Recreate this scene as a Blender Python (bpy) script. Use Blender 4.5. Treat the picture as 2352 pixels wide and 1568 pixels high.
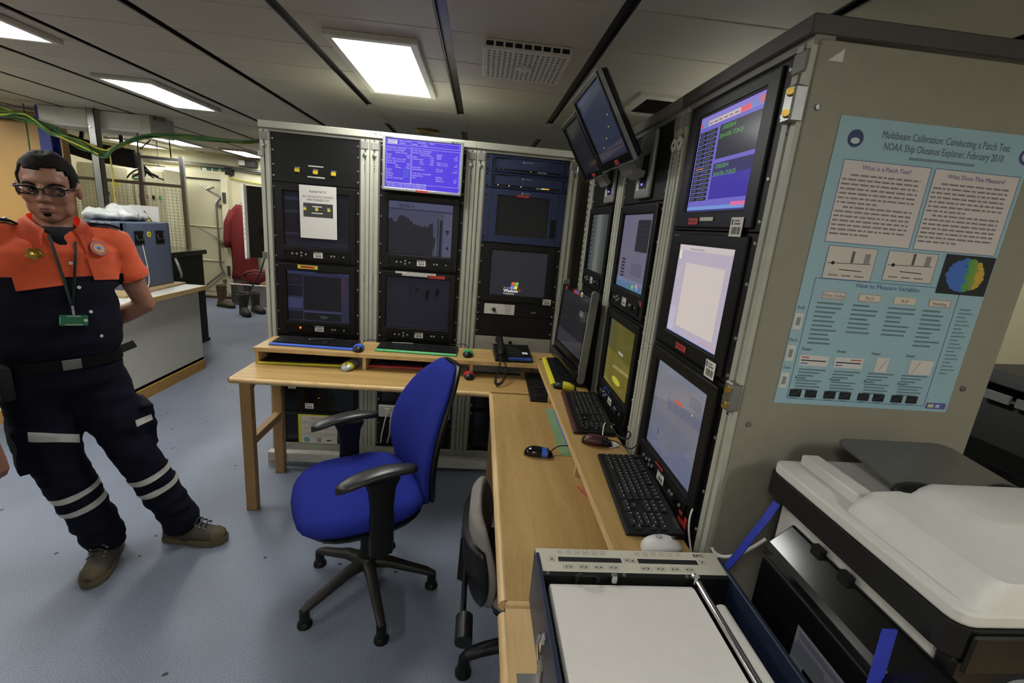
import bpy, bmesh, math, random
from mathutils import Vector, Matrix, noise
random.seed(7)
PI = math.pi
SC = bpy.context.scene
COL = SC.collection
for o in list(bpy.data.objects): bpy.data.objects.remove(o)

# ------------------------------------------------------------------ camera
FPX, YAW, PITCH, ROLL = 1059.5, .0858, .2449, .0867
CAM = Vector((1.1924, -2.8419, 1.5851))
_fw = Vector((math.sin(YAW)*math.cos(PITCH), math.cos(YAW)*math.cos(PITCH), -math.sin(PITCH)))
_r0 = Vector((math.cos(YAW), -math.sin(YAW), 0)); _u0 = _r0.cross(_fw)
_rt = _r0*math.cos(ROLL) + _u0*math.sin(ROLL); _up = -_r0*math.sin(ROLL) + _u0*math.cos(ROLL)
cd = bpy.data.cameras.new('camera'); cam = bpy.data.objects.new('camera', cd); COL.objects.link(cam)
cd.sensor_fit = 'HORIZONTAL'; cd.sensor_width = 36; cd.lens = FPX*36/2352; cd.clip_start = .02; cd.clip_end = 60
m3 = Matrix((_rt, _up, -_fw)).transposed(); cam.matrix_world = Matrix.Translation(CAM) @ m3.to_4x4()
SC.camera = cam

# ------------------------------------------------------------------ world, lamps, exposure
LAMP = 25            # ceiling light panels: emission strength
FAR_LAMP = 6.3
EXPOSURE = 0.0
w = bpy.data.worlds.new('world'); SC.world = w; w.use_nodes = True
w.node_tree.nodes['Background'].inputs[0].default_value = (.05, .05, .055, 1)
w.node_tree.nodes['Background'].inputs[1].default_value = .15
SC.view_settings.view_transform = 'Standard'; SC.view_settings.look = 'None'
SC.view_settings.gamma = 1; SC.view_settings.use_curve_mapping = False
SC.view_settings.exposure = EXPOSURE

# ------------------------------------------------------------------ pixel rays (2352 x 1568) onto known planes
def ray(u, v): return _fw + _rt*((u-1176)/FPX) + _up*((784-v)/FPX)
def onX(u, v, c): d = ray(u, v); return CAM + d*((c-CAM.x)/d.x)
def onY(u, v, c): d = ray(u, v); return CAM + d*((c-CAM.y)/d.y)
def onZ(u, v, c): d = ray(u, v); return CAM + d*((c-CAM.z)/d.z)
def pix(p):
    d = Vector(p)-CAM; z = d.dot(_fw)
    return (1176+FPX*d.dot(_rt)/z, 784-FPX*d.dot(_up)/z, z)

# ------------------------------------------------------------------ materials
MATS = {}
def lin(c):
    return tuple(((x/255)/12.92 if x/255 <= .04045 else ((x/255+.055)/1.055)**2.4) for x in c)
def mat(name, rgb, rough=.5, metal=0, var=.08, scale=30, bump=0, bscale=200, coat=0, spec=.5, stretch=None, sheen=0):
    """principled material with a little procedural colour variation and relief; rgb is sRGB 0-255"""
    if name in MATS: return MATS[name]
    m = bpy.data.materials.new(name); m.use_nodes = True; nt = m.node_tree; N = nt.nodes; L = nt.links
    b = N['Principled BSDF']; c = lin(rgb)
    b.inputs['Roughness'].default_value = rough; b.inputs['Metallic'].default_value = metal
    b.inputs['Specular IOR Level'].default_value = spec
    if coat: b.inputs['Coat Weight'].default_value = coat; b.inputs['Coat Roughness'].default_value = .15
    if sheen: b.inputs['Sheen Weight'].default_value = sheen
    tc = N.new('ShaderNodeTexCoord'); mp = N.new('ShaderNodeMapping'); L.new(tc.outputs['Object'], mp.inputs[0])
    if stretch: mp.inputs['Scale'].default_value = stretch
    nz = N.new('ShaderNodeTexNoise'); nz.inputs['Scale'].default_value = scale; nz.inputs['Detail'].default_value = 4
    L.new(mp.outputs[0], nz.inputs['Vector'])
    cr = N.new('ShaderNodeValToRGB'); cr.color_ramp.elements[0].position = .3; cr.color_ramp.elements[1].position = .7
    cr.color_ramp.elements[0].color = (*[x*(1-var) for x in c], 1); cr.color_ramp.elements[1].color = (*[min(1, x*(1+var)) for x in c], 1)
    L.new(nz.outputs['Fac'], cr.inputs[0]); L.new(cr.outputs[0], b.inputs['Base Color'])
    if bump:
        n2 = N.new('ShaderNodeTexNoise'); n2.inputs['Scale'].default_value = bscale; n2.inputs['Detail'].default_value = 3
        L.new(mp.outputs[0], n2.inputs['Vector']); bp = N.new('ShaderNodeBump'); bp.inputs['Strength'].default_value = bump
        bp.inputs['Distance'].default_value = .002; L.new(n2.outputs['Fac'], bp.inputs['Height']); L.new(bp.outputs[0], b.inputs['Normal'])
    MATS[name] = m; return m
def emis(name, rgb, strength):
    if name in MATS: return MATS[name]
    m = bpy.data.materials.new(name); m.use_nodes = True; b = m.node_tree.nodes['Principled BSDF']
    b.inputs['Base Color'].default_value = (*lin(rgb), 1); b.inputs['Emission Color'].default_value = (*lin(rgb), 1)
    b.inputs['Emission Strength'].default_value = strength; MATS[name] = m; return m
def printmat(name, emit=0, rough=.5, spec=.5):
    """flat print or a screen: colour from the mesh's 'Col' attribute; a screen also emits it"""
    if name in MATS: return MATS[name]
    m = bpy.data.materials.new(name); m.use_nodes = True; nt = m.node_tree; b = nt.nodes['Principled BSDF']
    a = nt.nodes.new('ShaderNodeVertexColor'); a.layer_name = 'Col'
    b.inputs['Roughness'].default_value = rough; b.inputs['Specular IOR Level'].default_value = spec
    if emit:
        b.inputs['Base Color'].default_value = (.012, .012, .014, 1)
        nt.links.new(a.outputs[0], b.inputs['Emission Color']); b.inputs['Emission Strength'].default_value = emit
    else: nt.links.new(a.outputs[0], b.inputs['Base Color'])
    MATS[name] = m; return m
def wood(name, c1, c2, along='X', rough=.35):
    if name in MATS: return MATS[name]
    m = bpy.data.materials.new(name); m.use_nodes = True; nt = m.node_tree; N = nt.nodes; L = nt.links; b = N['Principled BSDF']
    tc = N.new('ShaderNodeTexCoord'); mp = N.new('ShaderNodeMapping'); L.new(tc.outputs['Object'], mp.inputs[0])
    mp.inputs['Scale'].default_value = {'X': (1.2, 14, 14), 'Y': (14, 1.2, 14), 'Z': (14, 14, 1.2)}[along]
    n = N.new('ShaderNodeTexNoise'); n.inputs['Scale'].default_value = 1.0; n.inputs['Detail'].default_value = 6; n.inputs['Distortion'].default_value = .6
    n2 = N.new('ShaderNodeTexNoise'); n2.inputs['Scale'].default_value = 12; n2.inputs['Detail'].default_value = 2
    L.new(mp.outputs[0], n.inputs['Vector']); L.new(mp.outputs[0], n2.inputs['Vector'])
    cr = N.new('ShaderNodeValToRGB'); cr.color_ramp.elements[0].position = .35; cr.color_ramp.elements[1].position = .68
    cr.color_ramp.elements[0].color = (*lin(c1), 1); cr.color_ramp.elements[1].color = (*lin(c2), 1)
    mx = N.new('ShaderNodeMath'); mx.operation = 'MULTIPLY_ADD'; mx.inputs[1].default_value = .3; L.new(n2.outputs['Fac'], mx.inputs[0]); 
    mm = N.new('ShaderNodeMath'); mm.operation = 'MULTIPLY'; mm.inputs[1].default_value = .7; L.new(n.outputs['Fac'], mm.inputs[0]); L.new(mm.outputs[0], mx.inputs[2])
    L.new(mx.outputs[0], cr.inputs[0]); L.new(cr.outputs[0], b.inputs['Base Color'])
    b.inputs['Roughness'].default_value = rough
    MATS[name] = m; return m

# ------------------------------------------------------------------ objects
def tag(o, label=None, cat=None, group=None, kind=None):
    if label: o['label'] = label
    if cat: o['category'] = cat
    if group: o['group'] = group
    if kind: o['kind'] = kind
    return o
def thing(name, label, cat, loc=(0, 0, 0), rz=0, group=None):
    o = bpy.data.objects.new(name, None); COL.objects.link(o); o.empty_display_size = .05
    o.location = loc; o.rotation_euler = (0, 0, rz)
    return tag(o, label, cat, group)
def link(name, me, parent=None, loc=None, rot=None, m=None):
    if m is not None:
        me.materials.clear(); me.materials.append(m)
    o = bpy.data.objects.new(name, me); COL.objects.link(o); o.parent = parent
    if loc is not None: o.location = loc
    if rot is not None: o.rotation_euler = rot
    return o
class MB:
    """collects shapes into one mesh"""
    def __init__(s): s.bm = bmesh.new()
    def box(s, x0, x1, y0, y1, z0, z1, M=None):
        vs = [s.bm.verts.new(Vector((x, y, z)) if M is None else M @ Vector((x, y, z))) for x in (x0, x1) for y in (y0, y1) for z in (z0, z1)]
        for f in ((0, 1, 3, 2), (4, 6, 7, 5), (0, 4, 5, 1), (2, 3, 7, 6), (0, 2, 6, 4), (1, 5, 7, 3)): s.bm.faces.new([vs[i] for i in f])
        return s
    def loft(s, rings, caps=True, closed=True):
        R = [[s.bm.verts.new(p) for p in r] for r in rings]; n = len(R[0])
        for a, b in zip(R, R[1:]):
            for i in range(n if closed else n-1):
                j = (i+1) % n; s.bm.faces.new((a[i], a[j], b[j], b[i]))
        if caps and closed: s.bm.faces.new(R[0][::-1]); s.bm.faces.new(R[-1])
        return s
    def prism(s, poly, axis, a, b):
        """2D outline extruded along an axis: axis X -> poly is (y,z); Y -> (x,z); Z -> (x,y)"""
        f = {'X': lambda p, t: Vector((t, p[0], p[1])), 'Y': lambda p, t: Vector((p[0], t, p[1])), 'Z': lambda p, t: Vector((p[0], p[1], t))}[axis]
        return s.loft([[f(p, a) for p in poly], [f(p, b) for p in poly]])
    def cyl(s, p0, p1, r0, r1=None, n=16, caps=True):
        p0 = Vector(p0); p1 = Vector(p1); r1 = r0 if r1 is None else r1; d = (p1-p0).normalized()
        a = d.orthogonal().normalized(); b = d.cross(a)
        return s.loft([[p+(a*math.cos(2*PI*i/n)+b*math.sin(2*PI*i/n))*r for i in range(n)] for p, r in ((p0, r0), (p1, r1))], caps)
    def tube(s, pts, r, n=8, caps=True, flat=None):
        """sweep a round (or flat (w,h)) section along points"""
        pts = [Vector(p) for p in pts]; rings = []; ref = None
        for i, p in enumerate(pts):
            d = ((pts[min(i+1, len(pts)-1)]-pts[max(i-1, 0)])).normalized()
            if ref is None: ref = d.orthogonal().normalized() if flat is None else (Vector((0, 0, 1)) if abs(d.z) < .9 else Vector((0, 1, 0)))
            a = (ref-d*ref.dot(d)).normalized(); b = d.cross(a); ref = a
            rr = r[i] if isinstance(r, (list, tuple)) else r
            if flat: rings.append([p+a*y*flat[1]/2+b*x*flat[0]/2 for x, y in ((-1, -1), (1, -1), (1, 1), (-1, 1))])
            else: rings.append([p+(a*math.cos(2*PI*k/n)+b*math.sin(2*PI*k/n))*rr for k in range(n)])
        return s.loft(rings, caps)
    def lathe(s, prof, c=(0, 0, 0), n=24, axis='Z'):
        c = Vector(c); f = {'Z': lambda r, h, t: Vector((r*math.cos(t), r*math.sin(t), h)), 'Y': lambda r, h, t: Vector((r*math.cos(t), h, r*math.sin(t))), 'X': lambda r, h, t: Vector((h, r*math.cos(t), r*math.sin(t)))}[axis]
        return s.loft([[c+f(max(r, 1e-5), h, 2*PI*i/n) for i in range(n)] for r, h in prof])
    def ell(s, c, r, nu=16, nv=10, M=None):
        c = Vector(c); rings = []
        for j in range(nv+1):
            t = -PI/2+PI*j/nv
            ring = [Vector((r[0]*max(math.cos(t), 1e-3)*math.cos(2*PI*i/nu), r[1]*max(math.cos(t), 1e-3)*math.sin(2*PI*i/nu), r[2]*math.sin(t))) for i in range(nu)]
            rings.append([c+(M @ p if M else p) for p in ring])
        return s.loft(rings)
    def frame(s, x0, x1, z0, z1, ix0, ix1, iz0, iz1, y0, y1):
        """rectangular frame lying in XZ with a rectangular opening, y0..y1 thick"""
        o = [(x0, z0), (x1, z0), (x1, z1), (x0, z1)]; i = [(ix0, iz0), (ix1, iz0), (ix1, iz1), (ix0, iz1)]
        V = {k: [s.bm.verts.new((p[0], y, p[1])) for p in q] for k, q, y in (('of', o, y0), ('if', i, y0), ('ob', o, y1), ('ib', i, y1))}
        for a in range(4):
            b = (a+1) % 4
            for f in ((V['of'][a], V['of'][b], V['if'][b], V['if'][a]), (V['ob'][a], V['ib'][a], V['ib'][b], V['ob'][b]), (V['of'][a], V['ob'][a], V['ob'][b], V['of'][b]), (V['if'][a], V['if'][b], V['ib'][b], V['ib'][a])): s.bm.faces.new(f)
        return s
    def xf(s, M): bmesh.ops.transform(s.bm, matrix=M, verts=s.bm.verts); return s
    def bevel(s, w, seg=2, ang=.6):
        bmesh.ops.recalc_face_normals(s.bm, faces=s.bm.faces)
        es = [e for e in s.bm.edges if len(e.link_faces) == 2 and e.calc_face_angle(0) > ang]
        bmesh.ops.bevel(s.bm, geom=es, offset=w, segments=seg, profile=.5, affect='EDGES', clamp_overlap=True); return s
    def mesh(s, name, smooth=False, ang=.6):
        bmesh.ops.recalc_face_normals(s.bm, faces=s.bm.faces)
        me = bpy.data.meshes.new(name); s.bm.to_mesh(me)
        if smooth:
            for e in s.bm.edges: pass
            me.polygons.foreach_set('use_smooth', [True]*len(me.polygons)); me.set_sharp_from_angle(angle=ang)
        s.bm.free(); return me
    def build(s, name, m, parent=None, smooth=False, loc=None, rot=None, ang=.6):
        return link(name, s.mesh(name, smooth, ang), parent, loc, rot, m)
def rrect(w, h, r, n=5, cx=0, cy=0):
    p = []
    for sx, sy, a0 in ((1, 1, 0), (-1, 1, PI/2), (-1, -1, PI), (1, -1, 3*PI/2)):
        for i in range(n): a = a0+PI/2*i/(n-1); p.append((cx+sx*(w/2-r)+r*math.cos(a), cy+sy*(h/2-r)+r*math.sin(a)))
    return p
def copy_tree(o, parent=None):
    c = o.copy(); COL.objects.link(c); c.parent = parent
    for ch in [x for x in KIDS(o)]: copy_tree(ch, c)
    return c
def KIDS(o): return [x for x in bpy.data.objects if x.parent == o]

# flat print: rectangles, polygons and lettering with their own colours, in a (u,v) frame
_fc = bpy.data.curves.new('font_source', 'FONT'); _fc.resolution_u = 2; _fo = bpy.data.objects.new('font_source', _fc)
_TC = {}
def text_mesh(t, bold=0):
    k = (t, bold)
    if k not in _TC:
        _fc.body = t; _fc.size = 1; _fc.offset = bold; me = _fo.to_mesh()
        vs = [(v.co.x, v.co.y) for v in me.vertices]; fs = [tuple(p.vertices) for p in me.polygons]; _fo.to_mesh_clear()
        x1 = max([v[0] for v in vs], default=0); x0 = min([v[0] for v in vs], default=0); _TC[k] = (vs, fs, x0, x1)
    return _TC[k]
class PR:
    def __init__(s): s.v = []; s.f = []; s.c = []; s.step = .00025
    def poly(s, pts, col, layer=0):
        b = len(s.v); s.v += [(p[0], p[1], layer) for p in pts]; s.f.append(tuple(range(b, b+len(pts)))); s.c.append(col); return s
    def rect(s, u0, v0, u1, v1, col, layer=0): return s.poly([(u0, v0), (u1, v0), (u1, v1), (u0, v1)], col, layer)
    def line(s, pts, w, col, layer=1):
        for a, b in zip(pts, pts[1:]):
            d = Vector((b[0]-a[0], b[1]-a[1])); 
            if d.length < 1e-9: continue
            n = Vector((-d.y, d.x)).normalized()*w/2
            s.poly([(a[0]-n.x, a[1]-n.y), (b[0]-n.x, b[1]-n.y), (b[0]+n.x, b[1]+n.y), (a[0]+n.x, a[1]+n.y)], col, layer)
        return s
    def disc(s, u, v, r, col, layer=1, n=20, r2=None):
        return s.poly([(u+r*math.cos(2*PI*i/n), v+(r2 or r)*math.sin(2*PI*i/n)) for i in range(n)], col, layer)
    def border(s, u0, v0, u1, v1, w, col, layer=1):
        return s.rect(u0, v0, u1, v0+w, col, layer).rect(u0, v1-w, u1, v1, col, layer).rect(u0, v0, u0+w, v1, col, layer).rect(u1-w, v0, u1, v1, col, layer)
    def text(s, t, u, v, size, col, layer=2, align='l', sx=1, bold=0, maxw=None):
        vs, fs, x0, x1 = text_mesh(t, bold); 
        if maxw and (x1-x0)*size*sx > maxw: sx = maxw/((x1-x0)*size)
        o = {'l': 0, 'c': -(x0+x1)/2, 'r': -x1}[align]; b = len(s.v)
        s.v += [(u+(x+o)*size*sx, v+y*size, layer) for x, y in vs]
        for f in fs: s.f.append(tuple(b+i for i in f)); s.c.append(col)
        return s
    def barcode(s, u, v, w, h):
        s.rect(u, v, u+w, v+h, (225, 222, 212), 3); r = random.Random(5); x = u+w*.18
        while x < u+w*.85: bw = w*r.choice((.015, .03, .045)); s.rect(x, v+h*.12, x+bw, v+h*.5, (25, 25, 25), 4); x += bw+w*r.choice((.02, .035))
        s.rect(u+w*.3, v+h*.62, u+w*.8, v+h*.7, (90, 90, 90), 4); s.rect(u+w*.3, v+h*.78, u+w*.7, v+h*.85, (90, 90, 90), 4); s.rect(u+w*.08, v+h*.6, u+w*.2, v+h*.9, (60, 60, 60), 4)
        return s
    def mesh(s, name, O, U, V, m, parent=None):
        """O origin, U and V unit axes; layers step out along U x V"""
        O = Vector(O); U = Vector(U); V = Vector(V); Nn = U.cross(V)
        me = bpy.data.meshes.new(name); me.from_pydata([O+U*a+V*b+Nn*(l*s.step) for a, b, l in s.v], [], s.f)
        ca = me.color_attributes.new('Col', 'FLOAT_COLOR', 'CORNER'); buf = []
        for p, c in zip(me.polygons, s.c): buf += list((*lin(c), 1))*p.loop_total
        ca.data.foreach_set('color', buf); me.validate()
        return link(name, me, parent, m=m)

# common materials
M = dict(
 black=mat('black_powder_coat', (19, 19, 19), .5, bump=.05, spec=.3), blackgloss=mat('black_gloss', (16, 16, 17), .15), rubber=mat('black_rubber', (20, 20, 20), .7),
 plast=mat('black_plastic', (16, 16, 17), .42, bump=.1, bscale=600, spec=.35), keyc=mat('key_black', (21, 21, 23), .45), dgrey=mat('dark_grey_plastic', (52, 52, 52), .5),
 rack=mat('rack_grey_paint', (174, 174, 160), .45, var=.05, bump=.03), racktop=mat('rack_top_grey', (128, 127, 120), .5), side=mat('rack_side_beige', (140, 136, 122), .5, var=.04),
 sidedark=mat('rack_cap_dark', (70, 68, 66), .5), alu=mat('brushed_aluminium', (176, 176, 172), .35, metal=1, var=.05), alup=mat('aluminium_panel', (170, 165, 152), .45, metal=.3),
 zinc=mat('zinc_steel', (150, 150, 148), .4, metal=1), chrome=mat('chrome', (200, 200, 200), .12, metal=1), silver=mat('silver_plastic', (150, 152, 152), .4, metal=.4),
 ceil=mat('ceiling_panel_paint', (176, 173, 162), .55, var=.03, scale=3, bump=.02), ceilback=mat('ceiling_void_dark', (34, 32, 30), .6), gapt=mat('ceiling_channel', (40, 38, 38), .35, metal=.5),
 cream=mat('cream_wall_paint', (205, 199, 168), .5, var=.05, scale=4), tan=mat('tan_panel', (190, 150, 92), .5, var=.05, scale=3), white=mat('white_plastic', (208, 206, 200), .45, var=.03), whitep=mat('white_paint', (196, 194, 186), .45),
 navy=mat('navy_cloth', (15, 16, 30), .9, bump=.15, bscale=900, spec=.2), orange=mat('orange_cloth', (214, 84, 42), .8, bump=.12, bscale=900, sheen=.2), refl=mat('reflective_tape', (190, 190, 184), .4),
 skin=mat('skin', (150, 106, 86), .5, var=.06, scale=40, bump=.05), hair=mat('dark_hair', (15, 12, 11), .8, bump=.5, bscale=300, spec=.2), bluefab=mat('blue_upholstery', (34, 44, 132), .95, bump=.35, bscale=1200, spec=.15, var=.08, ),
 greyfab=mat('grey_upholstery', (128, 122, 118), .9, bump=.3, bscale=1000), red=mat('red_cloth', (104, 20, 20), .8, var=.15, bump=.2, bscale=100), yellow=mat('yellow_plastic', (208, 200, 50), .45), bluep=mat('blue_plastic', (58, 96, 200), .4),
 greenp=mat('green_plastic', (62, 165, 92), .4), redp=mat('red_plastic', (176, 44, 50), .4), dkred=mat('dark_red_plastic', (70, 30, 30), .45), bluedev=mat('blue_device_paint', (34, 45, 80), .5, bump=.03), brass=mat('brass', (200, 165, 80), .25, metal=1),
 navysteel=mat('navy_steel', (30, 40, 62), .45), paper=mat('paper_white', (214, 210, 204), .7, var=.02), caseblue=mat('case_blue_grey', (86, 96, 118), .5, bump=.05), boot=mat('boot_brown', (84, 66, 42), .7, var=.25, bump=.3, bscale=60), bootd=mat('boot_dark', (52, 46, 38), .7, var=.2, bump=.3, bscale=60),
 sole=mat('shoe_sole', (92, 84, 62), .7), shoe=mat('shoe_leather', (70, 62, 52), .65, var=.2, bump=.2, bscale=120), green=mat('green_cable', (54, 96, 46), .5), ycab=mat('yellow_cable', (190, 180, 60), .5), bag=mat('white_sack', (190, 186, 172), .8, bump=.4, bscale=80), blackc=mat('black_cable', (18, 18, 18), .5), wcab=mat('white_cable', (205, 203, 196), .5),
 strap=mat('blue_strap', (40, 56, 170), .7, bump=.2, bscale=800), bubble=mat('bubble_wrap', (205, 208, 206), .3, bump=.6, bscale=90), bluepaint=mat('blue_paint', (36, 46, 118), .5), dkblue=mat('dark_blue_steel', (20, 26, 40), .4))
W = dict(deskA=wood('beech_along_x', (160, 127, 74), (188, 157, 100), 'X'), deskB=wood('beech_along_y', (160, 127, 74), (188, 157, 100), 'Y'), leg=wood('beech_legs', (150, 116, 74), (178, 142, 96), 'Z', .5),
 pale=wood('pale_beech', (196, 160, 106), (222, 192, 142), 'Y', .4), trim=wood('ochre_trim', (186, 140, 66), (204, 158, 84), 'X', .5), board=wood('old_board', (150, 128, 92), (178, 156, 118), 'X', .6))
PM = printmat('print_matte', 0, .6); PG = printmat('print_gloss', 0, .25)
def glass_mat():
    m = bpy.data.materials.new('lens_glass'); m.use_nodes = True; nt = m.node_tree; N = nt.nodes; b = N['Principled BSDF']; tr = N.new('ShaderNodeBsdfTransparent'); tr.inputs[0].default_value = (.82, .80, .78, 1); gl = N.new('ShaderNodeBsdfGlossy'); gl.inputs['Roughness'].default_value = .03
    mx = N.new('ShaderNodeMixShader'); fr = N.new('ShaderNodeFresnel'); fr.inputs[0].default_value = 1.5; nt.links.new(fr.outputs[0], mx.inputs[0]); nt.links.new(tr.outputs[0], mx.inputs[1]); nt.links.new(gl.outputs[0], mx.inputs[2]); nt.links.new(mx.outputs[0], N['Material Output'].inputs[0]); N.remove(b); MATS['lens_glass'] = m
glass_mat()
# ================================================================== the room
CH = 2.28
def floor_mat():
    m = bpy.data.materials.new('blue_speckled_vinyl'); m.use_nodes = True; nt = m.node_tree; N = nt.nodes; L = nt.links; b = N['Principled BSDF']
    tc = N.new('ShaderNodeTexCoord'); n = N.new('ShaderNodeTexNoise'); n.inputs['Scale'].default_value = 260; n.inputs['Detail'].default_value = 2
    n2 = N.new('ShaderNodeTexNoise'); n2.inputs['Scale'].default_value = 2.2; n2.inputs['Detail'].default_value = 5
    for x in (n, n2): L.new(tc.outputs['Object'], x.inputs['Vector'])
    cr = N.new('ShaderNodeValToRGB'); e = cr.color_ramp.elements; e[0].position = .32; e[0].color = (*lin((102, 110, 126)), 1); e[1].position = .68; e[1].color = (*lin((143, 151, 168)), 1)
    L.new(n.outputs['Fac'], cr.inputs[0])
    c2 = N.new('ShaderNodeValToRGB'); c2.color_ramp.elements[0].position = .3; c2.color_ramp.elements[0].color = (.82, .82, .82, 1); c2.color_ramp.elements[1].position = .65; c2.color_ramp.elements[1].color = (1, 1, 1, 1)
    L.new(n2.outputs['Fac'], c2.inputs[0])
    mx = N.new('ShaderNodeMix'); mx.data_type = 'RGBA'; mx.blend_type = 'MULTIPLY'; mx.inputs['Factor'].default_value = 1; L.new(cr.outputs[0], mx.inputs['A']); L.new(c2.outputs[0], mx.inputs['B'])
    vo = N.new('ShaderNodeTexVoronoi'); vo.voronoi_dimensions = '2D'; vo.inputs['Scale'].default_value = 2.3; L.new(tc.outputs['Object'], vo.inputs['Vector'])
    # sparse dark scuffs and chips
    n3 = N.new('ShaderNodeTexNoise'); n3.inputs['Scale'].default_value = 40; L.new(tc.outputs['Object'], n3.inputs['Vector'])
    ad = N.new('ShaderNodeMath'); ad.operation = 'MULTIPLY_ADD'; ad.inputs[1].default_value = .05; L.new(n3.outputs['Fac'], ad.inputs[0]); L.new(vo.outputs['Distance'], ad.inputs[2])
    c3 = N.new('ShaderNodeValToRGB'); c3.color_ramp.elements[0].position = .040; c3.color_ramp.elements[0].color = (.16, .14, .13, 1); c3.color_ramp.elements[1].position = .045; c3.color_ramp.elements[1].color = (1, 1, 1, 1)
    L.new(ad.outputs[0], c3.inputs[0])
    m2 = N.new('ShaderNodeMix'); m2.data_type = 'RGBA'; m2.blend_type = 'MULTIPLY'; m2.inputs['Factor'].default_value = 1; L.new(mx.outputs['Result'], m2.inputs['A']); L.new(c3.outputs[0], m2.inputs['B'])
    L.new(m2.outputs['Result'], b.inputs['Base Color']); b.inputs['Roughness'].default_value = .42; b.inputs['Specular IOR Level'].default_value = .4
    bp = N.new('ShaderNodeBump'); bp.inputs['Strength'].default_value = .15; bp.inputs['Distance'].default_value = .001; L.new(n.outputs['Fac'], bp.inputs['Height']); L.new(bp.outputs[0], b.inputs['Normal'])
    return m
def struct(name, mb, m, parent=None): 
    o = mb.build(name, m, parent)
    if parent is None: o['kind'] = 'structure'
    return o
XL, XR, YB, YF = -4.6, 3.45, 5.2, -4.6
struct('floor', MB().box(XL-.1, XR+.1, YF-.1, YB+.1, -.06, 0), floor_mat())
ceil = struct('ceiling', MB().box(XL-.1, XR+.1, YF-.1, YB+.1, CH+.035, CH+.07), M['ceilback'])
struct('wall_back', MB().box(XL-.1, XR+.1, YB, YB+.1, 0, CH+.035), M['cream'])
struct('wall_left', MB().box(XL-.1, XL, YF, YB, 0, CH+.035), M['cream'])
struct('wall_right', MB().box(XR, XR+.1, YF, YB, 0, CH+.035), mat('beige_wall', (176, 168, 138), .5, var=.03, scale=3))
struct('wall_front', MB().box(XL-.1, XR+.1, YF-.1, YF, 0, CH+.035), M['cream'])
# ceiling panels: rows across, columns divided by dark channels
GX0, GP, GW, SY0, SP = 1.007, .606, .046, -.845, .345
pm = MB().box(-GP/2+GW/2, GP/2-GW/2, -SP/2+.0025, SP/2-.0025, 0, .016).bevel(.003, 1).mesh('ceiling_panel'); pm.materials.append(M['ceil'])
cells = []
for k in range(-10, 5):
    x = GX0+GP*(k+.5)
    if x-GP/2 < XL or x+GP/2 > XR: continue
    for j in range(-11, 18):
        y = SY0+SP*(j+.5)
        if y-SP/2 < YF or y+SP/2 > YB: continue
        u, v, z = pix((x, y, CH)); vis = z > .1 and -150 < u < 2500 and -150 < v < 1600
        cells.append((0 if vis else 1, z if z > 0 else 99, x, y))
cells.sort()
rest = MB()
for i, (nv, z, x, y) in enumerate(cells):
    if i < 290 and not nv: link('ceiling_panel', pm, ceil, (x, y, CH))
    else: rest.box(x-GP/2+GW/2, x+GP/2-GW/2, y-SP/2+.0025, y+SP/2-.0025, CH, CH+.016)
tag(rest.build('ceiling_panels_beyond', M['ceil'], ceil), kind='stuff')
for k in range(-9, 5):
    x = GX0+GP*k
    if x-.1 < XL or x+.1 > XR: continue
    MB().box(x-GW/2+.006, x+GW/2-.006, YF, YB, CH+.018, CH+.03).box(x-GW/2, x-GW/2+.005, YF, YB, CH+.004, CH+.034).box(x+GW/2-.005, x+GW/2, YF, YB, CH+.004, CH+.034).build('ceiling_channel', M['gapt'], ceil)
for k in (-1, 0, 1):
    x = GX0+GP*k; MB().box(x-GW/2-.004, x+GW/2+.004, .6, 1.15, CH-.002, CH+.012).build('channel_cover', M['ceil'], ceil)

# ceiling lights
em = emis('lamp_diffuser', (252, 252, 247), LAMP)
def ceiling_light(x0, x1, y0, y1, label, group='ceiling light panels', down=None):
    t = thing('ceiling_light', label, 'light', ((x0+x1)/2, (y0+y1)/2, CH), 0, group); a = (x1-x0)/2; b = (y1-y0)/2
    f = .034
    fr = MB().frame(-a-f, a+f, -b-f, b+f, -a, a, -b, b, 0, .024); fr.xf(Matrix.Rotation(-PI/2, 4, 'X')); fr.xf(Matrix.Translation((0, 0, 0)))
    o = fr.bevel(.003, 1).build('frame', M['whitep'], t); o.location = (0, 0, 0)
    zs = [v.co.z for v in o.data.vertices]; o.location.z = -max(zs)
    MB().box(-a, a, -b, b, -.012, -.006).build('diffuser', em, t)
    return t
ceiling_light(.545, .855, -.69, .10, 'bright ceiling light panel beside the perforated vent, above the blue chair')
ceiling_light(-1.235, -.945, .52, 1.26, 'bright ceiling light panel between the man and the rack of switched-off monitors')
ceiling_light(-1.235, -.945, -.97, -.17, 'bright ceiling light panel over the man in orange and navy')
for x0, y0, l in ((-2.93, 3.45, 'far ceiling light panel seen beyond the hanging black screens'), (onY(545, 363, 4.6).x, 4.2, 'far ceiling light panel over the steel door with lever arms'), (onY(300, 346, 4.6).x, 4.2, 'far ceiling light panel over the wire mesh cage')):
    ceiling_light(x0, x0+.29, y0, y0+.7, l)
ceiling_light(2.40, 2.69, -4.0, -3.2, 'ceiling light panel over the printer and the plotter')  # added lamp outside the view, brightens the recorder, printer and end panel
ceiling_light(-1.235, -.945, -2.43, -1.64, 'ceiling light panel over the open floor behind the man')  # fixture out of view, added for more overall light
ceiling_light(-3.05, -2.76, .52, 1.26, 'ceiling light panel over the open shelves of the white counter')  # added beyond the left edge of view to light counter and partition
ceiling_light(-4.2, -3.91, .8, 1.55, 'ceiling light panel in front of the tan partition wall')  # unseen lamp put in to brighten the tan partition
ceiling_light(2.40, 2.69, -.97, -.17, 'ceiling light panel behind the right hand racks')  # added lamp hidden by the racks, lifts the ceiling brightness there
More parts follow.
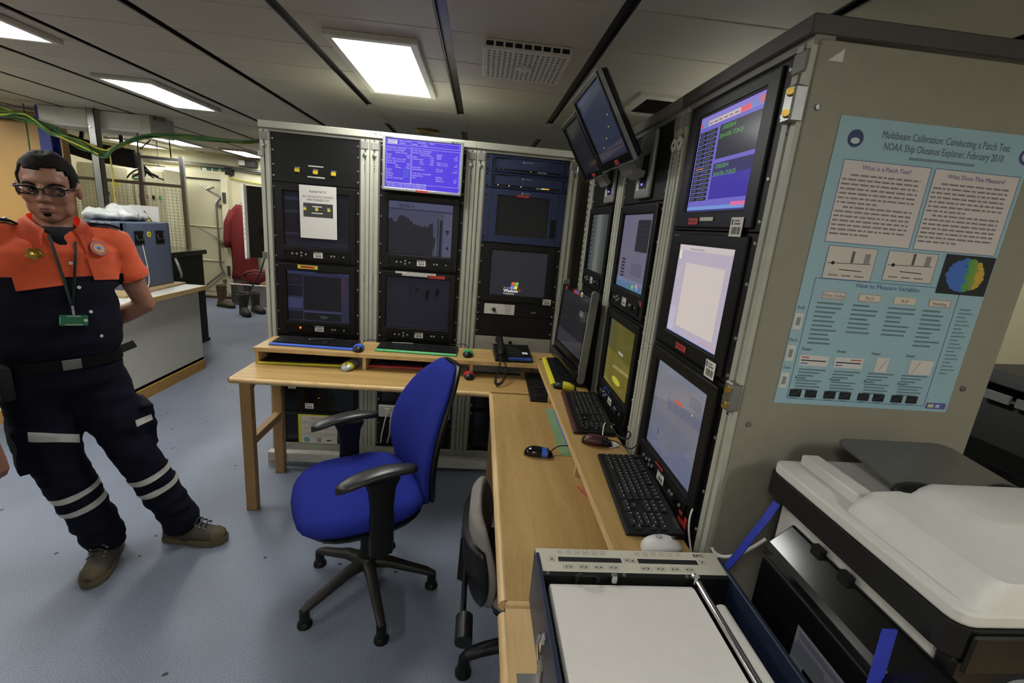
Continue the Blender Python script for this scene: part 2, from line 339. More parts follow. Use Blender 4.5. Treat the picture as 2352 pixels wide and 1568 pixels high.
ceiling_light(-3.05, -2.76, -.97, -.17, 'ceiling light panel over the left hand aisle')  # extra unseen fixture, added to brighten the left side
ceiling_light(.545, .855, -3.9, -3.1, 'ceiling light panel near the wall behind the camera')  # added fixture behind the camera, gives the foreground more light
# ceiling vent
t = thing('ceiling_vent', 'white perforated square ceiling vent with a round centre cap', 'vent', (1.33, -.635, CH))
a, b = .176, .19
MB().box(-a, a, -b, b, -.036, 0).bevel(.003, 1).build('vent_box', M['whitep'], t)
for i in range(9):
    x = -a+.008+(2*a-.016)*(i+.5)/9; MB().box(x-.0145, x+.0145, -b-.0015, -b+.004, -.026, -.010).build('slot', M['black'], t)
h = MB()
for i in range(15):
    for j in range(13):
        x = -a*.86+2*a*.86*i/14; y = -b*.84+2*b*.84*j/12
        if x*x+y*y > .034**2: h.cyl((x, y, -.0368), (x, y, -.0355), .0055, n=6)
tag(h.build('holes', M['dgrey'], t), kind='stuff')
MB().lathe([(.034, -.036), (.036, -.041), (.03, -.044), (.0, -.045)], n=24).build('centre_cap', M['whitep'], t, True)
# recessed downlight
t = thing('downlight', 'round brass downlight in the ceiling behind the racks', 'light', (.705, 1.28, CH))
MB().lathe([(.055, -.002), (.075, -.002), (.095, -.006), (.098, -.012), (.075, -.02), (.058, -.012)], n=28).build('brass_ring', M['brass'], t, True)
MB().lathe([(.0, -.006), (.055, -.006), (.055, -.010), (.0, -.010)], n=24).build('lens', emis('downlight_lens', (255, 236, 200), 14), t)
# open square diffuser above the right hand racks
p0 = onZ(1430, 240, CH); p1 = onZ(1560, 250, CH); 
t = thing('ceiling_diffuser', 'square ceiling air outlet with a dark louvred core above the racks', 'vent', (p1.x-.05, p0.y-.06, CH))
MB().frame(-.24, .24, -.2, .2, -.19, .19, -.15, .15, 0, .016).xf(Matrix.Rotation(-PI/2, 4, 'X')).build('frame', M['whitep'], t)
MB().box(-.19, .19, -.15, .15, -.004, -.001).build('core', M['black'], t)
for i in range(9): MB().box(-.19, .19, -.15+.033*i+.006, -.15+.033*i+.012, -.014, -.002, Matrix.Identity(4)).build('louvre', M['gapt'], t)

# far wall: trim, door with lever linkage
struct('baseboard_back', MB().box(XL, XR, YB-.03, YB, 0, .10).bevel(.004, 1), W['trim'])
def fw(u, v, y=5.15): return onY(u, v, y)
dl, dr = fw(402, 683).x-.02, fw(530, 690).x; dz = 1.9
t = thing('door_1', 'cream steel ship door with ribs and a grey lever linkage', 'door', ((dl+dr)/2, YB, 0)); t['kind'] = 'structure'; del t['category']
w2 = (dr-dl)/2
MB().frame(-w2-.1, w2+.1, .04, dz+.12, -w2, w2, .10, dz, -.09, 0).build('door_frame', M['cream'], t)
MB().box(-w2+.012, w2-.012, -.06, -.02, .11, dz-.012).bevel(.004, 1).build('door_leaf', M['cream'], t)
for z in (.62, 1.16): MB().prism([(-.06, z-.012), (-.085, z), (-.06, z+.012)], 'X', -w2+.12, w2-.06).build('rib', M['cream'], t)
MB().box(-w2+.005, w2-.005, -.085, -.06, dz-.015, dz-.002).build('seal', M['black'], t)
lv = [(w2-.28, -.1, dz-.13), (w2-.02, -.1, dz-.26), (w2-.10, -.1, dz-.38), (w2-.10, -.1, .55), (w2-.06, -.1, .45), (w2-.40, -.1, .16)]
rod = MB()
for a_, b_ in zip(lv, lv[1:]): rod.tube([a_, b_], .014, 8)
rod.tube([(w2-.1, -.1, .98), (w2-.42, -.14, 1.16)], .011, 8).tube([(w2-.1, -.1, .98), (w2+.06, -.1, .9)], .013, 8).tube([(w2-.06, -.1, .45), (w2+.06, -.1, .36)], .013, 8).tube([(w2-.02, -.1, dz-.26), (w2+.05, -.1, dz-.40)], .013, 8)
rod.build('lever_linkage', M['zinc'], t, True)
for z in (.3, .9, 1.5): MB().cyl((w2-.06, -.06, z), (w2-.06, -.1, z), .028, n=12).build('pivot', M['zinc'], t)
MB().tube([(w2-.32, -.1, dz-.10), (w2-.22, -.12, dz-.16), (w2-.12, -.1, dz-.12)], .016, 8).build('closer', M['zinc'], t, True)
MB().box(w2+.0, w2+.1, -.13, -.085, .1, dz).build('hinge_column', M['cream'], t)
for z in (.4, .95, 1.55): MB().box(w2+.03, w2+.07, -.16, -.12, z, z+.16).build('hinge', M['dgrey'], t)
# exit sign
p = fw(485, 392); t = thing('exit_sign', 'green emergency exit sign with arrow and running figure above the door', 'sign', (p.x, YB-.004, p.z))
MB().box(-.17, .17, -.016, 0, -.055, .055).build('sign_board', mat('sign_green', (34, 92, 58), .4), t)
pr = PR(); c = (210, 214, 196); pr.rect(-.15, -.035, -.085, .04, c, 1); pr.rect(-.005, -.005, .01, .045, c, 1); pr.poly([(-.03, -.005), (.0025, -.045), (.035, -.005)], c, 1)
pr.disc(.118, .036, .011, c, 1).line([(.115, .022), (.1, -.005), (.12, -.02), (.1, -.042)], .012, c).line([(.1, -.005), (.085, -.025), (.065, -.022)], .011, c).line([(.135, .0), (.122, .018), (.09, .012), (.085, -.004)], .009, c)
pr.mesh('pictogram', (0, -.018, 0), (1, 0, 0), (0, 0, 1), PM, t)
p = fw(527, 393); tag(MB().box(p.x-.05, p.x+.05, YB-.1, YB-.002, p.z-.06, p.z+.05).bevel(.006, 1).build('alarm_box', M['black']), 'small black alarm box beside the green exit sign', 'box')
p = fw(570, 376); t = thing('bulkhead_lamp', 'small dark emergency lamp box high on the far wall', 'lamp', (p.x, YB, p.z))
MB().box(-.13, .13, -.1, 0, -.05, .05).bevel(.01, 1).build('housing', M['dgrey'], t); MB().box(-.12, -.03, -.112, -.1, -.035, .04).build('lens', M['whitep'], t)
# pipe along the far wall
tag(MB().tube([(XL+.1, YB-.06, 2.10), (-2.9, YB-.06, 2.10), (-2.3, YB-.06, 2.06), (-.5, YB-.06, 2.05)], .028, 8).build('conduit_pipe', M['zinc'], None, True), 'long grey conduit pipe running high along the far wall', 'pipe')
tag(MB().tube([onY(520, 406, YB-.03), onY(560, 416, YB-.03), onY(610, 424, YB-.03), onY(680, 432, YB-.03)], .008, 6).build('wall_cable', M['ycab'], None, True), 'yellow cable clipped to the far wall beside the door', 'cable')
# ================================================================== equipment racks
U = .04445; PW = .4826; XBF = 1.824; ZT = 1.985
_sc = MB().lathe([(.0001, 0), (.006, 0), (.006, -.002), (.004, -.0045), (.0001, -.005)], n=10, axis='Y').mesh('screw', True); _sc.materials.append(M['zinc'])
_scd = _sc.copy(); _scd.materials.clear(); _scd.materials.append(M['black'])
def screw(t, x, z, y=-.003, dark=False): return link('screw', _scd if dark else _sc, t, (x, y, z))
def rack(loc, rz, label, group, cap='rack', ends=(False, False)):
    t = thing('rack_cabinet', label, 'rack', loc, rz, group); g = M['rack']; e = .0587
    for s in (0, 1):
        def X(a, b): return (a, b) if s == 0 else (.6-b, .6-a)
        post = MB()
        for a, b, y in ((.002, .020, -.012), (.020, .030, -.002), (.030, .049, -.012)): x0, x1 = X(a, b); post.box(x0, x1, y, .05, .10, ZT)
        post.build('front_post', g, t)
        x0, x1 = X(.0495, .0575); MB().box(x0, x1, -.006, .03, .10, ZT).build('mounting_rail', M['zinc'], t)
        x0, x1 = X(.002, .05); MB().box(x0, x1, .55, .598, .10, ZT).build('rear_post', g, t)
        x0, x1 = X(.006, .052); MB().box(x0, x1, -.016, .02, ZT-.055, ZT-.012).bevel(.004, 1).build('corner_block', M['racktop'], t)
        cx = (X(.012, .03)[0]+X(.012, .03)[1])/2+.006*(1 if s == 0 else -1)
        MB().lathe([(.0001, -.012), (.012, -.012), (.012, -.016), (.006, -.018), (.0001, -.018)], (cx, 0, ZT-.085), 12, 'Y').build('corner_bolt', M['zinc'], t, True)
        for k in range(3): MB().cyl((cx, -.0125, ZT-.14-.014*k), (cx, -.0118, ZT-.14-.014*k), .003, n=8).build('post_hole', M['black'], t)
        for k in range(3): MB().cyl((cx, -.0125, 1.22-.014*k), (cx, -.0118, 1.22-.014*k), .003, n=8).build('post_hole', M['black'], t)
    MB().box(.0, .6, -.022, .6, ZT+.008, ZT+.045).bevel(.003, 1).build('top_cap', M[cap], t)
    MB().box(.0, .6, -.010, .03, ZT-.008, ZT+.008).build('top_rail', M['racktop'], t)
    MB().box(.0, .6, -.012, .05, .055, .10).build('bottom_rail', g, t)
    MB().box(.002, .598, .02, .598, .02, .055).build('base_plinth', M['sidedark'], t)
    MB().box(.05, .55, .03, .045, .10, ZT-.01).build('inner_back', M['black'], t)
    for s, on in zip((0, 1), ends):
        if on: MB().box(-.004 if s == 0 else .596, .004 if s == 0 else .604, .0, .6, .05, ZT).bevel(.002, 1).build('side_panel', M['side'], t)
    for x in (.04, .56):
        for y in (.06, .54): MB().cyl((x, y, 0), (x, y, .03), .022, n=10).build('foot', M['zinc'], t)
    return t
GA = 'equipment racks along the back'; GB = 'equipment racks along the right'
ra = [rack((.6*i-.0587, 0, 0), 0, l, GA, 'rack', (i == 0, i == 2)) for i, l in enumerate(('grey equipment rack holding the two dark monitors with the taped paper notice', 'grey equipment rack with the bright purple satellite data screen mounted on it', 'grey equipment rack holding the blue units behind the telephone'))]
rb = [rack((XBF, y+.0587, 0), -PI/2, l, GB, 'sidedark' if i == 2 else 'racktop', (i == 0, i == 2)) for i, (y, l) in enumerate(((-.129, 'grey equipment rack in the corner behind the widescreen computer on the shelf'), (-.729, 'grey equipment rack carrying an arm-mounted tilted monitor above two framed monitors'), (-1.329, 'grey equipment rack with the blue poster on its beige end panel')))]
# hinge clips on the outer posts
for z in (1.86, 1.30):
    for xx, tt in ((-.006, ra[0]),): MB().box(xx, xx+.022, -.024, .004, z-.018, z+.018).bevel(.003, 1).build('hinge', M['zinc'], tt)
for z in (1.93, 1.28): MB().box(.588, .612, -.026, .004, z-.02, z+.02).bevel(.003, 1).build('hinge', M['zinc'], ra[2])
for z in (1.87, 1.24): 
    MB().box(.566, .600, -.03, .0, z-.035, z+.035).bevel(.004, 1).build('hinge', M['zinc'], rb[2])
    for d in (-.02, .02): MB().cyl((.585, -.028, z+d), (.600, -.04, z+d), .007, n=10).build('hinge_pin', M['brass'], rb[2])
for tt, xx in ((rb[2], .575), (rb[2], .022), (rb[1], .578)):
    MB().lathe([(.009, -.014), (.021, -.014), (.021, -.019), (.013, -.021), (.009, -.018)], (xx, 0, ZT-.10), 18, 'Y').build('latch_ring', M['white'], tt, True)
    MB().lathe([(.0001, -.012), (.009, -.012), (.005, -.02), (.0001, -.02)], (xx, 0, ZT-.10), 12, 'Y').build('latch_key', M['brass'], tt, True)
for z in (.90, 1.10, 1.62, 1.76): pass
# base beam in front of the racks, on small feet
t = thing('base_beam', 'long white steel base beam on feet under the back racks', 'beam', (.8, -.115, 0))
MB().box(-.84, .92, -.02, .03, .035, .095).bevel(.003, 1).build('channel', M['whitep'], t)
for x in (-.82, .0, .88): MB().box(x-.02, x+.02, -.015, .025, 0, .036).build('foot', M['whitep'], t)
t = thing('floor_cables', 'black cables lying loose under the back racks', 'cable', (.95, .02, 0))
for k in range(4):
    MB().tube([(-.7+.3*i, .03+.03*math.sin(i*1.3+k), .012+.004*k+.02*(i % 2)) for i in range(8)], .006, 6).build('cable', M['blackc'], t, True)

# ---------------------------------------------------------------- rack mounted units
def redlabel(pr, u, v, w=.055, h=.014, txt='\u25a0 MONITOR 1'):
    pr.rect(u, v, u+w, v+h, (186, 58, 52), 3); pr.rect(u+w*.06, v+h*.3, u+w*.14, v+h*.75, (30, 14, 14), 4); pr.text('MONITOR 1', u+w*.2, v+h*.22, h*.72, (36, 14, 14), 4, maxw=w*.72)
def controls(t, w, y=-.0258, z=.045, barcode=True, led=None):
    MB().frame(.055, w-.05, z-.024, z+.024, .06, w-.055, z-.019, z+.019, y, y+.006).build('control_frame', M['plast'], t)
    bs = [(.105, z), (.131, z), (.157, z+.009), (.157, z-.009), (.182, z), (w-.155, z), (w-.138, z)] if led is None else [(w-.155, z), (w-.138, z)]
    for x, zz in bs: MB().lathe([(.0001, 0), (.006, 0), (.0055, -.004), (.0001, -.0045)], (x, y+.004, zz), 10, 'Y').build('button', M['silver'], t, True)
    MB().lathe([(.0001, 0), (.005, 0), (.005, -.004), (.0001, -.004)], (w-.085, y+.004, z), 10, 'Y').build('power_button', M['silver'], t, True)
    MB().box(w-.118, w-.106, y-.006, y+.004, z-.012, z+.004).build('lock', M['black'], t)
    if led: MB().box(.135, .145, y-.001, y+.004, z-.004, z+.008).build('indicator_lamp', emis('amber_led', (255, 130, 40), .6), t)
    if barcode: PR().barcode(0, 0, .052, .036).mesh('barcode_label', (.225, y+.0046, z-.016), (1, 0, 0), (0, 0, 1), PM, t)
def screen_mat(e, rough=.22): return printmat('screen_%g_%g' % (e, rough), e, rough, .18 if rough > .11 else .45)
def rack_monitor(loc, rz, h, label, paint, sr, ctl=True, led=None, e=1, rough=.2, group='rack monitors', barcode=True, flat=False):
    t = thing('rack_monitor', label, 'monitor', loc, rz, group); x0, x1, z0, z1 = sr; h = h-.003
    MB().frame(0, PW, 0, h, x0-.012, x1+.012, z0-.012, z1+.012, -.004, .02).build('mounting_plate', M['black'], t)
    if not flat: MB().frame(.02, PW-.02, .008, h-.008, x0, x1, z0, z1, -.020, -.003).bevel(.004, 2).build('bezel', M['plast'], t)
    else: MB().frame(.012, PW-.03, .006, h-.006, x0, x1, z0, z1, -.012, -.003).bevel(.003, 1).build('bezel', M['plast'], t)
    MB().frame(x0-.002, x1+.002, z0-.002, z1+.002, x0+.003, x1-.003, z0+.003, z1-.003, -.010, .0).build('inner_lip', M['black'], t)
    pr = PR(); W_, H_ = x1-x0, z1-z0; paint(pr, W_, H_); pr.mesh('screen', (x0, -.0045, z0), (1, 0, 0), (0, 0, 1), screen_mat(e, rough), t)
    if ctl: controls(t, PW, z=min(.047, z0-.03), led=led, barcode=barcode)
    for x in (.008, PW-.008):
        for z in (h*.06, h*.32, h*.68, h*.94): screw(t, x, z, -.004)
    return t
def stick(t, fn, loc, y): pr = PR(); fn(pr); return pr.mesh('label_sticker', (loc[0], y, loc[1]), (1, 0, 0), (0, 0, 1), PM, t)

def scr_dark1(p, w, h):
    p.rect(0, 0, w, h, (21, 21, 27)); 
    for z0, z1 in ((.84, .9), (.62, .66), (.22, .26)): p.rect(0, h*z0, w*.24, h*z1, (34, 35, 50), 1)
    p.rect(0, 0, w, h*.12, (25, 26, 36), 1); p.rect(w*.8, h*.25, w*.95, h*.85, (16, 16, 22), 1); p.rect(w*.02, h*.28, w*.22, h*.58, (17, 17, 20), 1)
def scr_dark2(p, w, h):
    p.rect(0, 0, w, h, (36, 37, 58)); p.rect(0, h*.94, w, h, (44, 46, 76), 1); p.rect(w*.26, h*.24, w*.86, h*.9, (17, 17, 22), 1); p.rect(0, h*.72, w*.24, h*.92, (22, 22, 30), 1); p.rect(0, h*.5, w*.24, h*.7, (17, 17, 22), 1)
    p.rect(w*.01, h*.26, w*.24, h*.46, (50, 52, 82), 1); p.rect(0, h*.03, w*.24, h*.2, (18, 18, 24), 1); p.rect(w*.26, h*.03, w*.86, h*.18, (16, 17, 21), 1); p.rect(w*.45, h*.96, w*.8, h*.99, (24, 24, 34), 2)
    p.disc(w*.58, h*.1, w*.07, (40, 52, 56), 2, r2=h*.03); p.rect(w*.26, h*.19, w*.86, h*.21, (56, 58, 92), 2)
    for k in range(5): p.rect(w*.88, h*(.84-.09*k), w*.93, h*(.89-.09*k), (66, 36, 46), 2)
    p.rect(w*.09, h*.78, w*.12, h*.86, (44, 24, 28), 2); p.rect(w*.14, h*.78, w*.16, h*.86, (30, 34, 60), 2)
def scr_depth(p, w, h):
    p.rect(0, 0, w, h, (62, 62, 84)); p.rect(0, h*.86, w, h, (72, 73, 100), 1); p.rect(0, h*.84, w, h*.865, (44, 45, 66), 2); p.text('188.82 m', w*.14, h*.885, h*.085, (22, 22, 34), 2, maxw=w*.37)
    r = random.Random(3); base = [(0, 0)]; n = 46
    for i in range(n+1):
        x = i/n*.74; y = .62+.10*math.sin(x*9)-.12*math.exp(-((x-.12)/.05)**2)+.05*r.random()-(0 if x < .7 else .3); base.append((x*w, h*max(.12, y)))
    base.append((w*.74, 0)); b = PR()
    for a, c in zip(base[1:-1], base[2:-1]): p.poly([(a[0], 0), (c[0], 0), (c[0], c[1]), (a[0], a[1])], (26, 26, 34), 1)
    p.rect(w*.76, 0, w*.785, h*.72, (40, 40, 50), 1); p.rect(w*.80, 0, w*.84, h*.7, (22, 22, 28), 1); p.rect(w*.86, 0, w, h*.82, (74, 74, 98), 1)
    p.disc(w*.92, h*.50, w*.035, (24, 24, 32), 2, r2=h*.02); p.poly([(w*.9, h*.47), (w*.92, h*.42), (w*.95, h*.47)], (24, 24, 32), 2); p.disc(w*.93, h*.18, w*.02, (24, 24, 32), 2, r2=h*.03)
    for k in range(6): p.rect(w*(.7+.012*k), 0, w*(.705+.012*k), h*(.12+.05*k), (82, 84, 92), 2)
def scr_dark3(p, w, h):
    p.rect(0, 0, w, h, (23, 23, 33)); p.rect(w*.02, h*.02, w*.98, h*.04, (30, 30, 44), 1)
    r = random.Random(5)
    for k in range(14): x = .35+.45*r.random(); p.rect(w*x, h*(.55+.2*r.random()), w*(x+.05), h*(.74+.1*r.random()), (17, 17, 25), 1)
def scr_xp(p, w, h):
    p.rect(0, 0, w, h, (38, 38, 44)); cx, cy, s = w*.45, h*.235, w*.06
    for i, (dx, dy, c) in enumerate(((-1, 0, (226, 92, 62)), (0, 0, (120, 190, 84)), (-1, -1, (98, 140, 226)), (0, -1, (238, 208, 92)))):
        x = cx+dx*s*1.08+(dy*s*.22); y = cy+dy*s*1.12
        p.poly([(x, y), (x+s*.5, y+s*.12), (x+s, y), (x+s*1.22, y+s*.98), (x+s*.72, y+s*1.1), (x+s*.22, y+s*.98)], c, 2)
    p.text('Microsoft', w*.26, h*.17, h*.038, (190, 190, 190), 2); p.text('Windows', w*.26, h*.085, h*.1, (235, 235, 235), 2, bold=.02, maxw=w*.26); p.text('xp', w*.53, h*.125, h*.05, (226, 110, 70), 2); p.text('Professional', w*.26, h*.035, h*.05, (225, 225, 225), 2, maxw=w*.2)
def scr_off(c):
    def f(p, w, h): p.rect(0, 0, w, h, c)
    return f
def scr_log(p, w, h):
    p.rect(0, 0, w, h, (108, 100, 188)); p.rect(0, h*.95, w, h, (136, 120, 200), 1); p.rect(0, h*.88, w, h*.95, (122, 130, 190), 1); p.rect(w*.16, h*.885, w*.8, h*.935, (196, 178, 178), 2); p.rect(w*.66, h*.885, w*.8, h*.935, (220, 92, 112), 3); p.rect(w*.03, h*.89, w*.06, h*.93, (206, 70, 90), 3); p.rect(w*.9, h*.9, w*.98, h*.96, (190, 110, 130), 3)
    for k in range(6): p.rect(w*(.18+.08*k), h*.9, w*(.235+.08*k), h*.912, (110, 90, 120), 4)
    for k in range(16):
        z = h*(.80-.045*k); p.rect(w*.03, z, w*.34, z+h*.036, (34, 36, 42), 1); p.rect(w*.05, z+h*.012, w*.12, z+h*.024, (78, 96, 74), 2); p.rect(w*.21, z+h*.012, w*.30, z+h*.024, (78, 96, 74), 2); p.rect(w*.18, z, w*.187, z+h*.036, (118, 110, 190), 2)
    p.rect(w*.06, h*.455, w*.2, h*.462, (230, 150, 60), 3)
    p.rect(w*.38, h*.52, w*.99, h*.845, (46, 46, 58), 1); p.rect(w*.38, h*.13, w*.99, h*.48, (62, 52, 150), 1); p.rect(w*.38, h*.36, w*.99, h*.48, (52, 48, 92), 2)
    for z in (.79, .425): p.text('17/03/2014', w*.41, h*z, h*.058, (104, 178, 78), 3, maxw=w*.27); p.text('2014 076 17:24:25', w*.40, h*(z-.075), h*.058, (104, 178, 78), 3, maxw=w*.46)
    p.rect(0, h*.03, w, h*.065, (112, 146, 206), 1); p.rect(w*.76, h*.055, w*.99, h*.09, (214, 110, 150), 2); p.rect(0, 0, w, h*.03, (66, 60, 120), 1)
def scr_plot(p, w, h):
    p.rect(0, 0, w, h, (176, 166, 182)); p.rect(0, h*.93, w, h, (194, 184, 182), 1); p.rect(0, h*.965, w, h*.985, (196, 186, 190), 2); p.rect(w*.19, h*.1, w*.88, h*.8, (200, 188, 182), 1); p.rect(0, h*.0, w*.14, h*.3, (182, 176, 196), 1); p.rect(0, h*.0, w, h*.022, (150, 160, 215), 2)
    p.rect(w*.03, h*.83, w*.07, h*.93, (228, 216, 200), 2); c = (196, 180, 176)
    for k in range(5): p.rect(w*.02, h*(.62+.03*k), w*.1, h*(.626+.03*k), c, 2); p.rect(w*(.2+.17*k), h*.815, w*(.235+.17*k), h*.82, c, 2)
    p.line([(w*.19, h*.47), (w*.88, h*.47)], .0008, c).line([(w*.52, h*.1), (w*.52, h*.8)], .0008, c).line([(w*(.5+.02*i), h*(.3+.46*(1-math.exp(-i/4)))) for i in range(18)], .0008, c)
    for k, cc in enumerate(((90, 120, 220), (120, 160, 220), (200, 90, 90))): p.rect(w*(.1+.08*k), h*.005, w*(.13+.08*k), h*.018, cc, 3)
    p.rect(w*.68, h*.045, w*.95, h*.052, (214, 130, 130), 2); p.rect(w*.24, h*.945, w*.5, h*.955, (150, 140, 150), 2)
def scr_chart(p, w, h):
    p.rect(0, 0, w, h, (104, 106, 120)); p.rect(0, h*.9, w, h, (112, 120, 134), 1); p.poly([(w*.0, h*.55), (w, h*.78), (w, h*.9), (0, h*.9)], (118, 118, 128), 1); p.poly([(0, h*.2), (w*.4, h*.1), (w*.75, h*.3), (w, h*.22), (w, 0), (0, 0)], (96, 100, 124), 1)
    p.poly([(w*.35, h*.55), (w, h*.62), (w, h*.72), (w*.3, h*.66)], (90, 96, 118), 1)
    for k in range(28): p.line([(0, h*(.9-.03*k)), (w, h*(.97-.03*k))], .0004, (94, 95, 108), 2)
    p.line([(w*.43, h*.3), (w*.43, h*.86)], .001, (150, 120, 120), 2).line([(w*.28, h*.44), (w*.28, h*.86)], .0012, (96, 150, 110), 2).line([(w*.7, h*.35), (w*.7, h*.86)], .0006, (126, 122, 130), 2)
    p.poly([(w*.45, h*.68), (w*.6, h*.685), (w*.6, h*.715), (w*.45, h*.71)], (196, 78, 52), 3); p.disc(w*.78, h*.70, w*.008, (255, 190, 90), 3)
    for k in range(3): p.rect(w*.93, h*(.76-.045*k), w*.98, h*(.785-.045*k), (70, 80, 180), 3)
    p.rect(w*.27, h*.52, w*.30, h*.53, (180, 60, 60), 3); p.rect(w*.22, h*.2, w*.24, h*.26, (52, 64, 130), 3)
    for k in range(6): p.rect(w*(.7), h*(.86-.02*k), w*.9, h*(.866-.02*k), (82, 84, 100), 3)
def scr_desktop(p, w, h):
    p.rect(0, 0, w, h, (102, 99, 118)); p.rect(0, 0, w, h*.09, (84, 112, 142), 1); p.rect(0, h*.09, w, h*.14, (104, 116, 146), 1); p.rect(w*.5, h*.52, w*.88, h*.92, (40, 40, 46), 1)
    for k in range(4): p.rect(w*.9, h*(.84-.05*k), w*.95, h*(.87-.05*k), (34, 34, 40), 2)
    for k in range(6): p.rect(w*.12, h*(.38-.045*k), w*.24, h*(.405-.045*k), (40, 40, 48), 2)
    for k in range(8): p.rect(w*.04, h*(.95-.045*k), w*.3, h*(.957-.045*k), (96, 92, 118), 2); p.rect(w*.46, h*(.35-.02*k), w*.8, h*(.357-.02*k), (70, 68, 86), 2)
    for k in range(5): p.line([(w*.52, h*(.86-.06*k)), (w*.86, h*(.87-.06*k))], .0006, (72, 72, 76), 3)
    for x, c in ((.60, (90, 190, 110)), (.72, (226, 120, 90)), (.74, (110, 130, 220))): p.disc(w*x, h*(.06 if c[0] != 226 else .085), w*.04, c, 3, r2=h*.028)
def scr_olive(p, w, h):
    p.rect(0, 0, w, h, (84, 78, 30)); p.poly([(0, h*.55), (w, h*.5), (w, 0), (0, 0)], (98, 90, 34), 1); p.poly([(0, h*.1), (w*.5, h*.0), (w*.2, 0), (0, 0)], (120, 112, 54), 1); p.rect(0, 0, w*.16, h, (78, 76, 58), 1); p.rect(w*.45, h*.56, w*.62, h*.60, (150, 150, 140), 2); p.poly([(w*.3, h*.35), (w, h*.42), (w, h*.38), (w*.3, h*.30)], (132, 120, 80), 2)
    p.disc(w*.5, h*.16, w*.16, (172, 168, 50), 2, r2=h*.05)
def scr_stripes(p, w, h):
    p.rect(0, 0, w, h, (74, 78, 76)); p.rect(w*.3, 0, w*.55, h, (98, 102, 98), 1); p.rect(w*.7, 0, w*.85, h, (58, 62, 60), 1)
    for k in range(12): p.rect(w*.02, h*(.03+.08*k), w*.14, h*(.07+.08*k), (34, 54, 60), 2)

# --- rack 1
def onA(i, z): return (.6*i, 0, z)
t = thing('rack_unit', 'black rack panel with three lit yellow switches at the top of the rack', 'rack unit', onA(0, ZT-6*U)); h = 6*U-.003
MB().box(0, PW, -.004, .02, 0, h).bevel(.001, 1).build('plate', M['black'], t)
for x, z in ((.14, .066), (.24, .062), (.34, .062)):
    MB().box(x-.012, x+.012, -.018, -.004, z-.008, z+.010).bevel(.002, 1).build('switch', emis('yellow_switch', (206, 176, 36), .10), t)
    stick(t, lambda p: (p.rect(-.014, 0, .014, .008, (120, 120, 116), 1)), (x, z+.012), -.0042)
stick(t, lambda p: p.rect(-.042, 0, .042, .006, (205, 203, 195), 1), (.242, .094), -.0042); stick(t, lambda p: p.rect(-.048, 0, .048, .007, (205, 203, 195), 1), (.242, .035), -.0042)
for x in (.008, PW-.008):
    for z in (.03, .09, .165, .225): screw(t, x, z)
rack_monitor(onA(0, ZT-16*U), 0, 10*U, 'dark rack monitor with a white paper notice taped over its screen', scr_dark1, (.058, .427, .088, .398))
m = rack_monitor(onA(0, ZT-26*U), 0, 10*U, 'dark rack monitor showing dim blue windows, above the blue-edged keyboard', scr_dark2, (.062, .428, .086, .394), led=True)
stick(m, lambda p: (p.rect(-.058, 0, .058, .022, (196, 190, 60), 1), redlabel(p, -.04, .005, .08, .012)), (.19, .407), -.0215)
# paper notice
t = thing('paper_notice', 'white A4 notice about acoustic systems turned off, taped on a rack monitor', 'notice', (.0, -.024, 0))
cs = [onY(686, 424, -.024), onY(771, 431, -.024), onY(768, 551, -.024), onY(692, 545, -.024)]
Uo = (Vector((cs[1].x-cs[0].x, 0, cs[1].z-cs[0].z))).normalized(); Wn = .206; Hn = .293; Vo = Vector((-Uo.z, 0, Uo.x)); O = Vector((cs[3].x-.003, -.024, cs[3].z)) 
bx = MB(); bx.box(0, Wn, 0, .0006, 0, Hn, Matrix.Translation((O.x, 0, O.z)) @ Matrix.Rotation(-math.atan2(Uo.z, Uo.x), 4, 'Y')).build('sheet', M['paper'], t)
p = PR(); p.text('PLEASE NOTE', Wn*.5, Hn*.87, .0155, (60, 60, 60), 1, 'c'); p.text('ALL ACOUSTIC SYSTEMS', Wn*.5, Hn*.775, .0155, (60, 60, 60), 1, 'c', maxw=Wn*.85); p.text('ARE TURNED OFF', Wn*.5, Hn*.715, .0155, (60, 60, 60), 1, 'c', maxw=Wn*.6)
p.rect(Wn*.1, Hn*.41, Wn*.9, Hn*.67, (56, 56, 56), 1)
for k, x in enumerate((.14, .46, .79)): p.rect(Wn*(x-.04), Hn*.53, Wn*(x+.04), Hn*.575, (222, 204, 50), 3); p.rect(Wn*(x-.05), Hn*.575, Wn*(x+.03), Hn*.6, (150, 150, 146), 2)
p.rect(Wn*.34, Hn*.6, Wn*.6, Hn*.617, (220, 220, 216), 2); p.rect(Wn*.32, Hn*.475, Wn*.62, Hn*.493, (220, 220, 216), 2)
p.mesh('notice_print', (O.x, -.0004, O.z), Uo, Vo, PM, t)
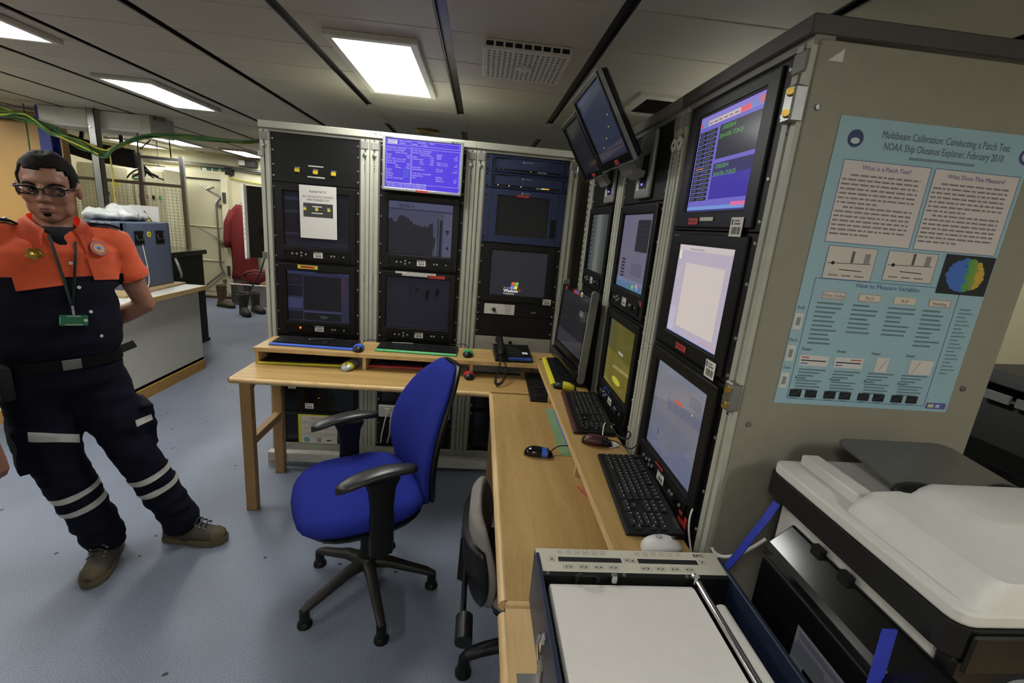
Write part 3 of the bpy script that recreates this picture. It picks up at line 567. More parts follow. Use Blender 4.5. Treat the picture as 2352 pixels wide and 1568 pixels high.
# --- rack 2
t = thing('rack_unit', 'black rack panel half hidden behind the purple satellite data screen', 'rack unit', onA(1, ZT-6*U)); MB().box(0, PW, -.004, .02, 0, h).build('plate', M['black'], t)
for x in (.008, PW-.008):
    for z in (.02, .09, .165, .245): screw(t, x, z)
rack_monitor(onA(1, ZT-16*U), 0, 10*U, 'rack monitor showing the depth 188.82 m over a dim sea bed profile', scr_depth, (.048, .425, .09, .398), e=1)
m = rack_monitor(onA(1, ZT-26*U), 0, 10*U, 'almost black rack monitor with white and red strips stuck above its screen', scr_dark3, (.045, .428, .088, .402))
stick(m, lambda p: (p.rect(-.12, .012, .12, .024, (205, 203, 196), 1), p.rect(-.08, 0, .07, .012, (205, 203, 196), 1), p.text('Please note', -.117, .015, .008, (70, 70, 70), 2), [p.rect(-.055+.034*k, .0165, -.027+.034*k, .0195, (110, 110, 108), 2) for k in range(5)], [p.rect(-.075+.035*k, .0045, -.047+.035*k, .0075, (110, 110, 108), 2) for k in range(4)], redlabel(p, .076, -.006, .1, .018)), (.22, .412), -.0215)
# satellite data monitor
t = thing('wall_monitor', 'slim silver monitor showing a bright purple satellite data screen', 'monitor', (.846, -.062, 1.866), 0)
MB().frame(-.222, .222, -.144, .144, -.207, .207, -.128, .130, -.012, .02).bevel(.003, 1).build('bezel', M['silver'], t)
MB().box(-.215, .215, .004, .045, -.138, .138).bevel(.008, 1).build('back_shell', M['dgrey'], t)
MB().box(-.06, .06, .045, .06, -.06, .06).build('mount_plate', M['black'], t)
w_, h_ = .414, .258; p = PR(); bg = (78, 52, 214); tx = (206, 200, 236); p.rect(0, 0, w_, h_, bg)
ch = .0096
def tt(s, x, y, c=tx, al='l'): p.text(s, w_*x, h_*(1-y), ch, c, 2, al, sx=1.0)
p.border(w_*.012, h_*.885, w_*.985, h_*.985, .0012, tx).border(w_*.012, h_*.10, w_*.99, h_*.84, .0012, tx); p.rect(w_*.335, h_*.10, w_*.338, h_*.84, tx, 1).rect(w_*.348, h_*.10, w_*.351, h_*.84, tx, 1)
p.rect(w_*.03, h_*.895, w_*.155, h_*.975, (200, 200, 216), 1); tt('Show GPS', .04, .052, bg); tt('Solution', .04, .09, bg)
for s, x, y in (('Show corrections', .18, .052), ('Show Other', .42, .052), ('Debug', .58, .052), ('Satellites', .18, .092), ('Heading', .34, .092), ('Tracking', .47, .092)): tt(s, x, y)
L1 = (('17 Mar 2014, 17:24\'42.456', '', 0), ('Position N 20\u00b035\'27.847', '', 0), ('W105\u00b014\'32.526', '', .11), ('Height', '-21.05', 0), ('Heave', '-0.03', 0), ('VelN -0.00 E  0.01 D -0.00', '', 0), ('Course  93.8, Speed  0.01', '', 0), ('Attitude Roll', '-0.20', 0), ('Pitch', '0.57', .11), ('Heading', '273.61', .11))
for i, (a, b, dx) in enumerate(L1):
    p.text(a, w_*(.02+dx), h_*(1-.205-.0425*i), ch, tx, 2, maxw=w_*.31); 
    if b: tt(b, .325, .205+.0425*i, tx, 'r')
for i, a in enumerate(('Pos/Vel:', 'Heave:', 'Roll/pitch:', 'Heading:')): tt(a, .02, .64+.0425*i); tt('Normal', .31, .64+.0425*i, (60, 150, 190), 'r')
tt('Sys time 17:24:42 Valid', .02, .812)
for i, (a, b) in enumerate((('17 Mar 2014, 17:24\'42.000', ''), ('Position N 20\u00b035\'27.833', ''), ('        W105\u00b014\'32.013', ''), ('Height', '5.991'), ('Velocity North', '0.03'), ('         East', '0.00'), ('         Down', '-0.023'), ('', ''), ('Mode DGPS', ''), ('Used GPS BOTH', ''), ('', ''), ('17 Mar 2014, 17:24\'42.000', ''), ('Heading 273.65', ''), ('Valid', ''))):
    y = .215+.0425*i
    if a: tt(a.strip(), .36+(.1 if a.startswith(' ') else 0), y)
    if b: tt(b, .64, y, tx, 'r')
for y, a, b in ((.26, 'Satellites', '13'), (.30, 'HDOP', '0.951'), (.34, 'PDOP', '1.751'), (.43, '+POS H:  0.3  V:', '1.1'), (.47, '+VEL H:  0.00 V:', '-0.00'), (.555, 'Corr. age', '1.2'), (.595, 'Accuracy', '0.5713'), (.72, 'Satellites', '9'), (.76, 'Meas. err.', '0.76'), (.80, 'Baseline err.', '0.67')): tt(a, .68, y); tt(b, .96, y, tx, 'r')
for i in range(4): tt('RTCM Special message: NAVCOM CNAV3050M:CODE', .02, .905+.033*i)
p.mesh('screen', (-.207, -.004, -.128), (1, 0, 0), (0, 0, 1), screen_mat(1.05, .3), t)
stick(t, lambda q: redlabel(q, -.035, 0, .07, .012), (0, -.143), -.0125); stick(t, lambda q: (q.rect(0, 0, .012, .006, (40, 40, 44), 1), q.rect(.014, 0, .026, .006, (70, 140, 190), 1), q.rect(.028, 0, .032, .006, (40, 40, 44), 1)), (.155, .134), -.0125)
stick(t, lambda q: q.rect(0, 0, .045, .004, (112, 114, 114), 1), (-.21, .134), -.0125); MB().box(.19, .197, -.014, -.012, -.139, -.136).build('power_led', emis('blue_led', (120, 120, 255), 1.5), t)
# --- rack 3: blue units
def blue_unit(z0, z1, label, leds):
    t = thing('rack_unit', label, 'rack unit', onA(2, z0), 0, 'blue rack units'); hh = z1-z0-.002
    MB().box(0, PW, -.006, .02, 0, hh).bevel(.0015, 1).build('front_plate', M['bluedev'], t)
    MB().frame(.03, PW-.03, .004, hh-.004, .034, PW-.034, .008, hh-.008, -.012, -.005).build('raised_frame', M['bluedev'], t)
    MB().box(.05, .13, -.009, -.005, hh-.016, hh-.009).build('handle_slot', M['black'], t)
    MB().tube([(.05, -.008, .012), (.042, -.012, .03), (.045, -.012, hh-.02), (.06, -.008, hh-.008)], .003, 6).build('handle', M['dkblue'], t, True)
    MB().box(.045, PW-.04, -.009, -.005, .012, .022).build('display_slot', M['black'], t)
    for x, c, e in leds: MB().cyl((x, -.009, .017), (x, -.0105, .017), .0024, n=8).build('led', emis('led_%d_%d_%d' % c, c, e), t)
    pr = PR(); pr.disc(0, 0, .006, (140, 146, 160), 1); pr.rect(.010, -.003, .052, .003, (104, 110, 128), 1); pr.mesh('maker_mark', (PW*.45, -.0064, hh-.027), (1, 0, 0), (0, 0, 1), PM, t)
    pr = PR(); pr.rect(0, 0, .055, .006, (150, 150, 160), 1); pr.mesh('label_strip', (PW*.62, -.0092, .012), (1, 0, 0), (0, 0, 1), PM, t)
    for x in (.008, PW-.008):
        for z in (.012, hh-.012): screw(t, x, z, -.006, True)
lw = (255, 250, 190)
blue_unit(1.881, 1.972, 'blue rack unit at the top of its rack, slots with unlit lamps', [(.075, (120, 125, 130), .3), (.10, (120, 125, 130), .3), (.26, (230, 200, 60), .8)])
blue_unit(1.792, 1.881, 'blue rack unit with a row of lit yellow lamps', [(.075, lw, 2), (.14, lw, 2), (.21, lw, 2)]+[(.335+.008*k, (255, 226-12*k, 110-14*k), 2.5) for k in range(6)])
t = thing('rack_monitor', 'blue framed rack monitor with a black screen and side buttons', 'monitor', onA(2, 1.481)); hh = .309; sx0, sx1, sz0, sz1 = .08, .392, .042, .274
MB().frame(0, PW, 0, hh, sx0, sx1, sz0, sz1, -.008, .02).bevel(.0015, 1).build('front_plate', M['bluedev'], t)
MB().box(.034, .036, -.0086, -.007, .002, hh-.002).build('seam', M['dkblue'], t); MB().box(.44, .442, -.0086, -.007, .002, hh-.002).build('seam', M['dkblue'], t)
PR().rect(0, 0, sx1-sx0, sz1-sz0, (16, 16, 18)).mesh('screen', (sx0, -.003, sz0), (1, 0, 0), (0, 0, 1), screen_mat(.7, .12), t)
MB().box(.405, .435, -.011, -.007, .05, .155).build('button_pad', M['black'], t)
for k in range(5): MB().box(.412, .428, -.0125, -.011, .056+.02*k, .068+.02*k).build('button', M['plast'], t)
pr = PR(); pr.disc(0, 0, .006, (150, 156, 170), 1); pr.rect(.010, -.003, .052, .003, (108, 114, 132), 1); pr.mesh('maker_mark', (PW*.46, -.0085, hh-.018), (1, 0, 0), (0, 0, 1), PM, t)
stick(t, lambda q: redlabel(q, -.035, 0, .072, .013), (.225, hh-.04), -.0085)
for x in (.008, PW-.008):
    for z in (.03, .27): screw(t, x, z, -.008, True)
t = rack_monitor(onA(2, 1.121), 0, .360, 'black rack screen showing a start-up logo, above the selector switch', scr_xp, (.066, .412, .042, .318), ctl=False, flat=True, e=.95)
stick(t, lambda q: q.barcode(0, 0, .052, .036), (.405, .002), -.0135)
t = thing('rack_unit', 'black rack panel with a white plate and rotary selector knob', 'rack unit', onA(2, 1.036)); hh = .083
MB().box(0, PW, -.004, .02, 0, hh).build('plate', M['black'], t); MB().box(.046, .234, -.007, -.003, .008, .072).build('white_plate', M['paper'], t)
MB().lathe([(.0001, -.007), (.012, -.007), (.011, -.02), (.0001, -.021)], (.105, 0, .036), 14, 'Y').build('selector_knob', M['black'], t, True); MB().box(.08, .106, -.021, -.019, .036, .04).build('knob_pointer', M['zinc'], t)
stick(t, lambda q: [q.rect(0, .012*k, .035, .012*k+.003, (120, 120, 116), 1) for k in range(5)], (.175, .016), -.0072); MB().box(.34, .37, -.012, -.004, .028, .036).build('toggle', M['zinc'], t)
for x in (.008, PW-.008):
    for z in (.01, .072): screw(t, x, z)
t = thing('rack_unit', 'plain black blank rack panel above the pale metal drawer front', 'rack unit', onA(2, .902)); MB().box(0, PW, -.004, .02, 0, .131).build('plate', M['black'], t)
for x in (.008, PW-.008):
    for z in (.03, .1): screw(t, x, z)
t = thing('locked_storage_unit', 'pale metal rack drawer front with a black lock behind the telephone', 'storage unit', onA(2, .70)); MB().box(0, PW, -.006, .02, 0, .199).bevel(.001, 1).build('drawer_front', M['alup'], t)
MB().lathe([(.0001, 0), (.012, 0), (.010, -.012), (.0001, -.013)], (.225, -.006, .165), 14, 'Y').build('lock', M['black'], t, True); stick(t, lambda q: (q.rect(0, 0, .012, .005, (190, 190, 186), 1), q.rect(.014, 0, .026, .005, (190, 190, 186), 1)), (.02, .11), -.0065)
# --- below the desk
def lower_unit(i, z0, z1, label, bar=None):
    t = thing('rack_computer', label, 'computer', onA(i, z0), 0, 'black rack computers under the desk'); hh = z1-z0-.003
    MB().box(0, PW, -.005, .02, 0, hh).bevel(.001, 1).build('front_plate', M['black'], t)
    MB().box(.03, PW-.03, -.009, -.004, .012, hh-.012).bevel(.002, 1).build('door', M['blackgloss'], t)
    for x in (.008, PW-.008):
        for z in (.025, hh-.025): screw(t, x, z, -.005)
    if bar: stick(t, lambda q: q.barcode(0, 0, .052, .036), bar, -.0094)
    return t
t = lower_unit(0, .325, .70, 'black rack computer with a round lock under the blue keyboard end of the desk', (.15, .02))
MB().lathe([(.0001, 0), (.012, 0), (.012, -.006), (.0001, -.007)], (.31, -.009, .115), 14, 'Y').build('lock', M['plast'], t, True); MB().cyl((.235, -.009, .095), (.235, -.0105, .095), .002, n=8).build('led', emis('led_255_200_80', (255, 200, 80), 2), t)
stick(t, lambda q: q.barcode(0, 0, .045, .018), (.05, .15), -.0094)
lower_unit(0, .105, .322, 'black rack computer at floor level behind the yellow framed notice')
t = lower_unit(1, .41, .70, 'black rack unit above the white socket strip'); 
for z in (.30, .45, .55): pass
lower_unit(1, .105, .30, 'black rack unit below the white socket strip'); lower_unit(2, .40, .695, 'black rack unit under the telephone end of the desk'); lower_unit(2, .105, .397, 'black rack unit at floor level under the telephone end of the desk')
t = thing('power_strip', 'white socket strip with plugged-in pale cables in the rack under the desk', 'power strip', onA(1, .305))
MB().box(.01, PW-.01, -.018, .02, .012, .09).bevel(.003, 1).build('strip_body', M['whitep'], t)
for k in range(5): MB().box(.05+.06*k, .09+.06*k, -.03, -.018, .04, .075).bevel(.003, 1).build('plug', M['black'] if k > 1 else M['white'], t)
for k in range(3): MB().tube([(.07+.03*k, -.03, .055), (.06+.035*k, -.06, 0), (.04+.05*k, -.05, -.1), (.03+.04*k, -.02, -.17)], .005, 6).build('cable', M['wcab'], t, True)
t = thing('rack_notice', 'white notice with a yellow border, red and black lines, on the rack under the desk', 'notice', (.105, -.012, .105))
MB().box(0, .245, -.001, .0, 0, .20).build('sheet', mat('yellow_card', (206, 196, 66), .6), t)
p = PR(); p.rect(.02, 0, .245, .192, (208, 204, 194), 1); p.text('IMPORTANT', .132, .165, .022, (176, 40, 40), 2, 'c')
for i, (s, c) in enumerate((('UNDER NO CIRCUMSTANCES SHOULD MEMORY STICKS,', 0), ('PORTABLE HARD DISKS OR ANY OTHER DEVICE BE', 0), ('PLUGGED INTO THIS MACHINE.', 0), ('', 0), ('THIS IS TO KEEP THIS CRUISE CRITICAL DATA', 1), ('SYSTEM FREE OF VIRUSES', 1), ('', 0), ('IF YOU REQUIRE DATA FROM THESE MACHINES', 0), ('CONTACT THE VESSEL SYSTEMS TECHNICIAN WHO', 0), ('WILL BE HAPPY TO ASSIST YOU.', 0))):
    if s: p.text(s, .132, .150-.0115*i, .0092, (176, 60, 60) if c else (70, 70, 70), 2, 'c', maxw=.21)
p.disc(.052, .025, .018, (90, 150, 190), 2).disc(.052, .025, .010, (120, 180, 130), 3).rect(.115, .01, .145, .042, (150, 150, 150), 2).poly([(.175, .018), (.205, .022), (.21, .03), (.18, .028)], (40, 40, 40), 2)
p.mesh('notice_print', (0, -.0012, 0), (1, 0, 0), (0, 0, 1), PM, t)
t = thing('patch_labels', 'small white name strip on the top cap of the back racks', 'label', (.56, -.0235, ZT+.022)); PR().rect(0, 0, .06, .014, (190, 188, 178), 0).rect(.006, .004, .024, .009, (96, 96, 92), 1).rect(.034, .004, .052, .009, (96, 96, 92), 1).mesh('label_print', (0, 0, 0), (1, 0, 0), (0, 0, 1), PM, t)
# --- right hand racks
BY = (-.129, -.729, -1.329); RB = -PI/2
def onB(j, z): return (XBF, BY[j], z)
t = rack_monitor(onB(2, 1.619), RB, .356, 'rack monitor with a blue and purple logging screen showing green date and time', scr_log, (.072, .406, .048, .318), ctl=False, flat=True, e=1)
stick(t, lambda q: (redlabel(q, .12, .014, .062, .018), q.rect(.192, .024, .27, .034, (200, 198, 190), 3)), (0, 0), -.0135); stick(t, lambda q: q.barcode(0, 0, .056, .046), (.366, -.014), -.0138)
t = rack_monitor(onB(2, 1.253), RB, .364, 'rack monitor with a pale pink window showing a thin curve plot', scr_plot, (.07, .406, .048, .324), ctl=False, flat=True, e=1)
stick(t, lambda q: redlabel(q, .18, .014, .07, .018), (0, 0), -.0135); stick(t, lambda q: q.barcode(0, 0, .052, .046), (.376, -.010), -.0138); stick(t, lambda q: q.rect(0, 0, .04, .005, (66, 66, 66), 1), (.035, .345), -.0125)
t = rack_monitor(onB(2, .815), RB, .435, 'rack monitor with a grey chart screen and a small orange mark, nearest the printer', scr_chart, (.06, .42, .085, .386), e=.95, rough=.1)
stick(t, lambda q: redlabel(q, .20, .062, .062, .016), (0, 0), -.0215); stick(t, lambda q: q.rect(.40, .004, .45, .036, (190, 50, 46), 1), (0, 0), -.021)
t = thing('rack_unit', 'black rack panel behind the arm-mounted tilted monitor with the blue sea chart', 'rack unit', onB(1, 1.718), RB); MB().box(0, PW, -.004, .02, 0, .265).build('plate', M['black'], t)
for x in (.008, PW-.008):
    for z in (.03, .09, .17, .24): screw(t, x, z)
t = rack_monitor(onB(1, 1.272), RB, 10*U, 'rack monitor with a lilac grey desktop and a dark window', scr_desktop, (.03+.02, .43, .095, .402), e=.95); stick(t, lambda q: q.rect(.42, .06, .46, .08, (120, 44, 40), 1), (0, 0), -.0215)
t = rack_monitor(onB(1, .832), RB, .437, 'rack monitor with a mustard yellow screen beside the shelf keyboards', scr_olive, (.04+.02, .43, .09, .39), e=.95, rough=.1); stick(t, lambda q: (q.rect(.155, .058, .235, .082, (70, 96, 200), 3), redlabel(q, .165, .062, .062, .016)), (0, 0), -.0215)
t = thing('rack_unit', 'black rack panel behind the smaller arm-mounted dark monitor', 'rack unit', onB(0, 1.725), RB); MB().box(0, PW, -.004, .02, 0, .258).build('plate', M['black'], t)
for x in (.008, PW-.008):
    for z in (.03, .12, .22): screw(t, x, z)
rack_monitor(onB(0, 1.29), RB, .435, 'rack monitor with a grey striped screen in the corner rack', scr_stripes, (.05, .43, .09, .395), e=.9)
t = thing('rack_unit', 'black blank rack panel behind the widescreen computer on the shelf', 'rack unit', onB(0, .83), RB); MB().box(0, PW, -.004, .02, 0, .457).build('plate', M['black'], t)
for j, l in enumerate(('black lower rack panel below the shelf in the corner', 'black lower rack panel below the shelf beside the dark red keyboard', 'black lower rack panel below the shelf behind the white mouse')):
    t = thing('rack_unit', l, 'rack unit', onB(j, .105), RB); MB().box(0, PW, -.004, .02, 0, .70).build('plate', M['black'], t)
    for x in (.008, PW-.008):
        for z in (.05, .35, .65): screw(t, x, z)
# perforated rail in the corner
t = thing('perforated_rail', 'grey perforated upright rail at the corner between the two rack rows', 'rail', (XBF-.012, -.062, 0))
MB().box(-.004, .0, -.022, .022, .1, 1.96).build('rail', M['rack'], t)
for k in range(30): MB().box(-.0052, -.0035, -.008, .008, .95+.033*k, .967+.033*k).build('square_hole', M['black'], t)
struct('wall_corner', MB().box(1.86, 1.885, .05, .66, .0, 2.0), mat('insulation_grey', (150, 148, 130), .7, bump=.4, bscale=60))
# poster on the end panel
t = thing('poster', 'pale blue scientific poster taped to the beige end panel of the rack', 'poster', (1.90, -1.8752, 1.238)); Wp, Hp = .436, .618
MB().box(-.002, Wp, -.0007, .0, 0, Hp).build('sheet', mat('poster_blue', (148, 180, 192), .55, var=.02), t)
p = PR(); bl = (66, 96, 150); ink = (88, 100, 112); wh = (206, 196, 194)
def X_(a): return a*Wp
def Z_(a): return a*Hp
p.text('Multibeam Calibration: Conducting a Patch Test', X_(.55), Z_(.945), .0205, ink, 2, 'c', maxw=X_(.66)); p.text('NOAA Ship Okeanos Explorer, February 2010', X_(.55), Z_(.91), .0205, ink, 2, 'c', maxw=X_(.62)); p.rect(X_(.38), Z_(.887), X_(.72), Z_(.895), (112, 134, 146), 2)
p.disc(X_(.09), Z_(.935), .017, (44, 62, 104), 2).disc(X_(.09), Z_(.928), .010, (190, 200, 206), 3, r2=.006).disc(X_(.975), Z_(.935), .016, (70, 70, 120), 2).disc(X_(.975), Z_(.935), .010, (190, 190, 200), 3)
for a0, a1, z0, z1, ttl, n in ((.06, .51, .60, .87, 'What is a Patch Test?', 14), (.53, 1.0-.02, .60, .87, 'What Does This Measure?', 14)):
    p.rect(X_(a0), Z_(z0), X_(a1), Z_(z1), wh, 1); p.border(X_(a0), Z_(z0), X_(a1), Z_(z1), .0012, bl, 2); p.text(ttl, X_((a0+a1)/2), Z_(z1-.028), .0125, (100, 84, 150), 3, 'c')
    r = random.Random(int(a0*100))
    for k in range(n):
        z = z1-.05-.0148*k; e_ = a1-.04 if k not in (6, 13) else a0+.22
        x = a0+(.05 if k in (0, 7) else .012)
        while x < e_: wd = r.uniform(.012, .05); p.rect(X_(x), Z_(z), X_(min(x+wd, e_)), Z_(z+.0055), (126, 116, 122), 3); x += wd+.008
for a0, a1, z0, z1 in ((.09, .35, .475, .59), (.41, .68, .485, .59)):
    p.rect(X_(a0), Z_(z0), X_(a1), Z_(z1), (200, 192, 184), 3); p.border(X_(a0), Z_(z0), X_(a1), Z_(z1), .0010, bl, 4); cx = (a0+a1)/2
    p.line([(X_(a0+.01), Z_(z0+.055)), (X_(a1-.02), Z_(z0+.06))], .0014, (70, 64, 64), 4).line([(X_(cx-.05), Z_(z0+.035)), (X_(cx+.07), Z_(z0+.033))], .002, (70, 64, 64), 4).rect(X_(cx), Z_(z0+.06), X_(cx+.015), Z_(z0+.1), (90, 84, 84), 4).rect(X_(cx+.07), Z_(z0+.06), X_(cx+.10), Z_(z0+.095), (140, 132, 130), 4).disc(X_(a0+.04), Z_(z0+.056), .004, (40, 40, 40), 4)
    for k in range(3): p.rect(X_(a0+.03+.07*k), Z_(z0+.012), X_(a0+.08+.07*k), Z_(z0+.017), (130, 124, 120), 4)
p.rect(X_(.72), Z_(.455), X_(.995), Z_(.595), (26, 30, 36), 3)
r = random.Random(2)
for k in range(420):
    a = r.uniform(0, 2*PI); q = math.sqrt(r.random()); x = .855+.10*q*math.cos(a); z = .525+.055*q*math.sin(a); f = (x-.755)/.2; c = (66, 110, 190) if f < .5 else (70+int(240*(f-.5)), 150, 70) if f < .8 else (196, 160, 60)
    p.disc(X_(x), Z_(z), r.uniform(.003, .006), c, 4+r.random(), 7)
p.border(X_(.06), Z_(.02), X_(.86), Z_(.475), .0012, bl, 2); p.text('How to Measure Variables', X_(.46), Z_(.452), .014, (80, 90, 150), 3, 'c')
for i, (n, c) in enumerate((('Time Delay', (190, 90, 90)), ('Pitch', (190, 90, 90)), ('Roll', (200, 180, 90)), ('Heading', (190, 90, 90)))):
    x = .10+.195*i; p.rect(X_(x+.02), Z_(.405), X_(x+.14), Z_(.43), (206, 196, 184), 3); p.border(X_(x+.02), Z_(.405), X_(x+.14), Z_(.43), .0008, c, 4); p.text(n, X_(x+.08), Z_(.411), .0105, (90, 70, 80), 4, 'c')
    r = random.Random(i)
    for k in range((10, 7, 7, 9)[i]): p.rect(X_(x), Z_(.385-.0165*k), X_(x+r.uniform(.08, .155)), Z_(.391-.0165*k), (98, 116, 130), 3)
    for z, s in ((.21, 'Detail:'), (.10, 'Results:')): p.text(s, X_(x-.02), Z_(z), .009, (50, 56, 66), 3)
    if i < 2:
        p.rect(X_(x-.02), Z_(.152), X_(x+.14), Z_(.192), (204, 200, 198), 3).rect(X_(x-.01), Z_(.17), X_(x+.13), Z_(.1745), (44, 40, 56), 4).rect(X_(x-.01 if i == 0 else x+.07), Z_(.182), X_(x+.03 if i == 0 else x+.13), Z_(.186), (186, 70, 60), 4).rect(X_(x-.01), Z_(.159), X_(x+.03), Z_(.163), (70, 100, 180), 4)
    else: p.rect(X_(x+.02), Z_(.145), X_(x+(.09 if i == 2 else .15)), Z_(.20), (204, 198, 194), 3).line([(X_(x+.045), Z_(.15)), (X_(x+.075), Z_(.195))], .001, (150, 60, 60), 4)
    for k in range(3): p.rect(X_(x-.01), Z_(.135-.012*k), X_(x+.14-.03*k), Z_(.140-.012*k), (98, 116, 130), 3)
    for k in range(4): p.rect(X_(x-.01), Z_(.092-.0115*k), X_(x+.13-.02*(k % 2)), Z_(.0965-.0115*k), (98, 116, 130), 3)
    for k in range(2): 
        a = x-.03+.088*k; p.rect(X_(a), Z_(.028), X_(a+.066), Z_(.058), (18, 22, 28), 3); p.line([(X_(a+.008), Z_(.036)), (X_(a+.03), Z_(.042)), (X_(a+.058), Z_(.053))], .0007, (90, 96, 100), 4); p.rect(X_(a+.008), Z_(.016+.006), X_(a+.05), Z_(.0245), (98, 116, 130), 3)
for k in range(18): p.rect(X_(.885), Z_(.40-.0145*k), X_(.95+.02*math.sin(k*2.1)), Z_(.405-.0145*k), (110, 130, 146), 3)
p.rect(X_(.87), Z_(.012), X_(.985), Z_(.036), (92, 84, 150), 3).rect(X_(.88), Z_(.017), X_(.915), Z_(.03), (190, 200, 140), 4).rect(X_(.925), Z_(.017), X_(.95), Z_(.03), (160, 190, 220), 4)
for i, (z, s) in enumerate(((.36, 'Roll'), (.24, 'Pitch'), (.135, 'Yaw'))):
    p.rect(X_(-.005+.005), Z_(z-.075), X_(.045), Z_(z-.015), (200, 200, 196), 3); p.rect(X_(.012), Z_(z-.06), X_(.034), Z_(z-.03), (130, 134, 136), 4); p.text(s, X_(.022), Z_(z), .011, ink, 3, 'c')
p.mesh('poster_print', (0, -.0008, 0), (1, 0, 0), (0, 0, 1), PM, t)
for x, z in ((1.845, 1.865), (1.85, 1.18), (2.36, 1.30)): MB().lathe([(.0001, -.004), (.007, -.004), (.006, -.008), (.0001, -.009)], (0, 0, 0), 12, 'Y').build('panel_screw', M['zinc'], rb[2], True).matrix_local = Matrix.Rotation(PI/2, 4, 'Z') @ Matrix.Translation((x-XBF, -1.87-(-1.329+.0587)+0, 0)) @ Matrix.Translation((0, 0, z)) if False else Matrix.Translation((.600, x-XBF, z)) @ Matrix.Rotation(PI/2, 4, 'Z')
p = onY(1922, 125, -1.876); tag(MB().prism([(-.028+.028, 0), (.03, 0), (.03, .024)], 'Y', -.0008, 0).build('tape_scrap', M['paper'], None, loc=(p.x-.015, -1.8752, p.z-.012)), 'small torn triangle of pale tape above the blue poster', 'tape')
# arm mounted monitors
def arm_monitor(y0, y1, label, paint, xb, zb, xt, zt, e):
    ln = y1-y0; up = Vector((xt-xb, 0, zt-zb)); hh = up.length; up.normalize(); 
    t = thing('arm_monitor', label, 'monitor', (XBF-.005, (y0+y1)/2, zb), 0, 'arm-mounted monitors')
    # local frame: X along -Y(world) so that text reads, Z up the screen, Y = into the screen
    Rm = Matrix(((0, -up.z, up.x), (-1, 0, 0), (0, 0, 0))); nrm = Vector((up.z, 0, -up.x))   # into the screen
    Rm = Matrix((Vector((0, -1, 0)), nrm, up)).transposed().to_4x4(); B = Matrix.Translation(Vector((xb-(XBF-.005), 0, 0))) @ Rm
    o = MB().frame(-ln/2, ln/2, 0, hh, -ln/2+.018, ln/2-.018, .032, hh-.018, -.012, .012).bevel(.003, 1).build('bezel', M['blackgloss'], t); o.matrix_local = B
    o = MB().frame(-ln/2-.004, ln/2+.004, -.004, hh+.004, -ln/2+.002, ln/2-.002, .002, hh-.002, -.008, .006).build('silver_rim', M['silver'], t); o.matrix_local = B
    o = MB().box(-ln/2+.004, ln/2-.004, .006, .03, .004, hh-.004).bevel(.006, 1).build('back_shell', M['plast'], t); o.matrix_local = B
    p = PR(); paint(p, ln-.036, hh-.05); o = p.mesh('screen', (-ln/2+.018, -.002, .032), (1, 0, 0), (0, 0, 1), screen_mat(e, .15), t); o.matrix_local = B
    p = PR(); redlabel(p, -.03, .006, .05, .017); o = p.mesh('label_sticker', (.04, -.0122, 0), (1, 0, 0), (0, 0, 1), PM, t); o.matrix_local = B
    # silver bracket: swept flat neck from the screen foot to a loop-shaped base on the panel
    MB().tube([(xb-XBF+.02, 0, .02), (xb-XBF+.05, 0, -.02), (-.035, 0, -.03)], .02, 10, flat=(.13, .022)).build('neck', M['silver'], t)
    f = MB().frame(-.08, .08, -.113, .13, -.046, .046, -.075, .05, -.02, .0).bevel(.014, 3); f.xf(Matrix.Rotation(-PI/2, 4, 'Z')); f.build('base_loop', M['silver'], t, True)
    MB().box(-.012, .0, -.046, .046, -.075, .05).build('base_recess', M['black'], t); MB().box(-.014, -.011, .012, .026, -.062, -.055).build('power_led', emis('blue_led', (120, 120, 255), 1.5), t)
    return t
def scr_sea(p, w, h):
    p.rect(0, 0, w, h, (37, 43, 58)); p.poly([(0, h*.75), (w, h*.9), (w, h), (0, h)], (44, 50, 66), 1); p.poly([(0, h*.02), (w, h*.1), (w, h*.2), (0, h*.14)], (58, 56, 66), 1); p.rect(0, 0, w, h*.04, (34, 38, 52), 2)
    p.poly([(0, h*.93), (w, h*.95), (w, h), (0, h)], (64, 70, 88), 1)
    for x, z in ((.7, .42), (.5, .3), (.8, .56), (.3, .2)): p.disc(w*x, h*z, .0028, (240, 214, 110), 3, 8)
    p.line([(0, h*.16), (w*.9, h*.12)], .002, (20, 22, 30), 2).line([(w*.1, h*.27), (w*.9, h*.23)], .002, (28, 30, 42), 2)
arm_monitor(-1.2, -.795, 'arm-mounted silver edged monitor tilted down, showing a blue sea chart', scr_sea, 1.70, 1.842, 1.538, 2.10, 1)
arm_monitor(-.69, -.34, 'smaller arm-mounted monitor tilted down, its screen nearly black', scr_off((24, 24, 28)), 1.728, 1.845, 1.572, 2.088, .8)
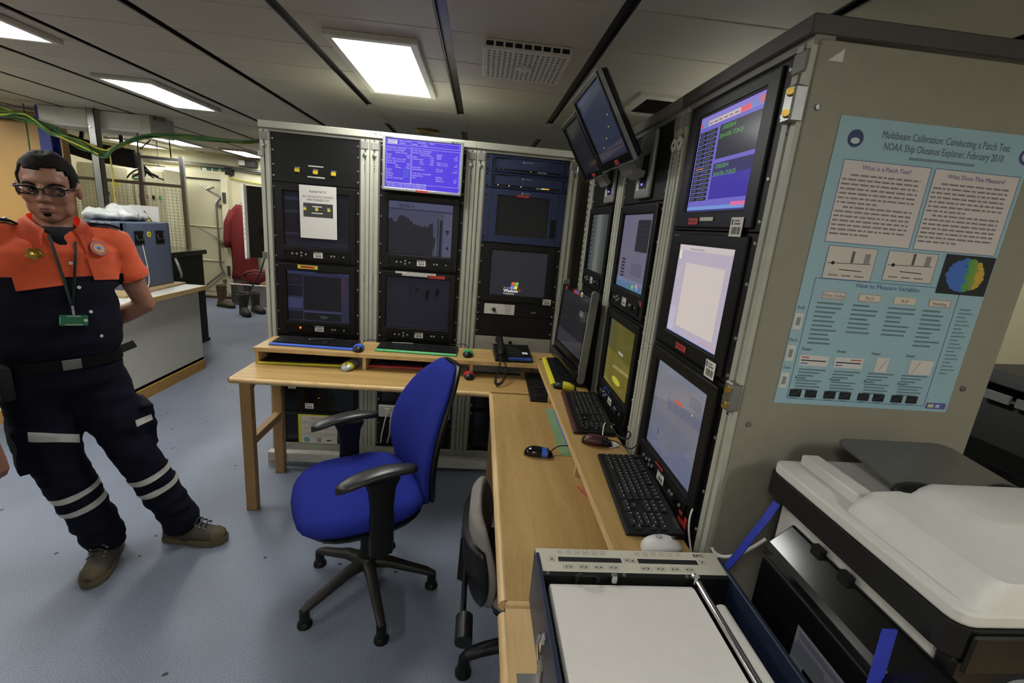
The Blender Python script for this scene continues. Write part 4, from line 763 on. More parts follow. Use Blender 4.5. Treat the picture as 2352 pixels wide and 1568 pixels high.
# ================================================================== desks and shelves
DZ = .744
t = thing('desk', 'long beech desk with rounded edge in front of the back racks', 'desk', (.65, -.35, 0))
MB().box(-.64, 1.14, -.24, .26, DZ-.028, DZ).build('desktop', W['deskA'], t)
def nosing(t, pts_, m): MB().tube(pts_, .0145, 12).build('edge_nosing', m, t, True)
nosing(t, [(-.642, -.242, DZ-.0145), (.649, -.242, DZ-.0145)], W['pale']); nosing(t, [(-.642, -.242, DZ-.0145), (-.642, .26, DZ-.0145)], W['pale'])
for x, y in ((-.575, -.225), (-.585, .155), (.685, -.205), (1.10, .2)): MB().box(x-.027, x+.027, y-.022, y+.022, 0, DZ-.028).bevel(.003, 1).build('leg', W['leg'], t)
MB().box(-.60, -.56, -.205, .135, .36, .405).bevel(.002, 1).build('stretcher', W['leg'], t)
MB().box(-.55, 1.1, .1, .125, DZ-.09, DZ-.028).build('apron', W['leg'], t); MB().prism([(-.2, DZ-.028), (-.1, DZ-.028), (-.2, DZ-.10)], 'X', -.585, -.565).build('gusset', W['leg'], t)
t = thing('desk', 'beech return desk in front of the right hand racks, with the black and blue mouse', 'desk', (1.55, -1.28, 0))
MB().box(-.245, .25, -.675, .674, DZ-.028, DZ-.0005).build('desktop', W['deskB'], t); nosing(t, [(-.246, .674, DZ-.0145), (-.246, -.675, DZ-.0145)], W['pale'])
MB().prism([(-.246, -.660), (-.246, -.675), (-.232, -.688), (.25, -.688), (.25, -.660)], 'Z', DZ-.0275, DZ-.001).bevel(.006, 2).build('end_nosing', W['pale'], t)
for x, y in ((-.205, -.63), (.21, -.63), (.21, .62)): MB().box(x-.027, x+.027, y-.022, y+.022, 0, DZ-.028).bevel(.003, 1).build('leg', W['leg'], t)
MB().box(.19, .225, -.6, .6, .36, .40).build('stretcher', W['leg'], t)
def shelf(label, x0, x1, y0, y1, sup, along, front):
    t = thing('desk_shelf', label, 'shelf', ((x0+x1)/2, (y0+y1)/2, DZ)); a, b = (x1-x0)/2, (y1-y0)/2
    MB().box(-a, a, -b, b, .074, .096).bevel(.0015, 1).build('shelf_board', W[along], t)
    for s in sup: 
        if along == 'deskA': MB().box(s-.009-(x0+x1)/2, s+.009-(x0+x1)/2, -b+.015, b, 0, .074).build('divider', W['pale'], t)
        else: MB().box(-a+.015, a, s-.009-(y0+y1)/2, s+.009-(y0+y1)/2, 0, .074).build('divider', W['pale'], t)
    if along == 'deskA': MB().box(-a, a, -b-.002, -b, .074, .096).build('front_edge', W['pale'], t)
    else: MB().box(-a-.002, -a, -b, b, .074, .096).build('front_edge', W['pale'], t)
    return t
shelf('low beech shelf along the back desk carrying the blue-edged and green-edged keyboards', .02, 1.563, -.37, -.11, (.03, .60, 1.19), 'deskA', 0)
shelf('low beech shelf along the return desk carrying the black keyboards and dark red mouse', 1.567, 1.765, -1.925, -.11, (-.70, -1.38, -1.90), 'deskB', 0)
SZ = DZ+.096
# ---------------------------------------------------------------- keyboards
_km = {}
def keymesh(wu, legend):
    k = (wu, legend)
    if k not in _km:
        w_ = .019*wu-.0032; b = MB(); rings = []
        for z, s in ((0, 1), (.005, .93), (.0068, .80)): rings.append([Vector((sx*(w_/2-(1-s)*.008), sy*(.0158/2-(1-s)*.008)+(.0004 if z else 0), z)) for sx, sy in ((-1, -1), (1, -1), (1, 1), (-1, 1))])
        b.loft(rings)
        if legend: b.bm.faces.new([b.bm.verts.new(Vector((-w_/2+.0042+dx, .001+dy, .0071))) for dx, dy in ((0, 0), (.0032, 0), (.0032, .0036), (0, .0036))])
        bmesh.ops.recalc_face_normals(b.bm, faces=b.bm.faces[:-1] if legend else b.bm.faces)
        me = bpy.data.meshes.new('key'); b.bm.to_mesh(me); b.bm.free(); me.materials.append(M['keyc']); me.materials.append(M['wcab'])
        if legend: me.polygons[len(me.polygons)-1].material_index = 1
        _km[k] = me
    return _km[k]
def key_layout():
    L = []; p = .019
    def row(z, widths, x=0):
        for w_ in widths:
            if w_ > 0: L.append((x+w_*p/2, z, w_))
            x += abs(w_)*p
    for r, ws in enumerate(([1.25, 1, 1, 1, 1, 5.5, 1, 1, 1.25, 1], [1.5]+[1]*0+[1.25]+[1]*9+[1]+[2.25], [1.75]+[1]*11+[2.25], [1.5]+[1]*12+[1.5], [1]*13+[2], [1, -1, 1, 1, 1, 1, -.5, 1, 1, 1, 1, -.5, 1, 1, 1, 1])): row(p*r+(.004 if r == 5 else 0), ws)
    x1 = 15*p+.007
    row(0, [1]*3, x1); L.append((x1+1.5*p, p, 1)); row(3*p, [1]*3, x1); row(4*p, [1]*3, x1); row(5*p+.004, [1]*3, x1)
    x2 = x1+3*p+.007
    row(0, [2, 1], x2); row(p, [1]*3, x2); row(2*p, [1]*3, x2); row(3*p, [1]*3, x2); row(4*p, [1]*4, x2); L.append((x2+3.5*p, p*.5, 1)); L.append((x2+3.5*p, p*2.5, 1))
    return L, x2+4*p
KL, KW = key_layout()
def keyboard(loc, rz, label, edge=None, single=False, sx=1., body='plast', edgew=.014, tilt=.05, extra=None):
    t = thing('keyboard', label, 'keyboard', loc, rz, 'computer keyboards'); w2 = KW/2+.012; d0, d1 = -.022-edgew, .125; 
    sl = lambda y: .011+(y-d0)*tilt
    b = MB().prism([(d0, 0), (d1, 0), (d1, sl(d1)), (d0+.004, sl(d0)), (d0, .005)], 'X', -w2*sx, w2*sx).bevel(.002, 2); b.build('base', M[body], t)
    if edge: MB().prism([(d0-.003, .001), (d0+edgew+.004, .0+.004), (d0+edgew, sl(d0+edgew)+.0025), (d0+.003, sl(d0)+.002), (d0-.003, .007)], 'X', -w2*sx-.001, w2*sx+.001).bevel(.0015, 1).build('front_edge', M[edge], t)
    J = MB()
    for x, y, wu in KL:
        xx = (x-KW/2)*sx; z = sl(y)-.001
        if single: o = link('key', keymesh(wu, True), t, (xx, y, z), (math.atan(tilt), 0, 0))
        else:
            h_ = .019*wu*sx/2-.0014; J.box(xx-h_, xx+h_, y-.0078, y+.0078, z, z+.0062)
    if not single: tag(J.build('keys', M['keyc'], t), kind='stuff')
    else: J.bm.free()
    MB().box(w2*sx-.07, w2*sx-.02, .112, .12, sl(.115)-.0005, sl(.115)+.0006).build('status_strip', M['dgrey'], t)
    if extra: MB().cyl((w2*sx-.05, .116, sl(.116)), (w2*sx-.05, .116, sl(.116)+.0012), .0016, n=8).build('led', emis('led_255_240_90', (255, 240, 90), 2), t)
    return t
keyboard((.305, -.285, SZ), -.03, 'black keyboard with a blue front edge on the low shelf', 'bluep', edgew=.010)
keyboard((.874, -.275, SZ), -.03, 'black keyboard with a green front edge on the low shelf', 'greenp', edgew=.010)
keyboard((.262, -.315, DZ), .05, 'black keyboard with a yellow front edge tucked under the low shelf', 'yellow', edgew=.010)
keyboard((.84, -.265, DZ), .04, 'black keyboard with a red front edge tucked under the low shelf', 'redp', edgew=.010)
keyboard((1.535, -.475, DZ), -PI/2-.02, 'plain thin black keyboard on the desk corner beneath the shelf', None, sx=.97, tilt=.01)
keyboard((1.638, -.48, SZ), -PI/2-.03, 'black keyboard with a broad yellow front edge on the corner shelf', 'yellow', edgew=.020, extra=1)
keyboard((1.645, -1.03, SZ), -PI/2-.06, 'black keyboard with a dark red front edge on the shelf', 'dkred', True, sx=.97, edgew=.014, extra=1)
keyboard((1.655, -1.63, SZ), -PI/2-.07, 'plain black keyboard at the end of the shelf next to the white mouse', None, True, sx=.93, edgew=.004)
t = keyboard((1.638, -.985, DZ+.002), -PI/2, 'black keyboard with a blue front edge on green cloth below the shelf', 'bluep', sx=.78, edgew=.020, tilt=.0)
tag(MB().box(-.035, .04, -.235, .235, 0, .0015).build('non_slip_cloth', mat('green_mesh_cloth', (122, 150, 108), .9, bump=.8, bscale=300), None, loc=(1.592, -1.01, DZ)), 'green non-slip cloth on the return desk under the shelf', 'cloth')
tag(MB().box(-.14, .14, -.06, .06, 0, .010).bevel(.004, 2).build('graphics_pad', M['blackgloss'], None, loc=(1.335, -.235, DZ)), 'flat black pad lying under the shelf below the telephone', 'pad')
t = thing('pen', 'slim grey pen lying on the green-edged keyboard', 'pen', (.78, -.185, SZ+.026), .06); MB().cyl((-.06, 0, 0), (.06, 0, 0), .003, n=8).build('barrel', M['silver'], t); MB().cyl((-.07, 0, 0), (-.06, 0, 0), .001, .003, n=8).build('tip', M['black'], t)
t = thing('pen', 'grey marker pen lying on the blue-edged keyboard', 'pen', (.33, -.215, SZ+.026), .35); MB().cyl((-.06, 0, 0), (.06, 0, 0), .004, n=8).build('barrel', M['dgrey'], t); MB().cyl((-.072, 0, 0), (-.06, 0, 0), .0015, .004, n=8).build('tip', M['silver'], t)
t = thing('pen', 'red pen poking out under the shelf of the return desk', 'pen', (1.60, -1.52, DZ), -1.2); MB().cyl((-.06, 0, .004), (.06, 0, .004), .004, n=8).build('barrel', M['redp'], t); MB().cyl((.06, 0, .004), (.07, 0, .004), .004, .001, n=8).build('tip', M['black'], t)
# ---------------------------------------------------------------- mice
def mouse(loc, rz, label, body, band, cable=None, L=.112, Wd=.062, Hh=.036, bandpos=(-.35, .2)):
    t = thing('computer_mouse', label, 'mouse', loc, rz, 'computer mice')
    def ring(y, grow=0):
        f = math.sqrt(max(0, 1-(y/(L/2+.0005))**2)); hw = (Wd/2)*(f**.7)*(1-.12*math.cos(PI*y/L))+grow; hh = Hh*(f**.8)*(1-.28*(y/L+.1))+grow; hw = max(hw, .002); hh = max(hh, .002)
        return [Vector((hw*math.cos(a)*(1 if math.sin(a) >= 0 else .92), -y, max(0, .4*hh+hh*.6*math.sin(a)) if math.sin(a) < 0 else .4*hh+.6*hh*math.sin(a))) for a in [2*PI*i/16 for i in range(16)]]
    ys = [L/2*math.sin(PI/2*(-1+2*i/14)) for i in range(15)]
    MB().loft([ring(y) for y in ys]).build('body', M[body], t, True, ang=1.2)
    if band:
        b = MB(); yb = [bandpos[0]*L+(bandpos[1]-bandpos[0])*L*i/6 for i in range(7)]
        b.loft([ring(y, .0008) for y in yb]).build('coloured_band', M[band], t, True, ang=1.2)
    MB().cyl((-.003, -L*.28, Hh*.72), (.003, -L*.28, Hh*.72), .007, n=12).build('scroll_wheel', M['dgrey'], t)
    if cable:
        pts = [t.matrix_world.inverted() @ Vector(c) if False else Vector(c) for c in cable]; Mi = (Matrix.Translation(loc) @ Matrix.Rotation(rz, 4, 'Z')).inverted()
        MB().tube([Mi @ p for p in pts], .0022, 6).build('cable', M['blackc'], t, True)
    return t
def bez(p, n=14):
    P = [Vector(q) for q in p]; out = []
    for i in range(n+1):
        s = i/n; Q = P[:]
        while len(Q) > 1: Q = [a.lerp(b, s) for a, b in zip(Q, Q[1:])]
        out.append(Q[0])
    return out
mouse((.556, -.30, SZ), PI+.1, 'black mouse with a blue top on the low shelf beside the blue-edged keyboard', 'plast', 'bluep', bez([(.556, -.255, SZ+.015), (.57, -.2, SZ+.06), (.62, -.16, SZ+.01), (.68, -.12, SZ+.03)]), L=.112, Wd=.066, bandpos=(-.28, .5))
mouse((1.165, -.27, SZ), PI-.05, 'black mouse with a green top on the low shelf beside the green-edged keyboard', 'plast', 'greenp', bez([(1.165, -.22, SZ+.015), (1.16, -.16, SZ+.07), (1.10, -.13, SZ+.01), (1.05, -.115, SZ+.02)]), L=.112, Wd=.066, bandpos=(-.28, .5))
mouse((.52, -.345, DZ), -.25, 'grey mouse with a yellow stripe on the back desk', 'silver', 'yellow', None, L=.125, Wd=.08, Hh=.046, bandpos=(.12, .3))
MB().ell((-.034, -.012, .022), (.010, .013, .010)).build('red_ball', M['redp'], bpy.data.objects['computer_mouse.002'], True)
mouse((1.178, -.375, DZ), PI+.1, 'black mouse with a red top on the back desk', 'plast', 'redp', bez([(1.175, -.33, DZ+.015), (1.17, -.28, DZ+.05), (1.14, -.25, DZ+.01), (1.12, -.2, DZ+.004)]), L=.112, Wd=.066, bandpos=(-.28, .5))
mouse((1.468, -1.248, DZ), 1.45, 'black mouse with a blue stripe on the return desk', 'blackgloss', 'bluep', bez([(1.515, -1.24, DZ+.012), (1.56, -1.21, DZ+.05), (1.6, -1.2, DZ+.01), (1.66, -1.18, DZ+.004)]), bandpos=(.1, .3))
mouse((1.665, -1.325, SZ), 1.35, 'black mouse with a dark red saddle on the shelf', 'blackgloss', 'dkred', bez([(1.715, -1.31, SZ+.012), (1.74, -1.37, SZ+.04), (1.755, -1.42, SZ+.01), (1.79, -1.38, SZ+.03)]), bandpos=(-.5, .12))
mouse((1.648, -.745, SZ), 1.4, 'black mouse with a yellow top at the end of the yellow-edged shelf keyboard', 'plast', 'yellow', bez([(1.72, -.73, SZ+.012), (1.74, -.735, SZ+.03), (1.75, -.70, SZ+.01), (1.757, -.66, SZ+.003)]), bandpos=(-.1, .5))
t = mouse((1.69, -1.885, SZ), 1.7, 'white wireless mouse with a round maker mark at the shelf end', 'white', None, None, L=.105, Wd=.06)
PR().disc(0, 0, .008, (90, 96, 104), 0).disc(0, 0, .0062, (190, 192, 194), 1).text('hp', -.0045, -.003, .0085, (80, 86, 94), 2).mesh('maker_mark', (0, .012, .0375), (1, 0, 0), (0, 1, 0), PM, t)
# loose cables on the shelf
for pts, m, l in ((bez([(1.70, -1.27, SZ+.01), (1.72, -1.20, SZ+.05), (1.75, -1.12, SZ+.0), (1.80, -1.1, SZ-.02)]), 'wcab', 'short white cable hanging behind the shelf by the dark red mouse'), (bez([(1.765, -1.19, SZ-.02), (1.72, -1.3, SZ+.08), (1.74, -1.45, SZ+.0), (1.79, -1.36, SZ+.09), (1.80, -1.25, SZ+.02)]), 'blackc', 'thin black cable loop behind the dark red mouse'), (bez([(1.735, -1.68, SZ+.01), (1.76, -1.72, SZ+.02), (1.78, -1.74, SZ-.02), (1.8, -1.76, SZ-.05)]), 'blackc', 'black keyboard cable dropping behind the shelf end'), (bez([(1.80, -1.80, SZ+.06), (1.775, -1.82, SZ+.02), (1.785, -1.86, SZ-.02), (1.79, -1.89, SZ-.08)]), 'wcab', 'white cable dangling beside the red tape mark'), (bez([(1.56, -.25, DZ+.012), (1.5, -.22, DZ+.06), (1.58, -.3, SZ+.02), (1.66, -.25, SZ+.01)]), 'blackc', 'black cable curling over the corner shelf edge')):
    tag(MB().tube(pts, .0025, 6).build('loose_cable', M[m], None, True), l, 'cable')
tag(MB().box(-.02, .02, -.014, .014, 0, .004).build('paper_tag', M['paper'], None, loc=(1.72, -1.335, SZ+.001), rot=(0, -.1, .4)), 'small white paper tag beside the dark red mouse', 'tag')
# ---------------------------------------------------------------- telephone
t = thing('telephone', 'black desk telephone with handset, coiled cord and a blue name strip', 'telephone', (1.415, -.255, SZ), .06)
MB().prism([(-.10, 0), (.09, 0), (.09, .055), (.07, .06), (-.10, .02)], 'X', -.10, .11).bevel(.004, 2).build('phone_base', M['plast'], t)
def pz(y): return .02+(y+.10)*.04/.17
MB().box(-.026, .105, -.102, -.085, .013, .024).build('name_strip', M['bluep'], t); PR().text('MAIN LAB 252', 0, 0, .013, (20, 26, 60), 1, maxw=.1).mesh('name_lettering', (-.015, -.1025, .015), (1, 0, 0), (0, 0, 1), PM, t)
for r in range(4):
    for c in range(3): MB().box(-.012+.02*c, .002+.02*c, -.07+.026*r, -.055+.026*r, pz(-.06+.026*r)-.002, pz(-.06+.026*r)+.004).build('dial_key', M['dgrey'], t)
MB().box(.06, .09, -.055, .0, pz(-.03), pz(-.03)+.003, Matrix.Identity(4)).build('index_card', M['paper'], t)
MB().tube([(-.066, -.105, .045), (-.066, -.095, .062), (-.066, -.05, .072), (-.066, .04, .085), (-.066, .085, .085), (-.066, .1, .07)], [.020, .024, .019, .019, .024, .020], 12).build('handset', M['plast'], t, True)
cp = bez([(-.066, -.105, .05), (-.07, -.2, -.02), (-.16, -.26, -.13), (-.10, -.30, -.07), (-.03, -.23, -.10), (-.05, -.14, .01)], 170)
cp = [Vector(p) for p in cp]; cp = [Vector((p.x, p.y, max(p.z, -.083 if p.y > -.6 else 0))) for p in cp]
co = [p+Vector((math.cos(i*1.25)*.006, math.sin(i*1.25)*.003, math.sin(i*1.25)*.006)) for i, p in enumerate(cp)]
MB().tube(co, .0028, 5).build('coiled_cord', M['blackc'], t, True)
# ---------------------------------------------------------------- widescreen computer on the corner shelf
t = thing('all_in_one_computer', 'black widescreen computer with silver side edges standing on the corner shelf', 'computer', (1.712, -.47, SZ), -PI/2+.10)
Rt = Matrix.Rotation(-.05, 4, 'X') @ Matrix.Translation((0, -.01, .03))
for nm, mb, m in (('bezel', MB().frame(-.245, .245, .06, .42, -.225, .225, .10, .40, -.018, .008).bevel(.004, 1), 'blackgloss'), ('back_shell', MB().box(-.24, .24, .006, .045, .05, .41).bevel(.012, 2), 'plast'), ('speaker_bar', MB().box(-.245, .245, -.03, .0, .0, .058).bevel(.008, 2), 'blackgloss')):
    o = mb.build(nm, M[m], t, True); o.matrix_local = Rt
for s in (-1, 1): o = MB().prism(rrect(.036, .46, .017, 5, 0, .22), 'X', s*.246-.006, s*.246+.006).build('silver_edge', M['silver'], t); o.matrix_local = Rt
o = PR().rect(0, 0, .45, .30, (30, 30, 33)).rect(.0, .0, .45, .08, (50, 50, 54), 1).rect(.32, .2, .38, .23, (92, 92, 92), 1).mesh('screen', (-.225, -.010, .10), (1, 0, 0), (0, 0, 1), screen_mat(.85, .12), t); o.matrix_local = Rt
p = PR(); p.rect(.0, 0, .03, .016, (176, 52, 48), 1); o = p.mesh('label_sticker', (-.18, -.0185, .4), (1, 0, 0), (0, 0, 1), PM, t); o.matrix_local = Rt; p = PR(); p.rect(.15, 0, .25, .02, (180, 52, 50), 1).rect(.185, .002, .215, .018, (70, 96, 200), 2); p.barcode(.27, 0, .035, .022); o = p.mesh('label_sticker', (-.18, -.0185, .4), (1, 0, 0), (0, 0, 1), PM, t); o.matrix_local = Rt
o = MB().tube([(-.16, .06, -.03), (-.15, .0, .0), (.15, .0, .0), (.16, .06, -.03)], .008, 8).build('stand_bar', M['silver'], t, True); o.location.z = .04
MB().box(-.2, .2, .02, .06, 0, .03).build('stand_foot', M['plast'], t)

# ================================================================== chairs
def se(a, b, z, n=28, e=3., cx=0, cy=0, fn=None):
    out = []
    for i in range(n):
        t_ = 2*PI*i/n; c, s_ = math.cos(t_), math.sin(t_); x = a*math.copysign(abs(c)**(2/e), c); y = b*math.copysign(abs(s_)**(2/e), s_); out.append(Vector((cx+x, cy+y, z+(fn(x, y) if fn else 0))))
    return out
hub = Vector((.79, -1.07, 0)); rz = -1.094
t = thing('office_chair', 'blue fabric swivel chair with black arms and five-star base', 'chair', hub)
Rz = Matrix.Rotation(rz, 4, 'Z'); Ti = Matrix.Translation((-.028, -.045, 0)) @ Rz
saddle = lambda x, y: -.03*max(0, (-y-.10)/.14)**2+.012*(abs(x)/.25)**2+.01*max(0, y/.24)
seat = MB().loft([se(.20, .19, .425), se(.245, .235, .44, fn=saddle), se(.262, .25, .462, fn=saddle), se(.258, .246, .490, fn=saddle), se(.225, .212, .510, fn=saddle), se(.12, .11, .513, fn=saddle), se(.02, .02, .512, fn=saddle)])
o = seat.build('seat_cushion', M['bluefab'], t, True, ang=2); o.matrix_local = Ti
o = MB().loft([se(.17, .16, .40), se(.235, .225, .418), se(.25, .238, .440), se(.24, .23, .445)]).build('seat_shell', M['plast'], t, True, ang=1); o.matrix_local = Ti
# backrest: tall tapered cushion, lumbar curve
def back_ring(v, off, grow):
    z = .435+.565*v; hw = (.11+.125*math.sin(PI*min(1, .17+v*.83))**.9)*(1 if v < .8 else math.sqrt(max(.02, 1-((v-.8)/.2)**2*.55))); hw = hw*(1 if v > .06 else .8)+grow
    y = .255+.10*(v-.25)**2*1.2+.05*v-.03*math.sin(PI*v); th = .028*(math.sin(PI*(.08+.84*v))**.5)+grow*.5; n = 24; o = []
    for i in range(n):
        a = 2*PI*i/n; c, s_ = math.cos(a), math.sin(a); x = hw*math.copysign(abs(c)**(.75), c); yy = th*math.copysign(abs(s_)**.8, s_)
        o.append(Vector((x, y+off+yy-.045*(x/.24)**2*1.0, z)))
    return o
vs_ = [i/14 for i in range(15)]
o = MB().loft([back_ring(v, 0, 0) for v in vs_]).build('back_cushion', M['bluefab'], t, True, ang=2); o.matrix_local = Ti
o = MB().loft([back_ring(v, .022, .004) for v in vs_]).build('back_shell', M['plast'], t, True, ang=2); o.matrix_local = Ti
o = MB().tube([(0, .05, .40), (0, .24, .38), (0, .30, .42), (0, .305, .62)], .02, 10, flat=(.07, .018)).build('back_bracket', M['plast'], t); o.matrix_local = Ti
o = MB().lathe([(.0001, -.05), (.03, -.05), (.034, 0), (.03, .05), (.0001, .05)], (0, .27, .40), 14, 'X').build('tilt_knob', M['plast'], t, True); o.matrix_local = Ti
for s in (-1, 1):
    o = MB().loft([[Vector((s*.262+x, .02+y, z)) for x, y in rrect(a, b, .012, 4)] for z, a, b in ((.36, .035, .085), (.45, .034, .09), (.56, .034, .085), (.63, .03, .10), (.665, .035, .13))]).build('arm_post', M['plast'], t, True); o.matrix_local = Ti
    o = MB().box(min(s*.1, s*.275), max(s*.1, s*.275), -.01, .05, .385, .405).build('arm_bracket', M['plast'], t); o.matrix_local = Ti
    rings = []
    for i in range(15):
        v = i/14; y = -.14+.29*v; w_ = .042*math.sqrt(max(.03, 1-(2*v-1)**4))*(1-.1*v); z = .672+.030*math.sin(PI*(.15+.7*v))-.018*(1-v)**2*1.5; rings.append([Vector((s*.262+w_*c_*1.0, y, z+.014*s_)) for c_, s_ in [(math.copysign(abs(math.cos(a))**.7, math.cos(a)), math.copysign(abs(math.sin(a))**.8, math.sin(a))) for a in [2*PI*k/14 for k in range(14)]]])
    o = MB().loft(rings).build('arm_pad', M['rubber'] if False else mat('arm_pad_black', (34, 34, 33), .35, bump=.1, bscale=400), t, True, ang=2); o.matrix_local = Ti
MB().lathe([(.0001, .10), (.036, .10), (.034, .16), (.030, .17), (.030, .27), (.024, .275), (.024, .40), (.0001, .40)], n=18).build('gas_column', M['plast'], t, True)
MB().lathe([(.0001, .075), (.04, .075), (.052, .09), (.05, .12), (.036, .135), (.0001, .135)], n=18).build('base_hub', M['plast'], t, True)
MB().box(-.09, .09, -.09, .09, .375, .405).bevel(.01, 2).build('mechanism', M['plast'], t); o = MB().tube([(-.06, .0, .39), (-.10, -.03, .36), (-.11, -.04, .31)], .006, 8).build('height_lever', M['black'], t, True)
for p in ((.606, -1.313), (.914, -1.377), (1.076, -1.097), (.847, -.848), (.555, -.979)):
    d = Vector((p[0]-hub.x, p[1]-hub.y, 0)); L_ = d.length; d.normalize(); n_ = Vector((-d.y, d.x, 0)); rings = []
    for s_, z, hw, hh in ((.03, .105, .028, .022), (.10, .108, .024, .02), (L_*.6, .094, .021, .017), (L_*.92, .078, .018, .015), (L_+.012, .066, .013, .012)): c = d*s_+Vector((0, 0, z)); rings.append([c+n_*hw*math.copysign(abs(math.cos(a))**.6, math.cos(a))+Vector((0, 0, hh*math.copysign(abs(math.sin(a))**.6, math.sin(a)))) for a in [2*PI*k/12 for k in range(12)]])
    l = MB().loft(rings).build('base_leg', mat('base_black', (40, 38, 34), .5, bump=.1), t, True, ang=1); MB().lathe([(.0001, 0), (.029, 0), (.028, .012), (.02, .022), (.019, .07), (.0001, .07)], d*L_, 14).build('glide', M['plast'], l, True)
# grey chair pushed under the return desk
hub2 = Vector((1.50, -1.47, 0)); t = thing('office_chair', 'grey fabric swivel chair pushed under the return desk', 'chair', hub2)
MB().lathe([(.0001, .08), (.045, .08), (.05, .12), (.03, .14), (.027, .36), (.0001, .36)], n=16).build('gas_column', M['plast'], t, True)
MB().loft([se(.20, .19, .40), se(.235, .225, .42), se(.24, .23, .45), se(.20, .19, .472), se(.02, .02, .476)]).build('seat_cushion', M['greyfab'], t, True, ang=2)
MB().loft([se(.18, .17, .365), se(.22, .21, .385), se(.23, .22, .41)]).build('seat_shell', M['plast'], t, True, ang=1)
def b2(v, off, grow, y0=.205):
    z = .40+.29*v; hw = y0*math.sin(PI*(.2+.62*v))**.5+grow; x = -.235-.03*v+off; th = .030*math.sin(PI*(.12+.76*v))**.6+grow*.4
    return [Vector((x+th*math.copysign(abs(math.sin(a))**.8, math.sin(a))+.05*((hw*math.cos(a))/.2)**2, hw*math.copysign(abs(math.cos(a))**.7, math.cos(a)), z)) for a in [2*PI*k/24 for k in range(24)]]
MB().loft([b2(i/10, 0, .0) for i in range(11)]).build('back_cushion', M['greyfab'], t, True, ang=2)
MB().loft([b2(.02+.75*i/10, -.022, -.002) for i in range(11)]).build('back_shell', M['plast'], t, True, ang=2)
MB().tube([(-.05, 0, .37), (-.22, 0, .36), (-.30, 0, .40), (-.295, 0, .56)], .02, 10, flat=(.06, .022)).build('back_bracket', M['plast'], t); MB().cyl((-.28, -.22, .43), (-.28, -.30, .42), .026, n=14).build('tilt_knob', M['plast'], t, True)
MB().cyl((-.285, -.22, .44), (-.285, .12, .60), .009, n=8).build('back_rod', M['blackgloss'], t, True)
for k in range(5):
    a = PI+.15+2*PI*k/5; d = Vector((math.cos(a), math.sin(a), 0)); n_ = Vector((-d.y, d.x, 0)); rings = []
    for s_, z, hw in ((.03, .11, .03), (.12, .11, .028), (.2, .10, .026), (.26, .085, .024), (.285, .06, .018)): c = d*s_+Vector((0, 0, z)); rings.append([c+n_*hw*math.cos(q)+Vector((0, 0, hw*.8*math.sin(q))) for q in [2*PI*i/12 for i in range(12)]])
    l = MB().loft(rings).build('base_leg', M['plast'], t, True, ang=1); MB().lathe([(.0001, 0), (.03, 0), (.03, .014), (.022, .03), (.02, .07), (.0001, .07)], d*.27, 14).build('glide', M['plast'], l, True)
# ================================================================== left side: counter, case, cage, far corner
t = thing('counter', 'white laminate island counter with ochre edge and open front shelves', 'counter', (-2.0, .95, 0))
MB().box(-1.2, .61, -.67, .67, .09, .115).build('bottom_board', M['whitep'], t)
MB().box(.585, .61, -.67, .67, .09, .765).build('end_panel', mat('counter_white', (222, 219, 206), .5, var=.03, scale=5), t)
MB().box(-1.2, .585, .645, .67, .115, .765).build('back_panel', M['whitep'], t)
MB().box(-1.2, .65, -.70, .72, .765, .80).build('countertop', M['whitep'], t)
MB().box(.65, .664, -.70, .72, .763, .802).build('edge_strip', W['pale'], t); MB().box(-1.2, .664, -.714, -.70, .763, .802).build('edge_strip', W['pale'], t)
MB().box(-1.2, .585, -.66, .645, .365, .385).build('shelf_board', M['whitep'], t); MB().box(-1.2, .585, -.672, -.66, .355, .39).build('shelf_edge', W['pale'], t); MB().box(-1.2, .61, -.682, -.67, .70, .765).build('top_rail', W['pale'], t)
MB().box(-.5, -.48, -.66, .645, .115, .765).build('divider', M['whitep'], t); MB().box(-1.2, .62, -.685, -.665, 0, .09).build('plinth', W['trim'], t); MB().box(.60, .622, -.685, .67, 0, .09).build('plinth', W['trim'], t)
tag(MB().box(-.22, .22, -.42, .42, 0, .018).bevel(.002, 1).build('wooden_board', W['board'], None, loc=(-1.72, 1.24, .80), rot=(0, 0, .06)), 'old wooden board lying on the white counter under the blue-grey case', 'board')
t = thing('equipment_case', 'blue-grey metal equipment case with two recessed handles on the counter', 'case', (-1.782, 1.33, .818), .0)
MB().box(-.2, .2, -.27, .26, 0, .535).bevel(.008, 2).build('case_body', M['caseblue'], t)
MB().box(-.205, -.0, -.275, -.265, .02, .52).build('open_front', M['black'], t)
for y in (-.12, .13):
    MB().frame(-.052, .052, .36, .47, -.045, .045, .37, .462, -.004, .0).xf(Matrix.Rotation(PI/2, 4, 'Z')).build('handle_frame', M['black'], t).location = (.2, y, 0)
    h = MB().box(.2, .2035, y-.045, y+.045, .37, .462).build('handle_recess', M['blackgloss'], t); MB().tube([(.206, y-.04, .44), (.214, y-.036, .40), (.214, y+.036, .40), (.206, y+.04, .44)], .006, 6).build('grip', M['dgrey'], h, True)
MB().cyl((.2, .0, .44), (.2025, .0, .44), .024, n=18).build('yellow_disc', M['yellow'], t); PR().poly([(-.012, -.004), (.012, -.002), (.006, .006), (-.008, .004)], (30, 30, 20), 0).mesh('disc_symbol', (.203, 0, .44), (0, 1, 0), (0, 0, 1), PM, t)
for y in (-.262, .252): MB().box(.17, .203, y-.008, y+.008, 0, .535).build('corner_strip', mat('case_edge', (66, 74, 92), .45), t)
